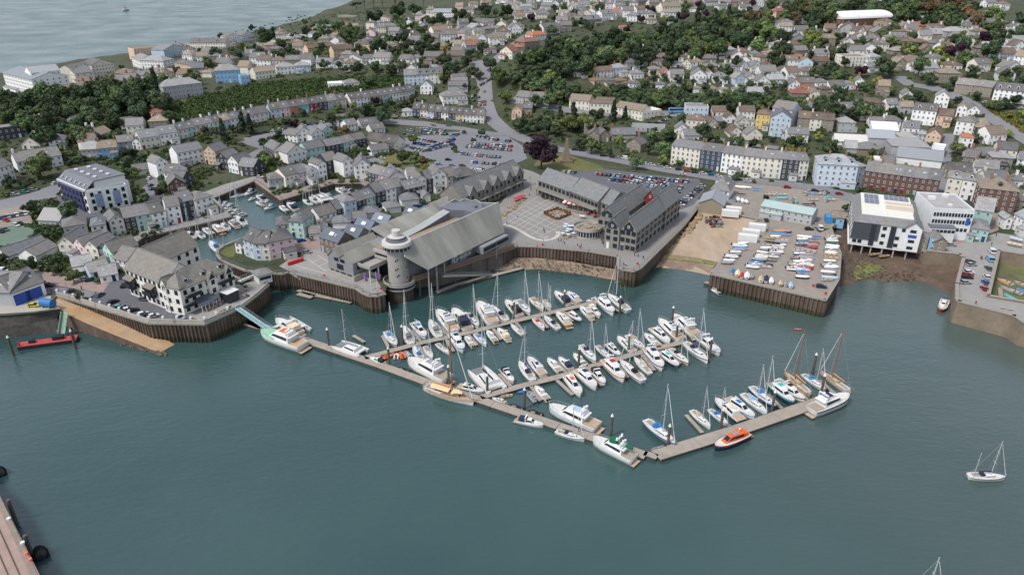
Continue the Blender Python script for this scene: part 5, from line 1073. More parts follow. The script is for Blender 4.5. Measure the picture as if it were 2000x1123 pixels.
table(1500, 250, '''1590 387 1780 406 9 6 g w s kC;1784 382 1866 388 7 6 f k d;1510 288 1620 302 9 5 g t s;1770 242 1930 247 9 6 g c d C;1710 142 1850 114 10 7 g w t;1935 312 2020 320 9 5 g w s;1500 152 1590 152 8 6 h w o;1220 132 1330 142 12 7 p s b;1160 112 1228 114 9 5 h b l;1385 402 1580 412 9 5 g t d;
1366 536 1478 552 11 10 h c l d;1482 552 1592 572 11 10 h w l d;1612 632 1912 668 14 10.5 h r t CCd;1920 640 2010 650 10 5 g t s;1892 782 2010 852 10 7 g w l;1832 790 1888 792 6 5 p w l''', 'by the right street', group='houses around the street ends', name='town_house')
terrace(1500, 250, (730, 472), (1308, 556), 'rrrrrr', 10, 9.5, 'behind the warehouse', 's', opts='C')
# the tall harbour road terrace
GP = [(1309, 321, 1364, 330, 'c'), (1364, 330, 1406, 336, 'n'), (1406, 336, 1444, 342, 'w'), (1444, 342, 1485, 347, 'c'), (1485, 347, 1523, 350, 'c'), (1523, 350, 1556, 353, 'k'), (1556, 353, 1574, 353, 'c')]
for x0, y0, x1, y1, c in GP:
    house_px((x0, y0), (x1 - .3, y1), d=11, e=9.3, kind='g', wc=c, rc='s', rh=2.2, opts='CC', place='in the tall harbour road terrace', group='tall harbour road terrace', name='town_house', rng=random.Random(x0), ww=.95, wh=1.4, nf=4,
             desc={'c': 'tall cream stucco town house', 'n': 'tall navy town house with white window trim', 'w': 'tall white town house with turquoise lower floors', 'k': 'tall dark slate-blue town house'}[c])
table(0, 250, '''0 452 130 402 12 8.5 g w s CC;150 347 500 292 11 6 g w s C;392 166 520 156 9 5 h w s C;650 246 768 241 9 6 g G l CC;770 241 930 226 9 6 g B t CC;932 178 1060 160 8 5 g G s;1110 172 1258 142 10 7 g c l k;1262 140 1400 112 10 7 g w l kk;1040 165 1106 172 9 5 p w s;
310 772 480 782 10 3.5 g G l M''', 'in leafy left streets', group='houses in the leafy streets', name='villa')
table(0, 250, '''1050 372 1235 347 7 2.7 g w s;70 1052 390 942 7 2.7 g w s;290 1050 460 965 7 2.7 g w s''', 'on the left of the basin', cat='garage block', desc='low slate-roofed garage block', group='garage blocks', name='garage_block', win=False)
BL = 'north of the basin'
table(0, 250, '''1400 312 1600 272 9 8.5 g w s;1242 395 1330 375 9 8.5 p w s;1605 282 1695 292 9 8 p s s;1700 322 1788 332 9 7 p k s;1790 347 1868 362 9 7 p w s;1870 372 1990 382 9 5.5 g k s;1292 425 1400 430 8 6 g w s;1322 482 1440 488 8 6 g k s;1332 532 1460 514 8 6 p r s''', BL, group='north basin houses', name='waterside_house')
BT = 'left of the basin'
table(0, 250, '''1545 696 1680 656 9 8 h w s;1432 716 1540 690 9 8.5 g k s;1325 756 1430 738 9 8.5 g w s;1212 792 1310 768 9 7.5 g w s;1085 812 1210 788 9 7.5 g g s;995 828 1083 812 9 7.5 g k s;882 855 992 832 9 7.5 p c s;742 898 852 882 9 7.5 h w s;520 880 700 850 9 6 h G s;480 1010 602 1012 9 6.5 p c s;602 1012 682 1038 9 6.5 p p s;684 1038 788 1052 9 6.5 p c s;790 1052 828 1056 9 6.5 p k s;830 1062 905 1100 9 7 p g s;
905 1105 1010 1132 9 5 g w s;580 1140 735 1110 7 3 g c l;718 1185 870 1145 7 3 g b l;790 1215 930 1190 7 3 g w l''', BT, z=6.0, group='left basin terrace', name='waterside_house')
BU = 'above the basin'
table(500, 250, '''75 205 148 244 8 5.5 g k s;150 246 240 252 8 5 g c s;255 292 398 262 9 7 p w s;402 248 545 218 9 6 g g s;330 115 438 104 9 6 p w s;442 128 540 108 9 6 p w s;520 102 610 84 9 6 p g s;230 100 326 118 8 5 g w s;560 218 688 192 8 6 g k s;690 192 774 168 8 6 g g s;776 168 862 152 8 6 g k s;852 140 1080 176 10 4 g c d;1075 172 1165 136 8 3.5 p c d;905 217 1040 198 7 3 g w s;
640 1 720 -10 8 5 g w s;720 40 800 20 8 5 g w s;905 55 1010 40 8 3.5 g w s''', BU, group='upper basin houses', name='waterside_house')
BE = 'east of the basin'
table(500, 250, '''110 490 236 476 9 6 h G s;240 482 338 454 9 7.5 g c s;340 454 408 434 9 7 g p s;410 442 498 414 9 6 p w s;500 418 560 404 9 9.5 p w s;562 372 648 352 9 8.5 g k s;692 392 770 374 9 9.5 p w s;780 404 900 394 9 8 p w s;880 424 958 444 8 6 g k s;960 446 1048 466 8 6 g p s;1050 470 1168 462 9 5 h G s;
1188 476 1258 470 9 7 g w s;1260 524 1334 514 9 8.5 p w s;1336 514 1386 506 9 8 g k s;1390 508 1488 494 9 10 p w s;1490 496 1572 480 9 8 g c s;1576 504 1746 474 11 8 h k d''', BE, z=6.0, es=.8, group='east basin houses', name='waterside_house')
BC = 'between basin and museum'
table(500, 250, '''272 856 380 864 9 8 h g s;382 796 500 746 8 5 g G s;502 776 636 736 8 5.5 g w s;638 726 708 708 8 6 g k s;702 720 796 696 9 9 h b s;798 668 868 646 8 6.5 g k s;870 646 942 622 8 6.5 g g s;946 626 1020 606 9 8.5 g k s;1022 606 1100 582 9 8.5 g w s;1102 560 1158 546 8 7 g G s;1172 564 1300 534 8 6 g k s;170 842 270 832 9 5 h c d;
0 1034 56 1036 9 8 g b d;58 1036 112 1034 9 8 g c d;114 1034 312 994 11 8 h p d''', BC, z=6.0, es=.78, group='central basin terrace', name='waterside_house')
table(0, 250, '''1845 975 1918 990 7 5 h w d;1920 1000 1996 1030 9 8 g b d''', BC, z=6.0, es=.8, name='waterside_house', group='central basin terrace')
table(500, 250, '''420 872 510 862 6 2.7 g w s;505 800 565 790 6 3 p w s;602 788 740 780 7 2.7 h w s;762 752 866 744 6 2.7 g w s;842 714 968 700 7 2.7 h w s;1022 672 1135 656 7 2.7 h w s;1142 614 1276 598 8 2.8 h w s;1306 580 1365 574 6 2.8 p w s''', 'in the mews behind the museum', cat='garage', desc='small white mews garage with dark door', group='mews garages', name='mews_garage', win=False, z=6.0)

# smaller houses filling the far streets
def infill(poly, n, place, seed, pal, rpal, name, gap=11):
    rng = random.Random(seed); q = px_poly(poly); xs, ys = [a for a, b in q], [b for a, b in q]; k = 0
    for _ in range(n*60):
        if k >= n: break
        x, y = rng.uniform(min(xs), max(xs)), rng.uniform(min(ys), max(ys))
        if not inside((x, y), q): continue
        p = T(x, y)
        if not all(free(p.x + a, p.y + b) for a in (-gap*.5, 0, gap*.5) for b in (-2, 4, 10)): continue
        th = R(rng.choice([-12, -5, 5, 12, 80]) + rng.uniform(-6, 6)); w = rng.uniform(7.5, 11.5) if abs(th) < 1 else rng.uniform(7, 9); d = Vector((math.cos(th), math.sin(th), 0))*w/2
        a, b = p - d, p + d; a.z = height(a.x, a.y); b.z = height(b.x, b.y)
        house(a, b, d=rng.uniform(7.5, 9.5), e=rng.choice([3, 5, 5.3, 5.6]), kind=rng.choice('gghhp'), wc=rng.choice(pal), rc=rng.choice(rpal), opts=rng.choice(['C', 'CC', '', 'Ck']), place=place, rng=rng, name=name); k += 1
infill('700,40 900,15 1000,0 1500,0 1500,25 1300,40 1000,60 900,100 760,110', 62, 'in the far upper streets', 1, 'wwwwcctGp', 'sssstb', 'distant_house', 9)
infill('560,60 700,50 760,110 700,150 520,150 480,110', 30, 'on the near ridge streets', 2, 'wwwctG', 'sstb', 'distant_house')
infill('1500,55 1640,60 1760,55 2000,55 2000,140 1780,150 1600,130 1500,140', 74, 'on the upper right slope', 3, 'wwwctGtcw', 'sssbbtl', 'distant_house')
infill('1270,105 1500,95 1600,140 1500,185 1250,180 1200,150', 42, 'amid the white slope', 4, 'wwwwcbG', 'ssstb', 'suburban_house', 10)
infill('1560,225 1760,215 1900,190 2000,260 2000,380 1860,380 1700,300', 38, 'in the lower right streets', 5, 'wwwctG', 'sstl', 'town_house', 10)
infill('260,140 420,100 480,130 440,175 330,170', 7, 'among the left trees', 6, 'wct', 'stb', 'villa')
infill('340,100 480,80 560,110 480,150 360,150', 16, 'above the left wood', 7, 'wwctG', 'stbs', 'villa', 10)
infill('880,100 960,60 1050,60 1000,110 940,150', 12, 'beside the climbing road', 8, 'wwctG', 'sstb', 'hill_house', 10)
infill('780,140 940,140 940,185 860,190 790,180', 9, 'left of the curving road', 9, 'wwctG', 'ss', 'cottage', 9)
infill('1320,252 1560,258 1570,282 1330,282', 12, 'behind the tall terrace', 10, 'wwctG', 'ssb', 'cottage', 9)
infill('1000,4 1500,0 1500,30 1200,45 1000,60', 26, 'in the far upper streets', 11, 'wwwwcctG', 'sssstb', 'distant_house', 8)
infill('20,255 240,240 330,230 340,275 240,300 60,300', 12, 'below the left woodland', 12, 'wwct', 'sstb', 'villa', 10)
# ------------------------------------------------------------------ boats
m_hull = mat('gelcoat', None, .28, .05, .6, spec=.5)
m_deck = mat('white_deck', lin('#cfcdc8'), .6, .08, 1.5)
m_teak = mat('teak_deck', lin('#b09a80'), .8, .15, 2.0)
m_cabin = mat('white_cabin', lin('#d9d9d8'), .35, .05, .8)
m_bglass = mat('tinted_glass', lin('#1d232b'), .1, .2, .6, spec=.6)
m_alu = mat('mast_alloy', lin('#bfc3c6'), .4, .05, 1, metal=.2)
m_wood = mat('varnished_spar', lin('#8a5a38'), .45, .12, 1.5)
m_cover = mat('canvas', None, .85, .1, 1.2)
m_rope = mat('rigging', lin('#9a9c9e'), .5)
m_cock = mat('cockpit_sole', lin('#98907f'), .8, .2, 2)
m_rubber = mat('inflatable_tube', None, .6, .05, 1)
m_black = mat('outboard', lin('#26282b'), .4)
ST = [0, .06, .2, .4, .58, .74, .87, .95, 1.0]
WS = {'sail': [.62, .74, .93, 1, .95, .78, .5, .24, .01], 'motor': [.9, .94, 1, 1, .99, .92, .70, .42, .02], 'classic': [.14, .45, .82, 1, .97, .78, .48, .22, .01], 'slim': [.7, .8, .95, 1, .97, .82, .52, .25, .01]}
def hull_shape(L, B, fb, rise, kind):
    out = []
    for s, w in zip(ST, WS[kind]):
        z = fb*(1 + rise*max(0, s - .35)**1.6) + (.12*fb if kind == 'classic' else 0)*max(0, .2 - s)/.2
        out.append((s*L - L/2, w*B/2, z))
    return out
def hull_parts(L, B, fb, rise, kind):
    sh = hull_shape(L, B, fb, rise, kind); mb = MB(); n = len(sh); rowp = []
    for x, w, z in sh:
        k = x*.97 if x > 0 else x
        rowp.append([(x, -w, z), (x*.99, -w*.93, z*.55), (k, -w*.72, .02), (k*.96, 0, -.35), (k, w*.72, .02), (x*.99, w*.93, z*.55), (x, w, z)])
    for r in rowp: mb.v += r
    for i in range(n-1):
        for j in range(6):
            a = i*7+j; mb.f.append((a, a+1, a+8, a+7)); mb.m.append(1 if j in (0, 5) and False else 0)
    mb.f.append(tuple(range(7))[::-1]); mb.m.append(0)
    dk = MB(); t = .10
    for x, w, z in sh: dk.v += [(x, -max(w - .06, 0), z - t + .06), (x, max(w - .06, 0), z - t + .06)]
    for i in range(n-1): dk.f.append((2*i, 2*i+2, 2*i+3, 2*i+1)); dk.m.append(0)
    # toe rail
    rl = MB()
    for i in range(n-1):
        for s in (-1, 1):
            a, b = sh[i], sh[i+1]; rl.face([(a[0], s*a[1], a[2]), (b[0], s*b[1], b[2]), (b[0], s*max(b[1]-.1, 0), b[2]+.04), (a[0], s*max(a[1]-.1, 0), a[2]+.04)])
    st = MB()
    for i in range(n-1):
        for s in (-1, 1):
            a, b = sh[i], sh[i+1]; st.face([(a[0], s*(a[1]+.015), a[2]*.93), (b[0], s*(b[1]+.015), b[2]*.93), (b[0], s*(b[1]+.012), b[2]*.78), (a[0], s*(a[1]+.012), a[2]*.78)])
    return mb, dk, rl, st
def cabin_mb(x0, x1, w0, w1, z0, h, rake0=.15, rake1=.5, win=True, zw=(.35, .78), top=0):
    """tapered cabin: footprint widths w0 aft, w1 forward; rakes as a share of height"""
    mb = MB(); i0, i1 = x0 + rake0*h, x1 - rake1*h*1.6; q = .86
    lo = [(x0, -w0/2, z0), (x1, -w1/2, z0), (x1, w1/2, z0), (x0, w0/2, z0)]; hi = [(i0, -w0/2*q, z0+h), (i1, -w1/2*q, z0+h), (i1, w1/2*q, z0+h), (i0, w0/2*q, z0+h)]
    mb.add(lo + hi, [(4, 5, 6, 7), (0, 1, 5, 4), (1, 2, 6, 5), (2, 3, 7, 6), (3, 0, 4, 7)], top)
    if win:
        gl = MB(); e = .02
        def lerp(a, b, t): return tuple(a[k] + (b[k]-a[k])*t for k in range(3))
        for a, b in ((0, 1), (1, 2), (2, 3)):
            A0, B0, A1, B1 = lo[a], lo[b], hi[a], hi[b]
            p = [lerp(lerp(A0, A1, zz), lerp(B0, B1, zz), tt) for zz, tt in ((zw[0], .07), (zw[0], .93), (zw[1], .93), (zw[1], .07))]
            nrm = (Vector(p[1]) - Vector(p[0])).cross(Vector(p[3]) - Vector(p[0])).normalized()*e
            gl.face([tuple(Vector(k) + nrm) for k in p])
        return mb, gl
    return mb, None
PROTO = {}
def proto(key):
    if key in PROTO: return PROTO[key]
    parts = []   # (name, mesh, colour slot or fixed)
    def put(name, mb, m, slot=None, smooth=False): parts.append((name, mb.mesh(name, m, smooth), slot))
    t = key
    if t in ('S', 'K', 'W', 'Y'):      # sailing yachts: sloop, ketch, wooden classic, small open yacht
        L, B, fb = 10.0, {'S': 3.0, 'K': 3.1, 'W': 2.5, 'Y': 2.7}[t], {'S': 1.1, 'K': 1.15, 'W': .85, 'Y': .9}[t]
        h, d, r, st = hull_parts(L, B, fb, .35, 'classic' if t == 'W' else 'sail'); put('hull', h, m_hull, 'hull', True); put('deck', d, m_teak if t == 'W' else m_deck); put('stripe', st, m_cover, 'acc')
        put('toe_rail', r, m_wood if t == 'W' else m_alu)
        if t != 'Y':
            c, g = cabin_mb(-.9, 2.5, B*.60, B*.34, fb + .02, .46 if t != 'W' else .38, .1, .6); put('coachroof', c, m_cabin if t != 'W' else m_teak); put('cabin_window', g, m_bglass)
        k = MB(); k.box((-2.6, 0, fb + .02), (3.0, B*.46, .1)); put('cockpit', k, m_cock)
        k = MB(); k.box((-2.6, B*.27, fb + .14), (3.2, .12, .3)); k.box((-2.6, -B*.27, fb + .14), (3.2, .12, .3)); k.box((-4.15, 0, fb + .14), (.12, B*.5, .3)); put('coaming', k, m_cabin)
        mx, mh = .9, {'S': 12.4, 'K': 11.5, 'W': 13.0, 'Y': 10.5}[t]; mm = m_wood if t == 'W' else m_alu
        k = MB(); k.tube((mx, 0, fb), (mx, 0, fb + mh), .13, .09, 6); put('mast', k, mm)
        k = MB()
        for f in (.40, .70): k.tube((mx, -1.05*(1.15-f), fb + mh*f), (mx, 1.05*(1.15-f), fb + mh*f), .045, .045, 4)
        k.box((mx, 0, fb + mh + .15), (.3, .06, .06)); put('spreaders', k, mm)
        k = MB(); k.tube((mx, 0, fb + 1.35), (mx - 3.7, 0, fb + 1.3), .07, .07, 6); put('boom', k, mm)
        k = MB(); k.tube((mx - .1, 0, fb + 1.55), (mx - 3.6, 0, fb + 1.42), .2, .12, 6); put('sail_cover', k, m_cover, 'acc')
        k = MB(); top = (mx, 0, fb + mh*.97)
        for q in ((L/2 - .1, 0, fb*1.25), (-L/2 + .1, 0, fb), (mx, B*.46, fb), (mx, -B*.46, fb)): k.tube(top, q, .022, .022, 3, 0, False)
        put('rigging', k, m_rope)
        k = MB(); k.tube((L/2 - .25, 0, fb*1.3 + .25), (mx + .25, 0, fb + mh*.93), .09, .05, 5); put('furled_sail', k, m_cabin)
        k = MB()
        for s in (-1, 1):
            pts = [(x, s*(w - .08), z) for x, w, z in hull_shape(L, B, fb, .35, 'sail')]
            for a, b in zip(pts[:-1], pts[1:]): k.tube((a[0], a[1], a[2] + .6), (b[0], b[1], b[2] + .6), .022, .022, 3, 0, False)
            for a in pts[::2]: k.tube(a, (a[0], a[1], a[2] + .6), .022, .022, 3, 0, False)
        put('guard_rail', k, m_rope)
        if t in 'SK':
            k = MB(); c, g = cabin_mb(-1.9, -.5, B*.5, B*.44, fb + .4, .75, .3, .5, True, (.2, .8)); put('spray_hood', c, m_cover, 'acc')
        if t == 'K':
            k = MB(); k.tube((-3.4, 0, fb), (-3.4, 0, fb + 7.6), .1, .07, 6); k.tube((-3.4, -.5, fb + 5), (-3.4, .5, fb + 5), .04, .04, 4); put('mizzen_mast', k, m_alu)
    elif t in ('M', 'F', 'H', 'P', 'T'):   # motor: M sports cruiser, F flybridge, H hardtop, P small pilot boat with outboards, T trawler yacht
        L, B, fb = 10.0, {'M': 3.0, 'F': 3.2, 'H': 3.05, 'P': 3.0, 'T': 3.1}[t], {'M': 1.15, 'F': 1.45, 'H': 1.25, 'P': 1.1, 'T': 1.6}[t]
        h, d, r, st = hull_parts(L, B, fb, .45, 'motor'); put('hull', h, m_hull, 'hull', True); put('deck', d, m_deck); put('stripe', st, m_cover, 'acc')
        k = MB(); k.box((-3.6, 0, fb - .02), (2.6, B*.78, .12)); put('cockpit', k, m_teak if t in 'FH' else m_cock)
        k = MB(); k.box((-L/2 - .35, 0, .35), (.8, B*.8, .12)); put('swim_platform', k, m_teak)
        if t == 'M':
            c, g = cabin_mb(-1.4, 3.4, B*.76, B*.3, fb, .5, .1, 1.0, False); put('foredeck_cabin', c, m_cabin)
            c, g = cabin_mb(-1.5, 1.7, B*.72, B*.6, fb + .35, .72, .2, .9, True, (.1, .92)); put('windscreen', c, m_cabin); put('window', g, m_bglass)
            c, g = cabin_mb(-3.9, -.9, B*.72, B*.74, fb + .3, 1.0, .2, .1, False); put('canopy', c, m_cover, 'can')
            k = MB(); k.box((-1.3, B*.36, fb + 1.1), (.25, .1, 1.6)); k.box((-1.3, -B*.36, fb + 1.1), (.25, .1, 1.6)); k.box((-1.3, 0, fb + 1.85), (.45, B*.74, .12)); put('radar_arch', k, m_cabin)
        if t in 'FT':
            c, g = cabin_mb(-2.6, 2.6, B*.8, B*.56, fb, 1.15, .05, .8, True, (.38, .85)); put('saloon', c, m_cabin); put('window', g, m_bglass)
            k = MB(); k.box((-1.1, 0, fb + 1.22), (4.0, B*.72, .14)); put('flybridge_deck', k, m_cabin)
            c, g = cabin_mb(-2.6, .9, B*.68, B*.46, fb + 1.25, .5, 0, .8, False); put('flybridge', c, m_cabin)
            k = MB(); k.box((-.9, 0, fb + 1.78), (1.5, B*.42, .08)); put('fly_seats', k, m_cover, 'can')
            k = MB(); k.box((-2.2, B*.32, fb + 1.9), (.2, .1, 1.2)); k.box((-2.2, -B*.32, fb + 1.9), (.2, .1, 1.2)); k.box((-2.2, 0, fb + 2.5), (.4, B*.66, .1)); k.tube((-2.2, 0, fb + 2.5), (-2.2, 0, fb + 2.85), .25, .2, 8); put('radar_arch', k, m_cabin)
        if t == 'H':
            c, g = cabin_mb(-2.9, 2.7, B*.78, B*.5, fb, 1.15, .05, 1.1, True, (.35, .86)); put('wheelhouse', c, m_cabin); put('window', g, m_bglass)
            k = MB(); k.box((-.9, 0, fb + 1.2), (1.5, B*.36, .06)); put('sunroof', k, m_cover, 'can')
            k = MB(); k.tube((-2.0, 0, fb + 1.15), (-2.2, 0, fb + 2.0), .07, .05, 5); k.tube((-2.2, 0, fb + 1.75), (-2.2, 0, fb + 1.95), .22, .18, 8); put('radar', k, m_cabin)
        if t == 'P':
            c, g = cabin_mb(-.9, 1.9, B*.62, B*.46, fb, 1.35, .05, .35, True, (.45, .86)); put('wheelhouse', c, m_cabin); put('window', g, m_bglass)
            c, g = cabin_mb(1.5, 3.4, B*.5, B*.2, fb, .4, 0, .8, False); put('cuddy', c, m_cabin)
            k = MB()
            for y in (-.45, .45): k.box((-L/2 - .35, y, .95), (.6, .42, .8)); k.box((-L/2 - .4, y, .3), (.25, .2, .9))
            put('outboard_engine', k, m_black)
        k = MB()
        for s in (-1, 1):
            pts = [(x, s*(w - .1), z) for x, w, z in hull_shape(L, B, fb, .45, 'motor')][4:]
            for a, b in zip(pts[:-1], pts[1:]): k.tube((a[0], a[1], a[2] + .6), (b[0], b[1], b[2] + .65), .03, .03, 3, 0, False)
            for a in pts: k.tube(a, (a[0], a[1], a[2] + .6), .025, .025, 3, 0, False)
        put('bow_rail', k, m_rope)
    elif t == 'R':      # inflatable
        L, B = 5.0, 2.1; k = MB(); pts = [(-2.5, .8), (1.2, .85), (2.0, .55), (2.45, 0), (2.0, -.55), (1.2, -.85), (-2.5, -.8)]
        for a, b in zip(pts, pts[1:]): k.tube((a[0], a[1], .45), (b[0], b[1], .45), .28, .28, 8)
        put('tube', k, m_rubber, 'hull'); k = MB(); k.prism([(-2.2, -.6), (1.6, -.6), (2.2, 0), (1.6, .6), (-2.2, .6)], .2, .35); put('floor', k, m_cock)
        k = MB(); k.box((-.3, 0, .7), (.5, .5, .8)); k.box((-1.2, 0, .55), (.7, .5, .5)); put('console', k, m_cover, 'can'); k = MB(); k.box((-2.75, 0, .75), (.5, .35, .7)); put('outboard_engine', k, m_black)
    elif t in ('D', 'V'):     # D open dinghy, V covered dinghy
        L, B = 4.6, 1.75; h, d, r, st = hull_parts(L, B, .55, .3, 'slim'); put('hull', h, m_hull, 'hull', True); put('gunwale', r, m_wood)
        if t == 'D':
            k = MB(); sh = hull_shape(L, B, .55, .3, 'slim'); k.face([(x, -w*.85, .32) for x, w, z in sh] + [(x, w*.85, .32) for x, w, z in sh[::-1]]); put('floor', k, m_cock)
            k = MB(); k.box((-1.2, 0, .5), (.3, B*.8, .06)); put('thwart', k, m_wood); k = MB(); k.box((.4, 0, .5), (.3, B*.8, .06)); put('thwart', k, m_wood)
        else:
            k = MB(); sh = hull_shape(L, B, .55, .3, 'slim'); n = len(sh)
            for x, w, z in sh: k.v += [(x, -w*1.03, z - .06), (x, 0, z + .30 + .12*math.sin((x + L/2)/L*3)), (x, w*1.03, z - .06)]
            for i in range(n-1):
                for j in range(2): a = i*3+j; k.f.append((a, a+3, a+4, a+1)); k.m.append(0)
            put('boat_cover', k, m_cover, 'acc')
    elif t == 'C':     # catamaran
        L, B = 12.0, 6.2
        for s in (-1, 1):
            h, d, r, st = hull_parts(L, 1.6, 1.3, .25, 'sail')
            for q in (h, d): q.v = [(x, y + s*2.3, z) for x, y, z in q.v]
            put('hull', h, m_hull, 'hull', True); put('deck', d, m_deck)
        k = MB(); k.box((-1.6, 0, 1.2), (7.2, 5.2, .5)); put('bridge_deck', k, m_deck)
        c, g = cabin_mb(-3.6, 2.2, 4.2, 3.0, 1.4, 1.0, .05, .7, True, (.3, .85)); put('saloon', c, m_cabin); put('window', g, m_bglass)
        k = MB(); k.box((4.0, 0, 1.2), (3.2, 3.2, .05)); put('trampoline', k, mat('netting', lin('#77797c'), .9))
        k = MB(); k.tube((1.8, 0, 1.3), (1.8, 0, 15.5), .14, .1, 6)
        for f in (.45, .7): k.tube((1.8, -1, 1.3 + 14*f), (1.8, 1, 1.3 + 14*f), .05, .05, 4)
        put('mast', k, m_alu); k = MB(); k.tube((1.7, 0, 3.0), (-3.6, 0, 3.0), .28, .2, 6); put('sail_cover', k, m_cover, 'acc')
        k = MB()
        for q in ((5.8, 0, 1.4), (-4.5, 2.6, 1.3), (-4.5, -2.6, 1.3)): k.tube((1.8, 0, 15), q, .025, .025, 3, 0, False)
        put('rigging', k, m_rope)
    L0 = {'R': 5.0, 'D': 4.6, 'V': 4.6, 'C': 12.0}.get(t, 10.0)
    PROTO[key] = (L0, parts); return PROTO[key]
BNAME = {'S': 'sailing_yacht', 'K': 'ketch', 'W': 'classic_yacht', 'Y': 'day_sailer', 'M': 'motor_cruiser', 'F': 'flybridge_cruiser', 'H': 'hardtop_cruiser', 'P': 'pilot_boat', 'T': 'trawler_yacht', 'R': 'inflatable_boat', 'D': 'dinghy', 'V': 'covered_dinghy', 'C': 'catamaran'}
BCOL = {'w': ('#dcdcda', 'white'), 'n': ('#26304a', 'navy'), 'b': ('#3f7fb8', 'blue'), 'B': ('#2a6fb0', 'bright blue'), 'c': ('#d9c9a8', 'cream'), 'r': ('#b02a2e', 'red'), 'g': ('#8a8d92', 'grey'), 'G': ('#12624a', 'green'), 'k': ('#24262a', 'black'), 'o': ('#d8602a', 'orange'),
        't': ('#b28a62', 'tan'), 'T': ('#3fb0b0', 'turquoise'), 'l': ('#9db9cc', 'light blue'), 'y': ('#cfc23c', 'yellow'), 'd': ('#b9a98e', 'brown')}
def lc(c): return lin(BCOL[c][0])
def boat(key, bow, stern, hull='w', acc='n', can=None, place='', desc=None, z=.9, water=0.0, group=None, L=None):
    L0, parts = proto(key); b, s = (G(*bow, z), G(*stern, z)) if isinstance(bow, tuple) else (bow, stern)
    d = b - s; ln = L or max(d.length, 2.2); c = (b + s)/2; root = empty(BNAME[key], (c.x, c.y, water), math.atan2(d.y, d.x)); kk = ln/L0; root.scale = (kk, kk**.92, kk**(.78 if key in 'MFHT' else 1.0))
    can = can or acc; col = {'hull': lc(hull), 'acc': lc(acc), 'can': lc(can), None: None}
    for nm, me, slot in parts: obj(nm, me, root, color=col[slot])
    kind = BNAME[key].replace('_', ' ')
    place = place.replace('in the inner basin below the far walkway', 'in the far basin arm')
    if desc is None:
        if key in 'SKWY': desc = f'{BCOL[hull][1]} hulled {kind} with {BCOL[acc][1]} trim'
        elif key in 'RDV': desc = f'{BCOL[acc if key == "V" else hull][1]} {kind}'
        else: desc = f'{BCOL[hull][1]} {kind} with {BCOL[can][1]} canvas'
    reg(root, desc, place, 'boat', group); return root
def fleet(ox, oy, sc, txt, place, group, lev=0.0):
    for line in txt.strip().split(';'):
        t = line.split()
        if len(t) < 5: continue
        x0, y0, x1, y1 = (float(v)*sc for v in t[1:5]); boat(t[0], (ox + x0, oy + y0), (ox + x1, oy + y1), *(t[5:8]), place=place, group=group, z=.9 + lev, water=lev)
U1 = 'on the top pontoon, far side'
fleet(730, 500, .17544, '''S 255 1000 135 840 d b;S 335 785 420 980 w g;H 575 910 445 745 w b b;S 625 715 730 905 w g;F 715 630 895 850 w b n;M 890 600 1050 825 w d n;S 1165 790 1050 635 w n;F 1170 540 1330 765 w w g;S 1315 560 1480 720 w n;M 1475 500 1625 670 w k k;S 1740 645 1600 490 w g;S 1890 600 1750 465 c t;S 1975 570 1890 480 w d''', U1, 'boats on the top pontoon')
fleet(980, 500, .22, '''M 475 320 600 435 w n n;H 585 320 690 410 w b b;H 750 395 860 372 w w g;F 990 515 860 385 w g g;S 940 345 1125 490 w n''', U1, 'boats on the top pontoon')
L1 = 'on the top pontoon, near side'
fleet(770, 640, .17544, '''S 215 200 310 355 l b;Y 425 335 340 195 w g;Y 610 275 470 165 w g;F 765 260 640 80 w b n;P 790 85 880 195 w g g;S 1025 190 900 60 w b;P 1035 25 1130 145 w n n;M 1155 5 1275 130 w w c''', L1, 'boats on the top pontoon')
fleet(980, 500, .22, '''Y 80 595 185 690 w k;S 378 645 285 550 w r;S 375 530 505 645 w n;H 490 500 600 620 t t t;H 705 575 590 495 n w w;F 700 455 800 550 w g g;M 870 535 780 440 c d c''', L1, 'boats on the top pontoon')
fleet(400, 480, .25025, '''R 1475 825 1385 865 o o o;R 1495 825 1490 868 w k k;R 1525 815 1552 865 o o r;R 1560 808 1600 850 g w w;R 1390 806 1340 816 k k k;M 1285 865 1405 912 w k k;R 1500 935 1592 975 n g k''', 'at the inner end of the top pontoon', 'tenders at the top pontoon')
U2 = 'on the middle pontoon, far side'
fleet(770, 640, .17544, '''M 1325 600 1200 450 w k k;S 1390 375 1545 585 w n;H 1495 335 1660 525 w n n;P 1710 335 1850 485 w c c;M 1835 325 1970 460 w n n''', U2, 'boats on the middle pontoon')
fleet(980, 500, .22, '''P 640 860 745 965 w w w;S 835 940 705 790 w n;S 955 900 845 790 w g;H 1050 885 935 775 g g g;H 1030 720 1170 850 w g g;S 1270 820 1110 700 w d;P 1270 685 1390 795 w k k;H 1490 770 1335 640 w w g;F 1395 580 1590 750 w n n;F 1520 540 1725 715 w w g;M 1935 870 1730 700 w g g;S 1830 935 1625 770 w n''', U2, 'boats on the middle pontoon')
L2 = 'on the middle pontoon, near side'
fleet(1040, 640, .2004, '''H 470 655 330 460 w w o;F 620 590 435 415 w w n;M 705 545 580 395 w k k;F 890 515 700 320 w o r;S 850 320 1080 520 w k;Y 990 280 1150 440 w c;F 1265 405 1110 210 w n n;H 1425 375 1240 230 n w T;S 1520 350 1340 200 d k;P 25 560 150 690 w r r''', L2, 'boats on the middle pontoon')
fleet(960, 740, .2004, '''R 362 110 445 208 g g g;V 250 112 352 90 B B;D 80 150 205 135 c b;H 5 175 140 218 w g g;R 180 232 305 280 n b n;R 360 290 495 335 k k k''', 'at the inner end of the middle pontoon', 'tenders at the middle pontoon')
OP = 'on the outer pontoon'
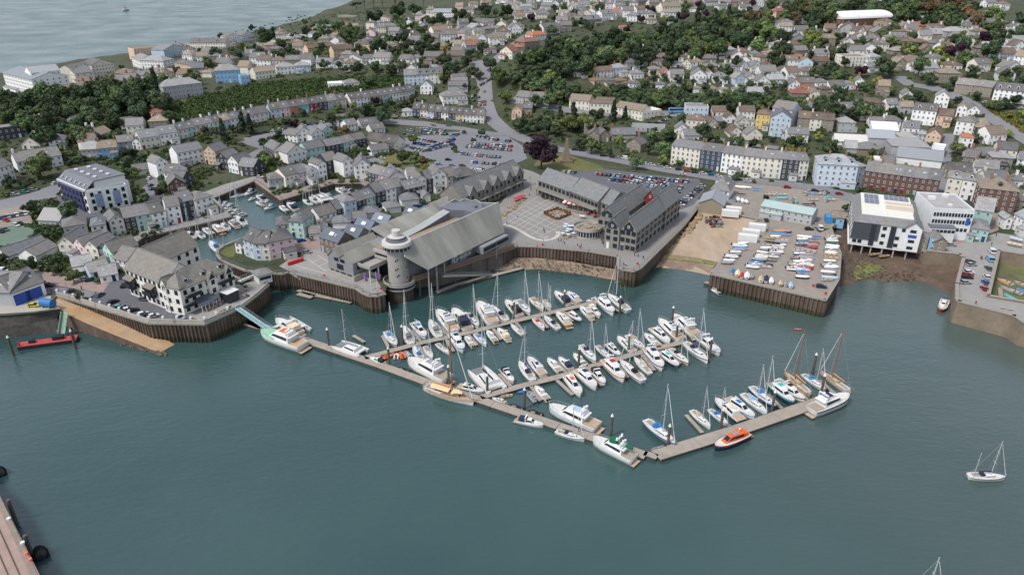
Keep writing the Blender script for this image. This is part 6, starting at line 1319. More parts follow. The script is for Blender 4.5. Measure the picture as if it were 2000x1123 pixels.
fleet(1230, 660, .22534, '''S 700 770 535 620 w d;S 855 745 690 610 w B;H 740 530 975 720 n w c;H 1080 690 845 520 w b B;S 1190 650 975 480 w l;S 1265 600 1050 420 n b;T 1420 572 1215 400 n T T;F 1515 540 1290 405 w k k;W 1340 290 1570 490 d t;R 1290 330 1360 375 g w w;S 1700 450 1500 310 w b;W 1650 280 1915 470 w t;T 1890 520 1565 645 w n n;R 870 765 800 772 w g g;R 1355 615 1285 628 w g g''', OP, 'boats on the outer pontoon')
boat('S', (960 + 1790*.2004, 740 + 640*.2004), (960 + 1500*.2004, 740 + 400*.2004), 'g', 'B', 'B', 'near the bend of the pontoons', 'large grey sloop with bright blue sail covers')
boat('R', (960 + 1560*.2004, 740 + 682*.2004), (960 + 1692*.2004, 740 + 645*.2004), 'g', 'g', 'g', 'by the bend of the pontoons', 'grey inflatable tender')
MP = 'on the long main pontoon'
fleet(960, 740, .2004, '''M 508 445 240 385 w w n;S 908 582 625 498 w n''', MP, 'boats on the main pontoon')
boat('H', (770 + 1000*.17544, 640 + 712*.17544), (770 + 715*.17544, 640 + 640*.17544), 'w', 'k', 'k', MP, 'white hardtop cruiser with dark hull band')
boat('F', (960 + 560*.2004, 740 + 285*.2004), (960 + 1035*.2004, 740 + 485*.2004), 'w', 'l', 'l', MP, 'long white motor yacht with pale blue stern')
boat('T', (400 + 1590*.25025, 480 + 910*.25025), (400 + 1900*.25025, 480 + 1060*.25025), 'w', 'w', 'g', MP, 'white trawler yacht with canvas aft deck')
tr = boat('T', (960 + 985*.2004, 740 + 595*.2004), (960 + 1390*.2004, 740 + 795*.2004), 'w', 'w', 'G', MP, 'big white trawler yacht with green covers')
k = MB(); k.box((-.2, 0, 3.5), (1.6, 1.5, .9)); k.box((-3.2, -.5, 3.1), (1.9, .7, .4)); k.build('green_cover', m_cover, tr, color=lc('G'))
k = MB(); k.tube((-1.3, 0, 3), (-1.3, 0, 5.2), .12, .08, 6); k.box((-1.3, 0, 4.6), (.3, 2.2, .12)); k.tube((-1.3, .9, 4.6), (-1.3, .9, 5.1), .3, .2, 8); k.tube((-1.3, -.9, 4.6), (-1.3, -.9, 5.1), .3, .2, 8); k.build('radar_mast', m_cabin, tr)
wy = boat('W', (770 + 885*.17544, 640 + 835*.17544), (770 + 322*.17544, 640 + 655*.17544), 'w', 't', 't', 'lying outside the long main pontoon', 'long white classic wooden yacht with deck awning')
k = MB(); k.tube((4.8, 0, 1.2), (6.6, 0, 1.5), .07, .04, 5); k.build('bowsprit', m_wood, wy)
for x0, x1, nm in ((-2.9, .6, 'awning'), (1.1, 2.9, 'awning')):
    slab([(x0, -1.0, 1.75), (x1, -.9 if x1 < 2 else -.2, 1.75), (x1, 0, 2.05), (x0, 0, 2.05)], .04, mat('sand_awning', lin('#d8b994'), .9), nm, wy); slab([(x0, 0, 2.05), (x1, 0, 2.05), (x1, .9 if x1 < 2 else .2, 1.75), (x0, 1.0, 1.75)], .04, MATS['sand_awning'], nm, wy)
boat('C', (770 + 905*.17544, 640 + 455*.17544), (770 + 1150*.17544, 640 + 700*.17544), 'w', 'k', 'k', 'on the middle pontoon', 'big white sailing catamaran with black boom cover')
boat('C', (400 + 1030*.25025, 480 + 765*.25025), (400 + 1240*.25025, 480 + 835*.25025), 'w', 'g', 'g', 'on the long main pontoon', 'white catamaran with dark mast')
# trimaran, patrol boat, lifeboat
tri = boat('M', (400 + 560*.25025, 480 + 580*.25025), (400 + 745*.25025, 480 + 690*.25025), 'w', 'w', 'c', 'beside the gangway of the hotel quay', 'white three-hulled motor boat')
for s in (-1, 1):
    h, d_, r_, st_ = hull_parts(9.0, .9, .9, .3, 'slim'); h.v = [(x - .2, y + s*3.0, z) for x, y, z in h.v]; h.build('float', m_hull, tri, color=lc('w'), smooth=True)
k = MB(); k.box((1.8, 0, 1.0), (.8, 6.0, .2)); k.box((-2.5, 0, 1.0), (.8, 6.0, .2)); k.build('cross_beam', m_cabin, tri)
pat = boat('F', (400 + 448*.25025, 480 + 690*.25025), (400 + 772*.25025, 480 + 800*.25025), 'w', 'w', 'o', 'at the foot of the hotel gangway', 'white patrol vessel with pale green deck')
k = MB(); sh = hull_shape(10, 3.6, 1.45, .45, 'motor'); k.face([(x, -w*.95, z + .02) for x, w, z in sh[4:]] + [(x, w*.95, z + .02) for x, w, z in sh[4:][::-1]]); k.build('green_foredeck', mat('green_deck_paint', lin('#8fc0a2'), .7), pat)
lb = boat('H', (1230 + 738*.22534, 660 + 940*.22534), (1230 + 1022*.22534, 660 + 812*.22534), 'n', 'r', 'g', 'lying outside the outer pontoon', 'navy hulled rescue boat with bright orange superstructure', z=1.2)
for ch in lb.children:
    if ch.name.startswith('wheelhouse'): ch.data = ch.data.copy(); ch.data.materials[0] = m_cover; ch.color = (*lc('o'), 1)
c_, g_ = cabin_mb(-4.2, -2.6, 2.0, 2.2, 1.25, .7, .1, .1, False); c_.build('aft_housing', m_cover, lb, color=lc('o'))
# moored and moving craft away from the marina
an = boat('K', (1700 + 1050*.2521, 840 + 358*.2521), (1700 + 755*.2521, 840 + 345*.2521), 'w', 'n', 'n', 'alone at anchor on the right', 'white ketch with navy stripe')
boat('S', (1840, 1192), (1740, 1186), 'w', 'g', 'g', 'with only its mast showing at the bottom edge', 'white sloop', L=9.2)
boat('P', (1360 + 100*.25025, 430 + 512*.25025), (1360 + 182*.25025, 430 + 566*.25025), 'b', 'w', 'y', 'beside the boat park quay', 'small blue and white water taxi')
boat('P', (1640 + 858*.2315, 420 + 800*.2315), (1640 + 893*.2315, 420 + 710*.2315), 'r', 'y', 'w', 'by the steps of the stone pier', 'small red fishing boat')
boat('S', (252, 20), (241, 22), 'w', 'g', 'g', 'alone on the pale bay', 'distant sailing yacht', z=.5)
boat('D', (1360 + 820*.25025, 430 + 850*.25025), (1360 + 776*.25025, 430 + 846*.25025), 'o', 'o', 'o', 'adrift between marina and boat park', 'small orange rowing tender', z=.3)
BW = 'in the left basin'
fleet(0, 250, .25025, '''S 1345 845 1335 900 w g;S 1390 835 1440 885 w g;S 1465 805 1520 860 w n;S 1530 805 1590 855 w g;P 1585 785 1660 830 g g g;H 1665 760 1735 815 r w w;S 1730 740 1785 795 w g;M 1785 720 1855 770 w w g;S 1850 695 1915 760 w n;M 1680 600 1735 570 w n n;M 1725 608 1775 578 w w g;M 1730 640 1830 600 w w g;P 1755 645 1850 625 w n n;M 1790 670 1880 640 w w g;H 1820 695 1920 665 w w g;S 1790 540 1900 515 w g;M 1905 525 1985 485 w w n;S 1640 890 1720 970 w b;Y 1735 900 1780 940 w G;S 1130 915 1180 915 w g;P 1935 560 1990 535 w w g''', BW, 'boats in the inner basin', 3.3)
fleet(500, 250, .25025, '''M 5 530 75 565 w n n;M 0 575 70 600 w w g;M 40 605 110 570 w w g;M 60 635 150 600 w b b;P 185 610 245 650 g g g;M 250 590 315 645 w n n;S 365 560 435 600 w G;S 415 540 485 585 w g;C 470 520 560 575 w g g;M 530 515 590 545 w w g;M 625 475 710 515 w w g;M 695 480 760 500 w w n;H 780 490 835 515 w r r;S 845 500 890 530 w r''', 'in the far basin arm', 'boats in the inner basin', 3.3)

# ------------------------------------------------------------------ pontoons, fingers, piles, gangways
m_pont = mat('pontoon_boards', lin('#9d9489'), .85, .14, .5, col2=lin('#8a8177'), scale2=.3)
m_float = mat('pontoon_float', lin('#4c4a47'), .8, .2, 1)
def pontoon(name, pts, w, label, z=.55, seg=9.0):
    P_ = [G(a, b, z) for a, b in pts]; root = empty(name, (P_[0].x, P_[0].y, 0)); o = Vector((P_[0].x, P_[0].y, 0)); n_ = 0
    for a, b in zip(P_, P_[1:]):
        d = b - a; L = d.length; k = max(1, round(L/seg)); rz = math.atan2(d.y, d.x)
        for i in range(k):
            c = a.lerp(b, (i+.5)/k) - o; sg = MB(); sg.box((0, 0, z), (L/k - .12, w, .2), 0); sg.box((0, 0, z - .35), (L/k - .6, w - .3, .5), 1); sg.box((0, w/2 - .06, z + .02), (L/k - .14, .14, .22), 1); sg.box((0, -w/2 + .06, z + .02), (L/k - .14, .14, .22), 1)
            sg.build('pontoon_section', [m_pont, m_float], root, (c.x, c.y, 0), rz)
    return tag(root, label, 'pontoon')
pontoon('main_pontoon', [(478, 630), (595, 664), (742, 713), (832, 746), (962, 789), (1090, 832), (1200, 868), (1262, 890)], 3.0, 'long main pontoon running diagonally down from the hotel quay', seg=12)
pontoon('link_ramp', [(1258, 884), (1284, 893)], 2.0, 'short ramp linking the main and outer pontoons')
pontoon('outer_pontoon', [(1281, 889), (1440, 840), (1590, 788), (1638, 772)], 3.8, 'wide outer pontoon at the harbour end of the marina', seg=12)
pontoon('top_pontoon', [(712, 699), (825, 669), (923, 648), (993, 630), (1079, 610), (1169, 589)], 2.3, 'top pontoon nearest the museum with boats on both sides', seg=11)
pontoon('middle_pontoon', [(938, 776), (1033, 750), (1084, 738), (1164, 713), (1240, 691), (1338, 667)], 2.3, 'middle pontoon of the marina with boats on both sides', seg=11)
FING = '''747,655 758,677;804,645 822,667;851,630 876,655;918,622 936,645;964,612 981,632;1009,600 1026,622;1058,592 1078,610;1107,574 1126,598;1170,588 1210,608;816,672 835,703;870,660 886,686;912,650 932,674;962,640 979,663;1008,630 1026,652;1050,618 1070,640;1098,606 1118,628;1140,597 1160,616;975,730 1000,757;1030,720 1052,745;1086,706 1108,730;1128,692 1150,716;1168,680 1192,703;1222,668 1244,690;1268,652 1294,676;1312,640 1336,664;1340,666 1380,690;1084,739 1119,771;1035,752 1058,781;1152,718 1176,753;1200,704 1226,737;1252,690 1278,723;1300,678 1328,710;1340,810 1372,845;1392,800 1425,832;1445,790 1478,818;1500,770 1530,800;1553,752 1580,785;1600,742 1632,770;1285,828 1328,872;690,655 712,668'''
for i, s in enumerate(FING.split(';')):
    (a, b) = px_poly(s); p, q = G(*a, .5), G(*b, .5); d = q - p; c = (p + q)/2; o = empty('finger_pontoon', (c.x, c.y, 0), math.atan2(d.y, d.x))
    MB().box((0, 0, .5), (d.length, .95, .16)).build('boards', m_pont, o); MB().box((0, 0, .2), (d.length - .4, .8, .4)).build('float', m_float, o)
    reg(o, 'narrow finger pontoon', 'in the marina', 'pontoon', 'finger pontoons')
m_pile_post = mat('mooring_pile', lin('#5d534b'), .8, .3, 1, col2=lin('#3c3a30'), scale2=.4)
pm = MB(); pm.tube((0, 0, -2), (0, 0, 5.6), .32, .32, 10); pile_me = pm.mesh('post', m_pile_post); pm = MB(); pm.tube((0, 0, 5.55), (0, 0, 6.2), .36, .12, 10); cap_me = pm.mesh('cap', m_whitetrim)
for a, b in [(643,678),(761,716),(877,753),(497,613),(899,649),(1004,622),(1102,601),(1210,613),(1312,634),(1320,668),(1386,697),(1130,717),(1227,690),(1024,799),(1193,852),(1304,872),(1407,840),(1507,804),(1587,729),(1603,771),(27,694),(148,681),(787,672),(952,771)]:
    p = G(a, b, 0); o = empty('mooring_pile', (p.x, p.y, 0)); obj('post', pile_me, o); obj('cap', cap_me, o); reg(o, 'tall brown mooring pile with white cap', 'in the harbour', 'mooring pile', 'mooring piles')
def gangway(name, a, za, b, zb, w, m, label):
    p, q = G(*a, za), G(*b, zb); d = q - p; c = (p + q)/2; L = d.length; o = empty(name, c, 0)
    o.rotation_euler = (0, -math.asin(d.z/L), math.atan2(d.y, d.x))
    MB().box((0, 0, 0), (L, w, .18)).build('deck', m, o)
    k = MB(); n = int(L/1.6)
    for s in (-1, 1):
        k.box((0, s*w/2, 1.05), (L, .09, .09)); k.box((0, s*w/2, .55), (L, .07, .07))
        for i in range(n+1): k.box((-L/2 + i*L/n, s*w/2, .55), (.08, .08, 1.1))
    k.build('railing', m_rail, o); k = MB(); k.box((0, -w/2 - .05, .35), (L, .06, .7)); k.build('side_panel', m, o)
    return tag(o, label, 'gangway')
m_paleblue = mat('pale_blue_steel', lin('#9fc3c6'), .5, .08, 1)
gangway('gangway', (463, 601), 6.4, (532, 648), .9, 1.8, m_paleblue, 'pale blue gangway sloping from the hotel quay to the main pontoon')
gangway('gangway', (567, 531), 6.3, (617, 565), .8, 1.5, m_conc, 'grey gangway sloping down from the museum forecourt')
gangway('gangway', (128, 609), 6.2, (122, 652), 1.0, 1.5, mat('green_steel', lin('#86a894'), .5), 'green gangway down to the red barge on the left')
gangway('gangway', (865, 540), 6.0, (958, 537), .9, 1.2, m_conc, 'low gangway beneath the museum walkway')
gangway('footbridge', (468, 550), 6.6, (521, 527), 6.6, 2.0, m_whitetrim, 'white footbridge across the basin entrance')
pontoon('visitor_pontoon', [(854, 571), (892, 556), (960, 539), (1022, 523)], 2.0, 'grey pontoon below the museum walkway', seg=8)
pontoon('landing_stage', [(583, 566), (612, 575), (688, 590)], 2.6, 'low landing stage below the museum forecourt wall')
pontoon('landing_raft', [(583, 573), (612, 580)], 3.0, 'pale square raft at the end of the landing stage', seg=20)
pontoon('boat_park_pontoon', [(1376, 551), (1474, 577), (1574, 601)], 2.2, 'brown timber walkway along the foot of the boat park quay')
pontoon('boat_park_raft', [(1526, 596), (1566, 603)], 2.0, 'pale raft beside the boat park walkway', seg=20)
pontoon('fishing_raft', [(480, 626), (530, 648)], 2.4, 'weathered raft under the hotel gangway')
pontoon('dock_pontoon', [(1952, 556), (1956, 586)], 1.6, 'small white pontoon in the drying dock')
pontoon('dock_pontoon', [(1956, 557), (2010, 562)], 1.6, 'second dock pontoon holding small boats')
# red barge on the left
p, q = G(36, 673, 1.1), G(151, 658, 1.1); d = q - p; c = (p + q)/2; bg = empty('barge', (c.x, c.y, 0), math.atan2(d.y, d.x)); tag(bg, 'long red and black work barge below the green gangway', 'barge')
MB().box((0, 0, .5), (d.length, 3.0, 1.0)).build('hull', m_black, bg); MB().box((0, 0, 1.06), (d.length - .1, 2.9, .14)).build('deck', mat('red_deck', lin('#a8464a'), .7, .2, .8), bg)
k = MB(); k.box((-4, .2, 1.5), (1.4, 1.2, .8)); k.box((2.5, .3, 1.6), (2.6, 1.4, 1.0)); k.build('deck_gear', m_black, bg); k = MB(); k.tube((-d.length/2 + .5, -1, 1.1), (-d.length/2 + .5, -1, 2.4), .3, .2, 8); k.tube((d.length/2 - .6, -1, 1.1), (d.length/2 - .6, -1, 2.4), .3, .2, 8); k.build('red_bollards', mat('red_paint', lin('#b03038'), .5), bg)
# ------------------------------------------------------------------ trees
def foliage_material(name):
    m = mat(name, None, .85, .45, .9, spec=.15, hvar=.22); return m
m_leaf = foliage_material('foliage'); m_bark = mat('bark', lin('#4d443a'), .95, .3, 1.5)
def crown_mesh(seed, flat=.8, n_lobes=19, leaves=105, kind='round'):
    """unit crown of radius 1 centred on the origin: clumps of small leaf faces round dark cores"""
    rng = np.random.default_rng(seed); V, F = [], []
    lobes = []
    for i in range(n_lobes):
        if kind == 'round':
            d = rng.normal(size=3); d /= np.linalg.norm(d); r = rng.uniform(.2, .85)*(1 if d[2] > -.2 else .75); c = d*r*np.array([1, 1, flat]); s = rng.uniform(.18, .46)
        elif kind == 'cone':
            z = rng.uniform(-1, .95); a = rng.uniform(0, 6.28); rr = (1 - z)/2*.42; c = np.array([rr*math.cos(a), rr*math.sin(a), z*1.25]); s = .16 + .24*(1 - z)/2
        else:  # pine: flat plates high up
            a = rng.uniform(0, 6.28); rr = rng.uniform(.1, .85); c = np.array([rr*math.cos(a), rr*math.sin(a), rng.uniform(-.25, .35)]); s = rng.uniform(.22, .4)
        lobes.append((c, s))
    base = 0
    for c, s in lobes:
        zs = .5 if kind == 'pine' else .85
        # core
        ico = [(0, 0, 1)] + [(math.cos(k*1.2566)*.894, math.sin(k*1.2566)*.894, .447) for k in range(5)] + [(math.cos(k*1.2566+.628)*.894, math.sin(k*1.2566+.628)*.894, -.447) for k in range(5)] + [(0, 0, -1)]
        fs = [(0, k+1, (k+1) % 5+1) for k in range(5)] + [(k+1, k+6, (k+1) % 5+1) for k in range(5)] + [((k+1) % 5+1, k+6, (k+1) % 5+6) for k in range(5)] + [(k+6, 11, (k+1) % 5+6) for k in range(5)]
        b0 = len(V)
        for p in ico: q = np.array(p)*s*.72*rng.uniform(.85, 1.1); q[2] *= zs; V.append(tuple(c + q))
        F += [tuple(b0 + i for i in f) for f in fs]
        for _ in range(leaves):
            d = rng.normal(size=3); d /= np.linalg.norm(d); p = c + d*s*np.array([1, 1, zs])*rng.uniform(.72, 1.08)
            nrm = d + rng.normal(size=3)*.55; nrm /= np.linalg.norm(nrm); t = np.cross(nrm, rng.normal(size=3)); t /= np.linalg.norm(t)+1e-9; b_ = np.cross(nrm, t); L = rng.uniform(.05, .1)
            b0 = len(V); V += [tuple(p - t*L - b_*L*.6), tuple(p + t*L - b_*L*.6), tuple(p + t*L*.7 + b_*L*.8), tuple(p - t*L*.7 + b_*L*.8)]; F.append((b0, b0+1, b0+2, b0+3))
    me = bpy.data.meshes.new('crown'); me.from_pydata(V, [], F); me.materials.append(m_leaf); me.update(); return me
CROWN = {'round': [crown_mesh(s) for s in range(6)], 'cone': [crown_mesh(20 + s, kind='cone', n_lobes=20, leaves=70) for s in range(2)], 'pine': [crown_mesh(40 + s, kind='pine', n_lobes=9, leaves=120) for s in range(2)], 'bush': [crown_mesh(60 + s, flat=.6, n_lobes=8, leaves=70) for s in range(3)]}
def trunk_mesh(limbs=True, h=1.0, thin=1.0):
    mb = MB(); mb.tube((0, 0, -.5), (.02, 0, .55), .075*thin, .05*thin, 7)
    if limbs:
        for a in (0.3, 2.2, 4.1, 5.3): mb.tube((.01, 0, .45), (.34*math.cos(a), .34*math.sin(a), .95), .04*thin, .018*thin, 5)
    return mb.mesh('trunk', m_bark)
TRUNK = trunk_mesh(); TRUNKP = trunk_mesh(thin=.7)
TCOL = {'d': '#424f39', 'g': '#4f5f44', 'm': '#5c6c46', 'y': '#7f8248', 'l': '#69794a', 'p': '#3f303a', 'c': '#3c4937', 'n': '#384538', 'o': '#6a5b44', 'b': '#56643f'}
TDESC = {'d': ('dark green broadleaf tree', 'broadleaf_tree'), 'g': ('green broadleaf tree', 'broadleaf_tree'), 'm': ('mid green leafy tree', 'leafy_tree'), 'y': ('yellow-green leafy tree', 'leafy_tree'), 'l': ('light green leafy tree', 'leafy_tree'), 'p': ('dark purple copper-leaved tree', 'copper_tree'), 'c': ('dark narrow conifer', 'conifer'), 'n': ('tall flat-topped pine', 'pine_tree'), 'o': ('brownish leafy tree', 'leafy_tree'), 'b': ('rounded green garden shrub', 'garden_shrub')}
trng = random.Random(5)
def tree(px, py, r, code, place, group=None, sq=1.0):
    """px, py: middle of the crown in the photo; r: its half width in photo pixels"""
    p = T(px, py + r*1.0); k = FPX/(p.y*CP + (CAM_H - p.z)*SP); rm = max(r/k, .8)
    return tree_at(p, rm, code, place, group, sq)
def tree_at(p, rm, code, place, group=None, sq=1.0):
    desc, name = TDESC[code]
    if name in ('broadleaf_tree', 'leafy_tree') and group: name = {'left woodland': 'woodland_tree', 'central wood': 'woodland_tree', 'avenue trees': 'avenue_tree', 'top right wood': 'hilltop_tree', 'right hillside trees': 'hillside_tree', 'right slope trees': 'hillside_tree', 'ridge trees': 'ridge_tree', 'upper street trees': 'street_tree', 'street trees': 'street_tree', 'slope trees': 'slope_tree', 'middle garden trees': 'slope_tree'}.get(group, 'garden_tree')
    o = empty(name, (p.x, p.y, p.z), trng.uniform(0, 6.28))
    if code == 'c': cr, zc, sc, tr = CROWN['cone'][trng.randrange(2)], rm*1.5, (rm*1.15, rm*1.15, rm*1.35), TRUNK
    elif code == 'n': cr, zc, sc, tr = CROWN['pine'][trng.randrange(2)], rm*1.8, (rm*1.25, rm*1.25, rm*.8), TRUNKP
    elif code == 'b': cr, zc, sc, tr = CROWN['bush'][trng.randrange(3)], rm*.45, (rm, rm, rm*.9), TRUNK
    else: cr, zc, sc, tr = CROWN['round'][trng.randrange(6)], rm*1.02, (rm*trng.uniform(.95, 1.1), rm*trng.uniform(.95, 1.1), rm*trng.uniform(.88, 1.08)*sq), TRUNK
    c = lin(TCOL[code]); j = trng.uniform(.82, 1.2); c = (c[0]*j*trng.uniform(.9, 1.15), c[1]*j, c[2]*j)
    obj('crown', cr, o, (0, 0, zc), trng.uniform(0, 6.28), sc, c); obj('trunk', tr, o, (0, 0, 0), 0, (rm, rm, zc*1.0))
    return reg(o, desc, place, 'tree' if code != 'b' else 'shrub', group)
def trees(ox, oy, txt, place, group, sc=.25025):
    for s in txt.strip().split(';'):
        t = s.split()
        if len(t) == 4: tree(ox + float(t[0])*sc, oy + float(t[1])*sc, float(t[2])*sc, t[3], place, group)
def wood(poly, n, rr, codes, place, group, seed=1, gap=.72):
    rng = random.Random(seed); q = px_poly(poly); xs, ys = [a for a, b in q], [b for a, b in q]; done = []
    for _ in range(n*40):
        if len(done) >= n: break
        x, y = rng.uniform(min(xs), max(xs)), rng.uniform(min(ys), max(ys))
        if not inside((x, y), q): continue
        r = rng.uniform(*rr); p = T(x, y + r)
        if not free(p.x, p.y) or not inside((p.x, p.y), outline): continue
        k = FPX/(p.y*CP + (CAM_H - p.z)*SP); rm = r/k
        if any((p.x-a)**2 + (p.y-b)**2 < ((rm + c)*gap*.62)**2 for a, b, c in done): continue
        done.append((p.x, p.y, rm)); tree_at(p, rm, rng.choice(codes), place, group)
wood('0,195 110,180 215,168 330,160 335,215 300,232 240,240 190,262 100,268 60,245 0,240', 70, (14, 25), 'ddgggmdm', 'in the left woodland below the seafront', 'left woodland', 3)
wood('1005,118 1090,85 1150,70 1250,62 1330,55 1440,22 1500,30 1500,88 1430,95 1350,110 1290,122 1200,122 1110,140 1050,165 1010,160', 130, (12, 22), 'dddggmdmdcgl', 'in the dark central wood', 'central wood', 4)
wood('1015,168 1100,172 1200,176 1330,182 1480,188 1600,200 1715,212 1718,232 1600,222 1480,212 1330,204 1200,200 1100,200 1015,196', 80, (12, 18), 'dgdgmgmg', 'in the avenue of trees across the middle', 'avenue trees', 5, .8)
wood('1500,12 1640,4 1770,2 1900,12 1950,40 1870,52 1765,48 1735,24 1640,22 1590,50 1530,50', 70, (11, 20), 'ddggmmdo', 'in the wood along the top right', 'top right wood', 6)
wood('1500,70 1560,60 1600,75 1600,135 1540,150 1500,130', 14, (10, 18), 'dgdmg', 'on the slope right of the central wood', 'right slope trees', 7)
wood('1750,95 1800,80 1870,70 1960,40 2000,50 2000,80 1930,85 1860,110 1790,130', 16, (11, 19), 'gdgmdl', 'on the right hillside below the hilltop wood', 'right hillside trees', 8)
wood('510,75 580,45 680,50 700,65 620,72 560,90', 11, (9, 15), 'dgd', 'by the bay on the ridge', 'ridge trees', 9)
wood('690,95 780,70 850,90 860,120 760,125', 12, (9, 16), 'dgm', 'on the wooded ridge', 'ridge trees', 10)
wood('720,130 900,110 960,130 940,160 860,165 780,160', 12, (9, 15), 'dgm', 'between ridge and curving road', 'ridge trees', 11)
wood('1000,240 1060,225 1130,230 1180,240 1160,262 1080,268 1020,258', 15, (11, 17), 'dgmcdl', 'in the gardens above the harbour road', 'garden trees', 12)
wood('420,75 520,50 640,35 760,30 880,20 960,40 940,110 820,130 700,140 560,120 460,110', 64, (7, 13), 'dgmgd', 'scattered on the ridge', 'ridge trees', 21)
wood('950,20 1500,4 1500,50 1300,55 1100,70 980,110', 52, (6, 11), 'dgmgdp', 'in the upper streets', 'upper street trees', 22)
wood('1500,60 2000,60 2000,210 1760,200 1600,190 1520,170', 74, (7, 13), 'dgmgdly', 'between the right hillside houses', 'right hillside trees', 23)
wood('1270,110 1500,100 1600,180 1300,175 1200,150', 46, (6, 10), 'dgmgl', 'between the white slope houses', 'slope trees', 24)
wood('340,240 560,210 720,190 800,200 760,235 560,265 400,300', 26, (6, 10), 'dgml', 'in the terrace gardens', 'terrace trees', 25)
wood('60,285 300,290 330,330 200,350', 16, (8, 13), 'dgml', 'in the leafy left gardens', 'left street trees', 26)
wood('1560,250 2000,220 2000,420 1700,330', 42, (6, 11), 'dgmy', 'in the lower right streets', 'street trees', 27)
wood('1100,268 1300,250 1570,265 1560,320 1320,300 1150,295', 30, (7, 12), 'dgml', 'in the back gardens of the harbour road', 'harbour road trees', 28)
trees(0, 0, '''1640 500 65 m;1580 400 45 d;1690 430 60 d;1850 430 70 d;1400 560 50 d;1510 600 70 m;1230 700 70 c;1080 690 80 d;880 690 90 m;620 960 75 g;520 1000 75 d;420 1030 60 g;1340 910 65 g;800 1000 50 d;900 1060 60 g;780 1090 60 d;1480 430 35 d;1300 490 30 g;950 510 35 b;880 590 25 y;1900 980 55 c;1960 1000 50 c;1750 1050 55 c;1130 900 40 p;1960 220 30 d''', 'in the left streets', 'left street trees')
trees(500, 0, '''740 255 80 m;620 230 40 d;690 290 60 g;950 360 70 d;280 430 75 g;180 420 50 d;470 420 40 m;570 410 40 m;840 290 50 g;930 130 75 d;1120 90 75 d;1240 80 55 d;1430 150 55 d;1590 120 80 d;1790 90 60 d;1960 90 60 d;1650 470 60 d;1540 560 50 d;1830 500 60 d;1740 590 40 g;1900 600 80 m;1950 750 60 l;980 890 80 g;880 880 70 d;600 920 60 d;690 940 50 m;300 960 45 p;1230 770 40 d;880 630 45 g;930 790 40 p;1290 230 50 g;1460 330 50 b;1480 390 45 y;1640 680 30 p;1760 1030 40 g;1700 1095 22 m;1630 1030 20 m;700 1050 60 o;610 1070 50 m;160 1070 40 d;60 1110 50 d''', 'around the terraces', 'terrace trees')
trees(500, 0, '790 70 38 n;850 25 55 n;920 20 60 n;990 30 50 n;1090 20 65 n;1310 20 50 n', 'against the pale bay', 'clifftop pines')
trees(1000, 0, '''420 530 60 m;640 820 35 c;370 670 65 m;220 650 80 g;460 960 80 l;300 770 40 c;60 970 70 g;250 1050 45 g;860 690 45 y;1110 300 50 m;1080 90 50 p;1330 130 50 p;1180 150 30 y;1220 280 25 c;650 900 70 d;790 900 50 c;880 900 35 c;1350 390 50 g;1790 1050 10 b;1480 1020 65 d;1200 1050 60 m;1640 970 35 g;1660 550 55 g;1740 490 60 d;1820 270 75 m;1880 150 90 o;1560 260 80 m;1450 280 60 d;240 930 40 y;280 900 50 d;350 930 55 g;470 500 40 g;560 500 60 d;700 490 40 m;760 500 35 o;1320 920 40 g;1320 810 25 y;1930 960 0 b;1060 550 30 g;620 580 40 m;1030 650 45 g''', 'in the middle gardens', 'middle garden trees')
trees(1500, 0, '''340 300 80 y;400 330 60 g;60 280 65 d;180 290 50 d;550 290 60 d;710 340 50 d;820 390 42 d;960 240 60 m;1120 290 40 d;560 400 60 d;430 420 50 d;720 550 60 p;890 520 90 d;1170 520 70 m;1250 610 60 g;1460 410 85 p;1340 420 60 y;1530 460 70 m;1700 390 90 g;1680 300 70 p;1560 320 50 m;1380 680 40 g;1440 640 40 d;300 470 45 b;500 530 50 g;590 600 40 d;760 670 50 m;1180 750 40 d;980 860 40 d;1020 900 35 g;520 780 60 d;620 800 55 g;710 820 55 g;800 850 60 g;380 800 55 g;260 790 50 d;120 770 50 g;30 760 60 d;130 460 45 g;250 340 50 d;1950 160 70 d;1960 250 60 m;1880 280 50 g;1690 210 50 d;1780 200 50 g;1370 220 0 b;1180 370 35 d;1000 350 40 g;1750 480 50 g;1740 600 50 b;1260 270 50 d''', 'on the right hillside', 'right hillside trees')
trees(0, 250, '''330 290 110 m;280 610 75 d;360 610 80 g;540 640 100 g;70 420 60 d;210 440 45 d;990 190 55 d;950 260 55 d;1000 270 60 g;1110 250 60 d;1270 480 65 d;1120 550 60 g;1180 240 60 m;330 840 70 g;490 800 35 g;250 1060 75 d;430 1010 70 g;420 1090 55 g;580 1150 60 m;50 960 60 d;30 1010 50 d;560 200 50 m;640 265 40 b;860 110 30 y;910 50 50 d;770 80 45 d;630 1305 40 d;760 1190 25 g;660 450 0 b;1540 330 25 l;1550 370 18 l;1620 310 30 b;1700 330 25 g;1570 430 22 l;1720 420 18 b;1640 420 20 b;1010 800 28 o;1230 770 30 g;1590 680 25 g;1480 700 25 b;560 1130 15 y''', 'in the left waterside gardens', 'waterside garden trees')
trees(500, 250, '''85 245 55 l;205 215 50 y;790 180 45 g;860 195 45 m;1000 140 45 d;1010 290 30 y;1240 240 70 m;1150 225 60 m;1310 255 55 o;1320 310 35 y;1550 160 30 d;1560 175 22 g;680 30 60 o;1230 85 45 m;600 370 28 m;590 375 25 g;510 405 25 g;320 455 25 b;230 470 22 g;130 475 25 g;390 430 18 p;460 420 20 g;1150 455 35 o;1000 670 45 l;1050 690 30 g;760 740 30 p;870 745 22 p;530 815 28 l;430 860 22 g;1300 570 30 m;1180 620 25 y;820 220 15 b;920 430 25 g;850 380 12 g;1400 550 30 m;1720 1030 0 b;340 985 20 g''', 'around the basin houses', 'basin garden trees')
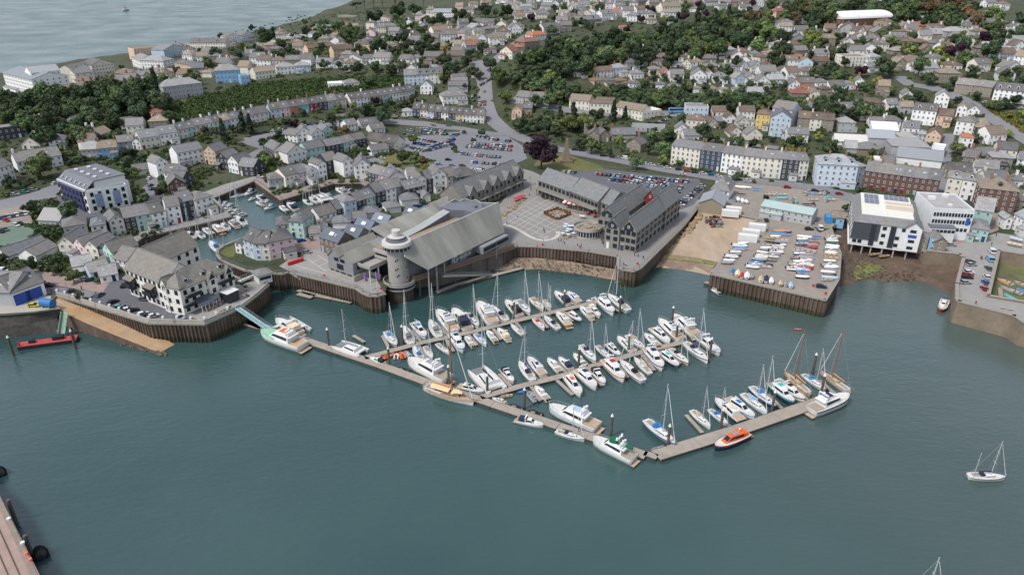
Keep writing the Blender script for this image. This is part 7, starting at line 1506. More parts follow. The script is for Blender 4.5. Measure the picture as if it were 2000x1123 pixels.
trees(1000, 250, '''230 185 135 p;965 265 60 m;1240 20 0 b;620 130 75 m;560 100 60 d;1060 150 60 d;1180 170 65 m;1170 250 45 l;260 50 45 g;830 110 30 y;760 180 40 g;900 180 30 b;1510 70 70 d;1200 40 60 m;1310 265 35 l;1410 300 30 b;1740 385 30 g;1890 400 30 b;740 200 25 b;1980 540 30 d;1760 360 30 g;1080 60 50 m;1700 100 40 m;1870 120 45 d''', 'along the harbour road', 'harbour road trees')
trees(1500, 250, '''470 160 85 d;190 110 55 d;175 165 45 y;570 190 40 m;30 400 25 b;710 475 35 g;600 620 35 g;780 290 40 m;660 220 30 d;720 240 30 d;1470 150 60 m;1480 285 40 b;1620 80 40 g;1160 110 35 d;1040 95 45 m;1700 160 40 d;1880 400 60 d;1930 420 60 g;1760 250 45 m;1420 290 25 y;1800 270 25 y;1990 260 40 d;330 340 20 b;340 300 20 y''', 'behind the brick terrace', 'street trees')

# ------------------------------------------------------------------ garden planting that nobody could count
def scatter(name, polys, n, rr, seed, cols):
    rng = np.random.default_rng(seed); qs_ = [px_poly(p) for p in polys]; V, F = [], []; cnt = 0
    for q in qs_:
        xs, ys = [a for a, b in q], [b for a, b in q]; c_ = 0; tries = 0
        while c_ < n//len(qs_) and tries < n*6:
            tries += 1; x, y = rng.uniform(min(xs), max(xs)), rng.uniform(min(ys), max(ys))
            if not inside((x, y), q): continue
            p = T(x, y)
            if not free(p.x, p.y) or not inside((p.x, p.y), outline): continue
            c_ += 1; r = rng.uniform(*rr); m_ = 40
            d = rng.normal(size=(m_, 3)); d /= np.linalg.norm(d, axis=1)[:, None]; d[:, 2] = np.abs(d[:, 2])
            c = np.array(p) + d*np.array([r, r, r*.8])*rng.uniform(.6, 1.05, (m_, 1)); nn = d + rng.normal(size=(m_, 3))*.5
            t = np.cross(nn, rng.normal(size=(m_, 3))); t /= np.linalg.norm(t, axis=1)[:, None]; b_ = np.cross(nn, t); b_ /= np.linalg.norm(b_, axis=1)[:, None]; L = rng.uniform(.14, .32, (m_, 1))*min(r, 1.6)
            b0 = len(V); quads = np.stack([c - t*L - b_*L, c + t*L - b_*L, c + t*L + b_*L, c - t*L + b_*L], 1).reshape(-1, 3); V += quads.tolist(); F += [(b0+4*k, b0+4*k+1, b0+4*k+2, b0+4*k+3) for k in range(m_)]
    me = bpy.data.meshes.new(name); me.from_pydata(V, [], F); me.materials.append(mat(name + '_leaves', lin(cols[0]), .9, .4, .5, spec=.1, col2=lin(cols[1]), scale2=.09, mix2=.8)); me.update()
    o = obj(name, me); o['kind'] = 'stuff'; return o
scatter('undergrowth', ['0,200 350,150 700,110 950,110 950,230 700,260 400,330 250,350 0,420', '950,60 1500,20 2000,40 2000,420 1750,390 1300,330 1000,280', '0,420 300,340 420,330 300,480 250,560 0,560', '500,300 820,250 860,340 700,420 600,470 520,360', '430,40 1000,5 1100,60 950,110 520,110'], 5600, (.6, 1.9), 2, ('#3f4c33', '#5c663e'))
scatter('railway_hedge', ['330,205 500,165 700,150 790,150 790,172 700,185 560,200 420,225 340,245'], 1100, (1.2, 2.6), 5, ('#3d4c30', '#4f5e34'))
scatter('rough_bank', ['1915,205 2000,235 2000,262 1930,235'], 160, (.8, 1.6), 6, ('#5a6433', '#7a6a3c'))
scatter('woodland_floor', ['0,200 110,185 330,165 335,235 240,255 100,275 0,260', '1005,125 1150,75 1330,60 1500,35 1500,95 1350,118 1110,150 1010,165', '1015,175 1330,190 1715,220 1718,240 1330,212 1015,202', '1500,15 1770,5 1950,40 1870,56 1590,55'], 1500, (1.6, 3.2), 9, ('#39462f', '#4a5737'))
# ------------------------------------------------------------------ cars
m_paint = mat('car_paint', None, .45, .04, 1, spec=.4); m_cglass = mat('car_glass', lin('#22272d'), .4, .1, 1, spec=.3); m_tyre = mat('tyre', lin('#1c1c1d'), .9)
def car_meshes(kind):
    L, W, H = {'car': (4.3, 1.8, 1.45), 'van': (5.2, 2.0, 2.1), 'suv': (4.6, 1.9, 1.7)}[kind]
    b = MB(); zb = .28; zs = H*.58
    prof = [(-L/2, zb), (-L/2, zs*.95), (-L/2 + .25, zs), (L/2 - .9, zs), (L/2 - .1, zs*.8), (L/2, zs*.55), (L/2, zb)]
    for s in (-1, 1): pass
    n = len(prof); b.v = [(x, -W/2, z) for x, z in prof] + [(x, W/2, z) for x, z in prof]
    b.f = [tuple(range(n)), tuple(reversed(range(n, 2*n)))] + [(i, n+i, n+(i+1) % n, (i+1) % n) for i in range(n)]; b.m = [0]*len(b.f)
    if kind == 'van': gx = [(-L/2 + .05, zs), (-L/2 + .1, H), (L/2 - 1.7, H), (L/2 - .8, zs)]
    else: gx = [(-L/2 + .15, zs), (-L/2 + .65, H), (L/2 - 2.0, H), (L/2 - 1.05, zs)]
    q = .88; lo0, hi0, hi1, lo1 = gx
    V = [(lo0[0], -W/2*.97, zs), (lo1[0], -W/2*.97, zs), (lo1[0], W/2*.97, zs), (lo0[0], W/2*.97, zs), (hi0[0], -W/2*q, H), (hi1[0], -W/2*q, H), (hi1[0], W/2*q, H), (hi0[0], W/2*q, H)]
    g = MB(); g.add(V, [(0, 1, 5, 4), (1, 2, 6, 5), (2, 3, 7, 6), (3, 0, 4, 7)], 0)
    b.add([(x, y, z + .02) for x, y, z in V[4:]] + [(x, y, z - .12) for x, y, z in V[4:]], [(0, 1, 2, 3), (0, 4, 5, 1), (1, 5, 6, 2), (2, 6, 7, 3), (3, 7, 4, 0)], 0)
    if kind == 'van':
        b.box((-.55, 0, (zs + H)/2 + .01), (L - 2.5, W*.95, H - zs), 0)
    w = MB(); w.tube((0, -.1, 0), (0, .1, 0), .32, .32, 10)
    return b.mesh('body', m_paint), g.mesh('windows', m_cglass), w.mesh('wheel', m_tyre), L, W
CARM = {k: car_meshes(k) for k in ('car', 'van', 'suv')}
CC = {'w': ('#c9cacc', 'white'), 's': ('#9a9da1', 'silver'), 'g': ('#5c6066', 'grey'), 'k': ('#24262a', 'black'), 'b': ('#2f5f9c', 'blue'), 'r': ('#a02328', 'red'), 'n': ('#2a3348', 'dark blue'), 't': ('#3f8f96', 'teal'), 'y': ('#c9b32c', 'yellow'), 'o': ('#c46a2c', 'orange'), 'l': ('#7fa0b8', 'light blue')}
crng = random.Random(11)
def car(p, ang, c, place, kind='car', group=None):
    body, gl, wh_, L, W = CARM[kind]; o = empty({'car': 'parked_car', 'van': 'parked_van', 'suv': 'parked_car'}[kind], p, ang); o.scale = (.76,)*3
    obj('body', body, o, color=lin(CC[c][0])); obj('windows', gl, o)
    for x in (-L*.31, L*.31):
        for y in (-W/2 + .08, W/2 - .08): obj('wheel', wh_, o, (x, y, .32))
    nm = 'van' if kind == 'van' else 'car'
    return reg(o, f'{CC[c][1]} {nm}', place, nm, group)
def face(a, b): return math.atan2(b.y - a.y, b.x - a.x)
def car_row(a, b, n, place, ang=None, skip=.02, pal='wwwwssssggggkkkbbnrl', z=None):
    """a row of parked cars between two photo points, standing across the row"""
    A, B = (G(*a, z), G(*b, z)) if z else (T(*a), T(*b)); th = face(A, B) + (R(90) if ang is None else ang)
    for i in range(n):
        if crng.random() < skip: continue
        p = A.lerp(B, i/max(1, n-1)); p = p + Vector((crng.uniform(-.2, .2), crng.uniform(-.2, .2), 0)); p.z = (z or height(p.x, p.y)) + .07
        k = 'suv' if crng.random() < .25 else 'car'
        car(p, th + (math.pi if crng.random() < .3 else 0) + R(crng.uniform(-3, 3)), crng.choice(pal), place, k, 'cars ' + place)
def cars(ox, oy, txt, place, ang, sc=.25025, off=.07):
    for s in txt.strip().split(';'):
        t = s.split()
        if len(t) < 3: continue
        p = T(ox + float(t[0])*sc, oy + float(t[1])*sc); p.z = height(p.x, p.y) + off; a = R(float(t[3])) if len(t) > 3 else ang
        car(p, a, t[2][0], place, 'van' if t[2][-1] == 'V' else 'car', 'cars ' + place)
MC = 'in the big car park'
for a, b, n in (((786, 256), (872, 264), 17), ((784, 250), (866, 258), 16), ((815, 273), (848, 279), 7), ((812, 281), (842, 287), 6), ((833, 296), (883, 283), 11), ((838, 291), (880, 277), 9), ((882, 268), (904, 260), 5), ((913, 288), (996, 295), 14), ((922, 282), (998, 288), 13), ((900, 302), (974, 309), 13), ((955, 273), (994, 278), 6), ((790, 264), (806, 268), 3), ((930, 268), (952, 271), 4), ((855, 285), (884, 274), 6), ((803, 290), (828, 297), 5)):
    car_row(a, b, n, MC, z=6.0)
car_row((922, 319), (990, 324), 10, 'in the lower strip of the big car park', z=6.0); cars(500, 250, '1430 290 l 10;1530 298 l 15;1610 300 g 10;1750 345 wV 10;1690 335 w 10;1760 330 k 10;1840 335 g 20;1900 340 g 20;1500 255 k 0;1830 375 w 30', 'near the back of the shop building', 0)
QC = 'in the quay car park'
f_ = lambda x, y: (1030 + x*.22265, 310 + y*.22265)
for a, b, n in (((330, 125), (410, 130), 3), ((610, 142), (1400, 212), 21), ((730, 190), (960, 222), 8), ((920, 182), (1230, 236), 11), ((1060, 246), (1345, 268), 9), ((1150, 215), (1240, 250), 4), ((1260, 265), (1310, 300), 3)):
    car_row(f_(*a), f_(*b), n, QC, z=6.0, ang=R(75))
car_row(f_(1535, 245), f_(1345, 410), 10, 'along the fence of the quay car park', z=6.0)
HR = 'on the harbour road'
cars(1000, 250, '490 178 n;545 184 k;605 195 s;710 225 k;785 236 n;835 243 s;1050 290 w;1090 296 w;1150 305 s;1215 320 w;1300 332 k;1365 345 r;1425 355 k;1490 365 w;1330 370 w;1555 375 b;1610 386 w;1705 402 w;1770 412 k;1838 424 w;890 247 wV', HR, R(-14), off=.2)
cars(1500, 250, '150 472 r;365 500 k;450 512 g;555 524 r', HR, R(-10), off=.2)
cars(500, 0, '1085 917 w;1160 917 wV;1250 922 k;1300 928 s;1350 932 w;1400 936 g;1450 940 r;1500 944 t;1550 950 w;1600 956 s;1655 965 s;1705 975 k', 'in front of the bay-fronted terrace', R(-4), off=.2)
cars(500, 0, '20 1050 k;80 1040 n;140 1030 w;190 1020 w;250 1005 g;320 992 r;370 985 w;420 977 b;480 970 g;515 962 w;705 937 r;745 928 g;775 924 k', 'below the rainbow terrace', R(8), off=.2)
cars(500, 0, '1733 705 g;1738 765 g;1745 828 wV;1780 718 y;1782 822 o;1755 668 k;1775 655 g;1795 640 w;1815 630 g;1835 620 k;1690 760 w;1700 790 g;1800 925 y', 'on the curving road', R(80), off=.2)
cars(500, 0, '1820 415 w;1840 395 k;1860 378 g;1880 364 w;1900 355 k;1925 345 s;1805 435 wV', 'on the road climbing past the red roofs', R(50), off=.2)
cars(1000, 0, '20 140 b;50 138 w;80 136 s;110 133 b;140 131 w;170 128 g;280 570 k;310 550 s;340 590 g;300 600 w;90 590 w', 'among the trees on the hill', R(60), off=.2)
cars(0, 250, '120 527 s;195 507 t;265 489 s', 'on the left street', R(10), off=.15); car_row((0, 428), (58, 418), 8, 'in the dusty car park on the left'); cars(0, 250, '50 730 r;130 768 w;165 757 k;45 803 g;10 818 k', 'in the dusty car park on the left', R(-30), off=.15)
cars(0, 250, '1185 483 b;1175 455 g;1172 400 w;1225 347 w;1095 612 k;430 440 w', 'in the courtyards left of the basin', R(80), off=.1)
HC = 'in the hotel car park'
cars(0, 480, '780 392 g 80;885 447 k 60;935 487 t 35;970 492 g 35;1002 507 w 35;1040 512 k 35;1120 542 w 40;1160 552 n 40;1200 557 w 40;1405 572 s -15;1130 427 g -10;985 325 n 20;570 367 k 0', HC, 0)
cars(0, 480, '380 318 k 0;310 292 k 0;235 272 s -10;170 253 g -10;670 268 w 20;710 277 n 20;25 207 wV 0;270 475 y 5', 'on the lane behind the left slipway', 0)
cars(500, 250, '400 978 s 10;355 887 b 30;865 752 b 20;1250 622 n 10;1290 617 b 10;30 390 w 0;985 242 w 0;1200 405 w 10', 'by the mews houses', 0)
cars(1640, 420, '940 262 s -5;1100 402 g 5;1110 428 s 5;1090 492 w -10;1080 515 r -8;1075 535 k -8;1060 578 s 0;1280 318 wV 75;1262 385 lV 80;1250 458 g 80;1235 532 w 80;1225 578 b 80;1215 630 r 80', 'on the stone pier', 0, .2315)
cars(1360, 430, '880 78 k -5;965 72 wV 80;975 528 n -15;545 8 k 80', 'in the boat park', 0)
cars(1000, 0, '1130 968 k 20;1155 960 w 20;1180 950 g 20;1215 940 w 20;1075 968 n 0', 'behind the cream care home', 0, off=.15); cars(1500, 0, '1835 792 wV 80;1875 797 t 80;1925 803 r 80;1855 842 k 0;1915 852 n 0;1980 852 w 0;1700 806 w 0;1770 817 w 0', 'by the long white dormered block', 0, off=.15)
cars(1500, 250, '1170 350 n 0;1245 358 b 0', 'in the yard of pale roofed sheds', 0, off=.15)
# coach
p = T(1322, 221); co = empty('coach', (p.x, p.y, height(p.x, p.y) + .1), R(5)); tag(co, 'light blue coach parked behind the cream care home', 'coach')
MB().box((0, 0, 1.6), (10, 2.5, 2.6)).build('body', m_paint, co, color=lin('#6f93b8')); MB().box((0, 0, 2.1), (9.6, 2.54, .9)).build('windows', m_bglass, co); k = MB()
for x in (-3.2, 3.2):
    for y in (-1.1, 1.1): k.tube((x, y - .15, .5), (x, y + .15, .5), .5, .5, 10)
k.build('wheels', m_tyre, co)
# ------------------------------------------------------------------ boats laid up in the boat park
brng = random.Random(21)
def laid_up(x, y, ang, key, hull, acc, place='on the boat park', L=None):
    p = G(1360 + x*.25025, 430 + y*.25025, 6.3); d = Vector((math.cos(ang), math.sin(ang), 0)); L = L or brng.uniform(3.7, 5.2)
    return boat(key, p + d*L/2, p - d*L/2, hull, acc, acc, place, water=6.25, group='boats laid up ashore', L=L)
def laid_row(x0, y0, x1, y1, n, ang, place, pal='wwwgglwbnwgkwtwggBwgn'):
    for i in range(n):
        t = i/max(1, n-1); x, y = x0 + (x1-x0)*t, y0 + (y1-y0)*t; key = brng.choice('VVVVDDVRRP' if n > 6 else 'VVD')
        if brng.random() < .07: continue
        laid_up(x + brng.uniform(-13, 13), y + brng.uniform(-5, 5), ang + R(brng.uniform(-12, 12)), key, 'w' if brng.random() < .7 else brng.choice('wgbrncg'), brng.choice(pal), place)
laid_row(365, 188, 235, 340, 10, R(-12), 'in the slipway-side boat park row', 'gggwwbBnww')
laid_row(655, 92, 445, 368, 16, R(-14), 'in the second boat park row')
laid_row(705, 98, 540, 372, 15, R(-14), 'in the third boat park row')
laid_row(845, 135, 770, 385, 14, R(-14), 'in the fourth boat park row')
laid_row(915, 142, 825, 452, 17, R(-12), 'in the fifth boat park row')
laid_row(1068, 128, 1030, 470, 19, R(-10), 'in the beach-side boat park row', 'wwwTGlwwnwwgww')
for x, y, h, c in ((285, 405, 'w', 'B'), (322, 420, 'c', 'c'), (357, 437, 'w', 'r'), (395, 438, 'w', 'w'), (432, 442, 'g', 'g'), (503, 467, 'w', 'd'), (545, 465, 'w', 'n'), (585, 478, 'w', 'w'), (657, 497, 'd', 'd'), (697, 498, 'w', 'g'), (737, 512, 'w', 'l')):
    laid_up(x, y, R(70), 'V', h, c, 'along the harbour edge of the boat park')
for i in range(22):
    x, y = brng.uniform(1500, 1640), brng.uniform(372, 402)
    if free(*G(x, y)[:2]) or True: laid_up((x - 1360)/.25025, (y - 430)/.25025, R(brng.choice([-10, 70])), brng.choice('VDV'), 'w', brng.choice('wwbgTn'), 'in the yard behind the club shed')
for x, y, c in ((1785, 470, 'w'), (1830, 470, 'w'), (1905, 485, 'B'), (1790, 525, 'k'), (1735, 565, 'B'), (1765, 562, 'w'), (1800, 575, 'w'), (1830, 580, 'w')):
    laid_up((1000 + x*.25025 - 1360)/.25025, (250 + y*.25025 - 430)/.25025, R(-30 if y < 540 else 80), 'V', 'w', c, 'beside the slate pavilion')
for x, y, c in ((1505, 438, 'w'), (1410, 568, 'w'), (1525, 585, 'w'), (1410, 630, 'g'), (1480, 650, 'w'), (1545, 650, 'b'), (1440, 700, 'T'), (1375, 565, 't')):
    p = G(1640 + x*.2315, 420 + y*.2315, .8); d = Vector((math.cos(R(110)), math.sin(R(110)), 0)); boat('D' if c == 'w' else 'V', p + d*2.4, p - d*2.4, 'w', c, c, 'in the drying dock', water=.6, L=4.6)
for x, y in ((302, 330), (380, 345)):
    p = G(1640 + x*.2315, 420 + y*.2315, 3.0); d = Vector((math.cos(R(10)), math.sin(R(10)), 0)); boat('D', p + d*2, p - d*2, 'd', 'd', 'd', 'aground on the mud by the stilts', water=2.7, L=4.2)

# ------------------------------------------------------------------ square and quay furniture
def strip(pts, w, z, name, material=m_white, close=False):
    """painted or paved line on the flat quay"""
    P_ = [G(a, b, 6.0) for a, b in pts]; mb = MB()
    for a, b in zip(P_, P_[1:]):
        d = (b - a); d.z = 0; d.normalize(); n = Vector((-d.y, d.x, 0))*w/2
        mb.face([(a.x - n.x, a.y - n.y, z), (b.x - n.x, b.y - n.y, z), (b.x + n.x, b.y + n.y, z), (a.x + n.x, a.y + n.y, z)])
    return structure(mb.build(name, material))
e_ = lambda x, y: (880 + x*.16026, 310 + y*.16026)
SQ = [((655, 800), (1240, 470)), ((740, 800), (1200, 540)), ((790, 835), (1290, 545)), ((840, 865), (1250, 565)), ((900, 890), (1480, 560)), ((980, 930), (1560, 600)), ((1060, 960), (1640, 680)), ((600, 760), (1060, 470)),
      ((690, 745), (1110, 930)), ((740, 690), (1200, 900)), ((800, 655), (1290, 880)), ((860, 620), (1370, 850)), ((910, 575), (1480, 830)), ((960, 545), (1560, 800)), ((1010, 515), (1640, 790)), ((1110, 490), (1640, 720)), ((1230, 570), (1560, 700))]
for i, (a, b) in enumerate(SQ): strip([e_(*a), e_(*b)], .24, 6.05 + i*.002, 'square_line')
strip([e_(650, 800), e_(760, 835), e_(880, 900), e_(960, 950), e_(1040, 985), e_(1130, 1000), e_(1220, 990), e_(1290, 960), e_(1320, 920), e_(1300, 890)], 1.6, 6.10, 'square_band')
for k_ in range(11):
    t = math.pi*k_/10; strip([e_(1140 + 30*math.cos(t), 940 + 10*math.sin(t)), e_(1140 + 75*math.cos(t), 945 + 40*math.sin(t))], .2, 6.106 + k_*.001, 'compass_ray')
z2 = lambda x, y: (400 + x*.25025, 480 + y*.25025)
for i, (a, b) in enumerate((((700, 150), (950, 220)), ((800, 105), (955, 205)), ((880, 75), (985, 140)), ((830, 130), (900, 105)), ((890, 160), (960, 130)), ((950, 190), (1000, 175)))): strip([z2(*a), z2(*b)], .3, 6.05 + i*.002, 'forecourt_line')
z5 = lambda x, y: (1000 + x*.25025, 250 + y*.25025)
p_, q_ = G(*z5(1500, 790), 3.4), G(*z5(1370, 960), 1.2)
structure(MB().face([(p_.x-.15, p_.y, 4.05), (p_.x+.15, p_.y, 4.05), (q_.x+.15, q_.y, 1.62), (q_.x-.15, q_.y, 1.62)]).build('slipway_line', mat('yellow_line', lin('#b59a4a'), .8)))
# car park bays
for a, b, n in ((f_(600, 132), f_(1420, 202), 21), (f_(720, 200), f_(1080, 246), 12)):
    A, B = G(*a), G(*b); th = face(A, B); mb = MB()
    for i in range(n+1):
        p = A.lerp(B, i/n); mb.box((p.x, p.y, 6.075), (.12, 4.6, .006), 0, th - R(15))
    structure(mb.build('bay_markings', m_white))
mb = MB()
for (a, b, n) in (((784, 253), (872, 262), 18), ((833, 296), (885, 280), 11), ((910, 287), (1000, 294), 14), ((898, 305), (975, 311), 13), ((920, 322), (992, 327), 11)):
    A, B = G(*a), G(*b); th = face(A, B)
    for i in range(n+1):
        p = A.lerp(B, i/n); mb.box((p.x, p.y, 6.105), (.11, 4.4, .006), 0, th)
structure(mb.build('bay_markings', m_white))
# road centre dashes on the harbour road
mb = MB()
pr = [T(a, b) for a, b in px_poly('946,165 948,200 958,230 985,255 1030,275 1080,290 1130,300 1200,312 1300,332 1400,348 1500,356 1600,368')]
for a, b in zip(pr, pr[1:]):
    k_ = int((b - a).length/6)
    for i in range(k_):
        p = a.lerp(b, (i + .3)/k_); mb.box((p.x, p.y, height(p.x, p.y) + .19), (2.4, .16, .01), 0, face(a, b))
structure(mb.build('road_markings', m_white))

m_parasol = mat('parasol_canvas', None, .85, .06, 1)
def parasol(p, c, place, r=1.5):
    o = empty('parasol', p); o.scale = (.6,)*3; b = MB(); b.tube((0, 0, 0), (0, 0, 2.4), .04, .04, 5); b.build('pole', m_alu, o)
    b = MB(); n = 8
    for i in range(n):
        a0, a1 = 2*math.pi*i/n, 2*math.pi*(i+1)/n; b.face([(r*math.cos(a0), r*math.sin(a0), 2.1), (r*math.cos(a1), r*math.sin(a1), 2.1), (0, 0, 2.65)]); b.face([(r*math.cos(a1), r*math.sin(a1), 2.08), (r*math.cos(a0), r*math.sin(a0), 2.08), (0, 0, 2.6)])
    b.build('canopy', m_parasol, o, color=lin({'white': '#b9c6d2', 'red': '#b8323a', 'sand': '#cdb79c'}[c])); reg(o, f'{c} parasol', place, 'parasol', 'parasols')
def table_set(p, place):
    o = empty('cafe_table', p, brng.uniform(0, 3)); o.scale = (.75,)*3; b = MB(); b.tube((0, 0, .7), (0, 0, .75), .5, .5, 8); b.tube((0, 0, 0), (0, 0, .7), .05, .05, 5); b.build('table_top', m_teak, o)
    for a in (0, 1.57, 3.14, 4.71):
        b = MB(); b.box((.85*math.cos(a), .85*math.sin(a), .45), (.42, .42, .06), 0, a); b.box((1.05*math.cos(a), 1.05*math.sin(a), .7), (.06, .42, .5), 0, a); b.box((.85*math.cos(a), .85*math.sin(a), .22), (.3, .3, .42), 0, a); b.build('chair', m_teak, o)
    reg(o, 'cafe table with four chairs', place, 'table', 'cafe tables')
s_ = lambda x, y: G(1030 + x*.22265, 310 + y*.22265, 6.03)
for x, y, c in ((330, 620, 'white'), (370, 615, 'white'), (355, 640, 'white'), (350, 660, 'white'), (380, 645, 'white'), (312, 680, 'white'), (405, 680, 'white'), (360, 690, 'white'), (340, 600, 'white'), (395, 615, 'white'), (585, 520, 'red'), (525, 495, 'red'), (470, 525, 'sand'), (490, 528, 'white')): parasol(s_(x, y), c, 'by the round terrace on the square')
for x, y in ((800, 520), (850, 500), (880, 490)): p = G(880 + x*.16026, 310 + y*.16026); parasol(p, 'red', 'left of the square by the shops', 2.4)
for i in range(26):
    t = i/25; p = G(880 + (640 + 260*t)*.16026 + brng.uniform(-5, 5), 310 + (690 - 200*t)*.16026 + brng.uniform(-3, 5)); table_set(p, 'in front of the shop building')
for i in range(14): table_set(s_(brng.uniform(300, 430), brng.uniform(600, 710)), 'below the round terrace')
# round glazed terrace building with roof tables
rp = s_(530, 668); rt = empty('round_terrace', rp); tag(rt, 'round glazed single-storey terrace building with roof tables', 'building')
MB().lathe([(5.0, 0), (5.0, .5), (4.9, .6), (4.9, 2.6), (5.3, 2.7), (5.3, 3.7), (5.15, 3.7), (5.15, 3.0), (.1, 3.0)], 28, 0, (0, 0), [0, 0, 1, 0, 0, 0, 0, 2, 2]).build('drum', [m_conc, m_darkglass, m_paving], rt)
b = MB()
for i in range(28): t = 2*math.pi*i/28; b.box((4.93*math.cos(t), 4.93*math.sin(t), 1.6), (.14, .14, 2.1), 0, t)
b.build('mullions', m_whitetrim, rt)
for i in range(16):
    a, r_ = brng.uniform(0, 6.28), brng.uniform(.8, 4.2); table_set(Vector((rp.x + r_*math.cos(a), rp.y + r_*math.sin(a), 9.02)), 'on the round terrace roof')
# outside stair
a, b_ = s_(620, 640) + Vector((0, 0, 3.1)), s_(690, 755); d = b_ - a
stp = empty('outside_stair', ((a.x+b_.x)/2, (a.y+b_.y)/2, 6)); tag(stp, 'dark outside stair beside the round terrace', 'stair'); b = MB()
for i in range(10): p = a.lerp(b_, (i+.5)/10); b.box((p.x - stp.location.x, p.y - stp.location.y, p.z - 6), (2.2, .9, .35), 0, face(a, b_) + math.pi/2)
b.build('steps', m_darkclad, stp)
# red and white awning
a, b_ = s_(335, 420), s_(560, 468); d = b_ - a; nv = Vector((d.y, -d.x, 0)).normalized()*2.9; a = a + nv; b_ = b_ + nv; aw = empty('striped_awning', a, math.atan2(d.y, d.x)); tag(aw, 'long red and white restaurant awning along the square', 'awning'); n_ = 10
for i in range(n_):
    w = d.length/n_; slab([(i*w, 0, 2.5), ((i+1)*w - .02, 0, 2.5), ((i+1)*w - .02, 2.4, 3.2), (i*w, 2.4, 3.2)], .06, mat('awning_canvas', None, .85), 'awning_panel', aw).color = (*lin('#c43a34' if i % 2 else '#dcd3cf'), 1)
b = MB()
for i in range(n_+1): b.tube((i*d.length/n_, .1, 0), (i*d.length/n_, .1, 2.5), .04, .04, 5)
b.build('posts', m_alu, aw)
for i in range(8): table_set(s_(330 + i*27, 452 + i*5.5), 'under the red and white awning')
# planted enclosure on the square
b = MB(); cen = s_(260, 488); pen = empty('planter_enclosure', cen, 0); tag(pen, 'square ring of brown planters around seats on the square', 'planter'); cor = [s_(145, 485), s_(262, 445), s_(378, 492), s_(260, 540)]
for a, b2 in zip(cor, cor[1:] + cor[:1]):
    for i in range(9):
        p = a.lerp(b2, (i+.5)/9) - cen; bb = MB(); bb.box((0, 0, .35), (.75, .6, .7), 0, brng.uniform(0, 1)); bb.build('planter_box', mat('corten_brown', lin('#7a5138'), .85, .2, 2), pen, (p.x, p.y, 0))
        if i % 2 == 0: obj('plant', CROWN['bush'][i % 3], pen, (p.x, p.y, .95), 0, .5, lin('#6d5a35'))
for i in range(9): table_set(cen + Vector((brng.uniform(-4, 4), brng.uniform(-3, 3), 0)), 'inside the ring of planters')
# obelisk on the lawn
p = T(1106, 316); ob = empty('obelisk', (p.x, p.y, p.z)); tag(ob, 'tall stone pyramid monument on the lawn by the road', 'monument'); b = MB(); b.prism([(-3, -3), (3, -3), (3, 3), (-3, 3)], -1, 1.2); b.build('plinth', m_stone, ob)
b = MB(); r0, r1 = 2.0, .35; b.add([(-r0, -r0, 1.2), (r0, -r0, 1.2), (r0, r0, 1.2), (-r0, r0, 1.2), (-r1, -r1, 11.5), (r1, -r1, 11.5), (r1, r1, 11.5), (-r1, r1, 11.5)], [(0, 1, 5, 4), (1, 2, 6, 5), (2, 3, 7, 6), (3, 0, 4, 7), (4, 5, 6, 7)]); b.build('shaft', m_stone, ob)
# rocks beside the slipway
m_rock = mat('armour_rock', lin('#9a7f66'), .9, .25, 1.0, col2=lin('#6e6a33'), scale2=.4, mix2=.5, bump=.4)
rk = []
for s in range(4):
    rg = random.Random(s); bm = bmesh.new(); bmesh.ops.create_icosphere(bm, subdivisions=1, radius=1)
    for v in bm.verts: v.co *= rg.uniform(.75, 1.2); v.co.z *= .75
    me = bpy.data.meshes.new('rock'); bm.to_mesh(me); bm.free(); me.materials.append(m_rock); rk.append(me)
rk2 = []
for me in rk:
    m2 = me.copy(); m2.materials[0] = mat('weedy_rock', lin('#6a6558'), .9, .3, 1.0, col2=lin('#4d4f2a'), scale2=.6, mix2=.7); rk2.append(m2)
for i in range(90):
    t = brng.random(); x = 1368 - t*92 + brng.uniform(-2, 16)*(.5 + t*.5); y = 418 + t*92 + brng.uniform(-6, 6); z = 5.6 - t*5.2
    p = G(x, y, z); o = obj('boulder', rk[i % 4], None, p, brng.uniform(0, 6), (brng.uniform(.6, 1.3), brng.uniform(.6, 1.2), brng.uniform(.6, 1.1))); reg(o, 'tan boulder', 'in the rock slope beside the wide slipway', 'boulder', 'slipway boulders')
for i in range(60):
    t = brng.random(); x, y = 235 + t*85 + brng.uniform(-4, 8), 668 + t*24 + brng.uniform(-4, 5); p = G(x, y, .1); o = obj('boulder', rk2[i % 4], None, p, brng.uniform(0, 6), brng.uniform(.25, .55)); reg(o, 'weedy rock', 'at the foot of the left slipway', 'boulder', 'left slipway rocks')
for i in range(40):
    x, y = brng.uniform(108, 162), brng.uniform(628, 648); p = G(x, y, 1.2 - (y - 628)*.05); o = obj('boulder', rk2[i % 4], None, p, brng.uniform(0, 6), brng.uniform(.3, .7)); reg(o, 'grey rock', 'under the green gangway', 'boulder', 'left bank rocks')
mb = MB()
for i in range(420):
    x, y = brng.uniform(1640, 1868), brng.uniform(480, 548); p = G(x, y, 2.5 - (y - 485)*.035); r_ = brng.uniform(.12, .45); n_ = len(mb.v); me_ = rk[i % 4]
    mb.add([v.co*r_ + p for v in me_.vertices], [tuple(f.vertices) for f in me_.polygons])
o = mb.build('beach_stones', mat('dark_stone', lin('#4a423b'), .9, .3, 1.5, col2=lin('#6b5f52'), scale2=.5)); o['kind'] = 'stuff'
mb = MB()
for i in range(260):
    x, y = brng.uniform(985, 1205), brng.uniform(503, 540); t = (x - 985)/220; p = G(x, y, 2.6 - (y - 498 - t*18)*.085)
    mb.add([v.co*brng.uniform(.12, .4) + p for v in rk[i % 4].vertices], [tuple(f.vertices) for f in rk[i % 4].polygons])
o = mb.build('shingle_stones', MATS['dark_stone']); o['kind'] = 'stuff'
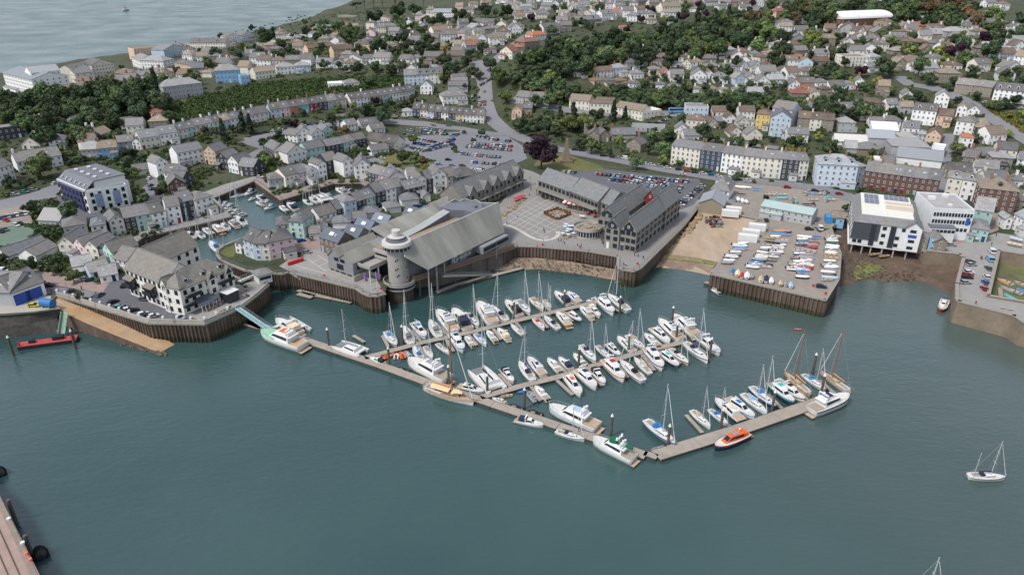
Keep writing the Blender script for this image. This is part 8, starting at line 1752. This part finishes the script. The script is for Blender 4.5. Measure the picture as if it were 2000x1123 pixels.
# containers and yard kit
cm = {}
def container(p, ang, c, L, label):
    o = empty('container', p, ang); b = MB(); b.box((0, 0, 1.3), (L, 2.4, 2.5)); 
    for i in range(int(L/.6)): 
        for s in (-1, 1): b.box((-L/2 + .3 + i*.6, s*1.22, 1.3), (.28, .08, 2.2))
    b.build('shell', m_paint, o, color=lin(c)); b = MB(); b.box((L/2 + .03, -.58, 1.3), (.06, 1.1, 2.3)); b.box((L/2 + .03, .58, 1.3), (.06, 1.1, 2.3)); b.build('doors', m_paint, o, color=lin(c)); tag(o, label, 'container')
for x, y, L, lab in ((1910, 800, 6, 'upper of the white containers by the slipway'), (1860, 845, 6, 'middle of the white containers by the slipway'), (1835, 885, 6.5, 'lowest of the white containers by the slipway'), (1700, 690, 6.5, 'white container beside the open boat shed'), (1725, 665, 6, 'rear white container beside the open boat shed')):
    container(G(1000 + x*.25025, 250 + y*.25025, 6.05), R(-18), '#d6d6d4', L, lab)
container(G(1617, 433, 6.05), R(75), '#3f86b8', 5, 'bright blue container by the boat park hut')
for i in range(26):
    x, y = brng.uniform(1375, 1410), brng.uniform(425, 442); p = G(x, y, 5.4); o = MB().box((0, 0, .5), (brng.uniform(.6, 1.6), brng.uniform(.5, 1.0), brng.uniform(.6, 1.2)), 0, brng.uniform(0, 3)).build('equipment_crate', m_paint, None, p, 0, color=lin(brng.choice(['#3c6f8f', '#3d4a5a', '#8c3a34', '#557a6a', '#8d8f92', '#2a2c30'])))
    reg(o, 'crate in the heap of kit', 'at the top of the slipway', 'crate', 'slipway kit')
# blue tank, lamps, flags, lifebuoys, people
p = G(95, 599, 6.05); tk = empty('blue_tank', p, R(-15)); tag(tk, 'large blue cylindrical tank on the left yard', 'tank'); b = MB(); b.tube((-2, 0, 1.3), (2, 0, 1.3), 1.25, 1.25, 16); b.build('drum', m_paint, tk, color=lin('#2f6fa8')); b = MB(); b.box((-1.2, 0, .25), (.4, 2.2, .5)); b.box((1.2, 0, .25), (.4, 2.2, .5)); b.build('cradle', m_rail, tk)
lm = MB(); lm.tube((0, 0, 0), (0, 0, 6.5), .09, .06, 6); lm.box((.35, 0, 6.45), (.9, .12, .08)); lampp = lm.mesh('post', m_rail); lm = MB(); lm.box((.75, 0, 6.38), (.5, .25, .12)); lamph = lm.mesh('lamp_head', m_whitetrim)
for a, b_ in ((85, 558), (28, 540), (138, 590), (608, 500), (970, 505), (1049, 332), (1147, 315), (190, 610), (340, 632), (1590, 470), (1500, 450), (1560, 500), (960, 250), (1240, 335), (1480, 350), (900, 262), (850, 262), (1010, 300), (1420, 345), (1570, 365)):
    p = T(a, b_); o = empty('street_lamp', (p.x, p.y, p.z), brng.uniform(0, 6)); obj('post', lampp, o); obj('lamp_head', lamph, o); reg(o, 'slim grey street lamp', 'around the quays and roads', 'street lamp', 'street lamps')
for i, (x, y) in enumerate(((1255, 355), (1300, 350), (1345, 345))):
    p = G(400 + x*.25025, 480 + y*.25025); o = empty('flagpole', (p.x, p.y, 6)); MB().tube((0, 0, 0), (0, 0, 6.2), .07, .05, 6).build('pole', m_whitetrim, o)
    if i != 1: MB().box((.5, 0, 4.6), (.9, .05, 2.6)).build('banner', mat('purple_banner', lin('#5a4a8c'), .8, .3, 1.2, col2=lin('#b04a5a'), scale2=.8), o)
    reg(o, 'white flagpole', 'beside the round tower', 'flagpole', 'museum flagpoles')
for x, y in ((440, 128), (1380, 350), (940, 255)):
    p = G(400 + x*.25025, 480 + y*.25025, 6.0); 
rb = MB(); rb.box((0, 0, .8), (.7, .12, .8)); rbm = rb.mesh('red_lifebuoy_board', mat('signal_red', lin('#c02c30'), .5))
for x, y in ((634, 543), (745, 568), (988, 483), (1133, 486), (1245, 519), (1588, 562), (1612, 577), (1060, 482)):
    o = obj('lifebuoy_stand', rbm, None, G(x, y, 6.05)); reg(o, 'red lifebuoy stand', 'at the quay edge', 'lifebuoy stand', 'lifebuoy stands')
for i in range(6):
    p = G(565 + i*5.2, 518 - i*1.7, 6.05); o = MB().box((0, 0, .55), (.9, .8, 1.1)).build('red_bin', MATS['signal_red'], None, p, R(20)); reg(o, 'red bin', 'in the row beside the museum forecourt', 'bin', 'red bins')
def person_mesh(seed):
    rg = random.Random(seed); bm = bmesh.new(); vs_ = [((0, 0, 1.0), .15), ((0, 0, 1.25), .16), ((0, 0, 1.45), .14), ((0, 0, 1.56), .055), ((0, 0, 1.68), .105), ((.09, .05 + rg.uniform(0, .12), .52), .075), ((.09, -.02, .06), .05), ((-.09, -.05 - rg.uniform(0, .12), .52), .075), ((-.09, -.1, .06), .05), ((.2, 0, 1.42), .06), ((.25, .05, 1.12), .045), ((.22, .14, .9), .035), ((-.2, 0, 1.42), .06), ((-.25, 0, 1.12), .045), ((-.23, .1, .9), .035)]
    es = [(0, 1), (1, 2), (2, 3), (3, 4), (0, 5), (5, 6), (0, 7), (7, 8), (2, 9), (9, 10), (10, 11), (2, 12), (12, 13), (13, 14)]
    me = bpy.data.meshes.new('person_skin'); me.from_pydata([v for v, r in vs_], es, []); o = bpy.data.objects.new('tmp', me); COL.objects.link(o); md = o.modifiers.new('skin', 'SKIN')
    for k, (v, r) in enumerate(vs_): me.skin_vertices[0].data[k].radius = (r, r*.8)
    me.skin_vertices[0].data[0].use_root = True
    dg = bpy.context.evaluated_depsgraph_get(); m2 = bpy.data.meshes.new_from_object(o.evaluated_get(dg)); bpy.data.objects.remove(o)
    for x in (mat('clothing', None, .9, .1, 3), mat('trousers', lin('#33373f'), .9), mat('skin', lin('#b98a70'), .7)): m2.materials.append(x)
    for f in m2.polygons:
        z = f.center.z; f.material_index = 1 if z < .98 else (2 if z > 1.52 or (abs(f.center.x) > .19 and z < 1.05) else 0)
    return m2
PM_ = [person_mesh(s) for s in range(3)]
PCOL = {'#c9c9c6': 'a white top', '#2b2e35': 'a dark jacket', '#8a2f34': 'a red top', '#3d5a80': 'a blue top', '#6b6f73': 'a grey top'}
for x, y, pl in [(1035, 350, 'on the street above the square'), (1037, 372, 'on the street above the square'), (1034, 383, 'on the square'), (1062, 451, 'on the square'), (1063, 455, 'on the square'), (1091, 472, 'on the promenade'), (1096, 472, 'on the promenade'), (1102, 478, 'on the promenade'), (1218, 518, 'on the rounded promenade end'), (1222, 520, 'on the rounded promenade end'), (1239, 500, 'beside the tall restaurant building'), (1246, 502, 'beside the tall restaurant building'), (1256, 506, 'beside the tall restaurant building'), (1128, 481, 'on the promenade'), (1135, 482, 'on the promenade'), (1915, 506, 'on the stone pier'), (1917, 508, 'on the stone pier'), (1936, 480, 'on the street by the pier'), (1945, 462, 'on the street by the pier'), (1905, 595, 'on the pier head'), (1150, 420, 'by the red awning'), (1160, 424, 'by the red awning'), (990, 440, 'left of the square'), (1010, 425, 'left of the square'), (1060, 352, 'on the street above the square'), (1045, 362, 'on the street above the square'), (160, 566, 'by the hotel car park'), (101, 572, 'at the top of the left slipway')]:
    c = brng.choice(list(PCOL)); o = empty('person', G(x, y, 6.05), brng.uniform(0, 6)); o.scale = (.82,)*3; obj('body', PM_[brng.randrange(3)], o, color=lin(c)); reg(o, f'person in {PCOL[c]} standing', pl, 'person', 'people on the quays')
for x, y in ((1036, 797), (1443, 848), (1448, 846), (1588, 792), (1130, 842), (1172, 856)):
    c = brng.choice(list(PCOL)); o = empty('person', G(x, y, .66), brng.uniform(0, 6)); o.scale = (.82,)*3; obj('body', PM_[brng.randrange(3)], o, color=lin(c)); reg(o, f'person in {PCOL[c]} standing', 'on the pontoons', 'person', 'people on the pontoons')
# low foreground pier, bottom left
pl = [G(-160, 800, 5), G(0, 968, 5), G(78, 1123, 5), G(140, 1260, 5), G(-260, 1260, 5)]
lp = empty('foreground_pier', (pl[1].x, pl[1].y, 0)); tag(lp, 'pinkish concrete wharf corner at the bottom left', 'wharf'); o_ = lp.location; mb = MB(); mb.prism([(p.x - o_.x, p.y - o_.y) for p in pl], -2, 5); mb.build('deck', mat('wharf_concrete', lin('#a08a80'), .9, .18, .4, col2=lin('#8c7b73'), scale2=.15), lp)
a, b_ = pl[1] - Vector(o_), pl[3] - Vector(o_); d = (b_ - a); d.z = 0; n = Vector((d.y, -d.x, 0)).normalized(); 
for off_, w, nm, c in ((-.45, .9, 'edge_beam', '#877a70'), (-2.2, .16, 'rail', '#5b4a44'), (-3.6, .16, 'rail', '#5b4a44')):
    c0 = (a + b_)/2 + n*off_*(-1 if n.x < 0 else 1); b = MB(); b.box((c0.x, c0.y, 5.06), (d.length, w, .12), 0, math.atan2(d.y, d.x)); b.build(nm, mat('wharf_' + c, lin(c), .9, .2, .8), lp)
for i, (x, y) in enumerate(((18, 1015), (45, 1062))):
    p = G(x, y, 5.1); o = MB().tube((0, 0, 0), (0, 0, .5), .3, .38, 8).build('bollard', m_whitetrim, None, p); tag(o, ('upper' if i == 0 else 'lower') + ' white bollard on the bottom left wharf', 'bollard')
for i, (x, y) in enumerate(((52, 1082), (60, 1094))):
    p = G(x, y, 5.1); o = MB().tube((0, 0, 0), (0, 0, .45), .42 - .12*i, .3, 8).build('mooring_buoy', mat('orange_buoy', lin('#d8705a'), .6), None, p); tag(o, ('larger' if i == 0 else 'smaller') + ' orange buoy on the bottom left wharf', 'buoy')
for i, (x, y) in enumerate(((78, 1080), (-2, 922))):
    p = G(x, y, .6); fd = empty('fender', p, 0); b = MB(); b.lathe([(.1, -1.3), (.9, -1.1), (1.15, -.5), (1.2, 0), (1.15, .5), (.9, 1.1), (.1, 1.3)], 16); f2 = b.build('core', m_black, fd); k = MB()
    for j in range(5):
        for q in range(12):
            t = 2*math.pi*(q + .5*(j % 2))/12; z = -.9 + j*.45; r_ = 1.22 - .25*abs(z)**2*.4; c = Vector((r_*math.cos(t), r_*math.sin(t), z))
            for s in range(6):
                u0, u1 = s*math.pi/3, (s+1)*math.pi/3; tv = Vector((-math.sin(t), math.cos(t), 0)); k.tube(c + tv*.26*math.cos(u0) + Vector((0, 0, .26*math.sin(u0))), c + tv*.26*math.cos(u1) + Vector((0, 0, .26*math.sin(u1))), .07, .07, 4, 0, False)
    k.build('tyre_net', m_tyre, fd); fd.rotation_euler = (R(70), R(20), R(40)); tag(fd, ('large tyre-netted fender floating' if i == 0 else 'partly hidden tyre-netted fender') + ' beside the bottom left wharf' + ('' if i == 0 else ' at the left edge'), 'fender')
for i, (x, y, x1, y1) in enumerate(((15, 976, 32, 1020), (48, 1045, 63, 1080))):
    p = G(x, y, 5.6); o = MB().tube((0, 0, -7), (0, 0, 0), .35, .35, 8).build('timber_pile', m_pile_post, None, p); tag(o, ('upper' if i == 0 else 'lower') + ' timber pile against the bottom left wharf', 'pile')

# white posts along the hotel parapet, and terrace furniture
pp = MB().box((0, 0, .75), (.5, .5, 1.5)).box((0, 0, 1.55), (.62, .62, .14)).mesh('parapet_post', m_whitetrim)
pts = [G(*q) for q in ((112, 576), (160, 589), (292, 629), (400, 631), (467, 601))]; run = []
for a, b in zip(pts, pts[1:]):
    k = max(1, round((b - a).length/4.2)); run += [a.lerp(b, i/k) for i in range(k)]
for p in run:
    o = obj('parapet_post', pp, None, p + Vector((0, .3, .1))); reg(o, 'white square post', 'on the hotel quay parapet', 'post', 'parapet posts')
for x, y in ((404, 607), (412, 604), (420, 600), (428, 596), (436, 590), (446, 586), (455, 580), (470, 572), (480, 568)): table_set(G(x, y, 6.05), 'on the hotel terrace')
for x, y in ((432, 612), (440, 608), (450, 603), (484, 578), (478, 561), (474, 556)): tree_at(G(x, y, 6.0), .7, 'b', 'on the hotel terrace', 'terrace planting')
for x, y, c in ((1975, 470, 'white'), (1983, 472, 'white'), (1991, 474, 'white'), (1970, 480, 'sand'), (1980, 482, 'sand'), (1990, 484, 'sand'), (1905, 472, 'white'), (1912, 470, 'sand')): parasol(G(x, y, 6.05), c, 'by the pier restaurant')
for x, y in ((1895, 596), (1905, 599), (1915, 601), (1925, 604), (1935, 606), (1945, 608), (1958, 603), (1973, 606)):
    o = MB().box((0, 0, .35), (1.4, .5, .08)).box((-.5, 0, .17), (.1, .4, .34)).box((.5, 0, .17), (.1, .4, .34)).build('bench', m_teak, None, G(x, y, 6.03), R(-12)); reg(o, 'wooden bench', 'on the pier head', 'bench', 'pier benches')
write_labels()
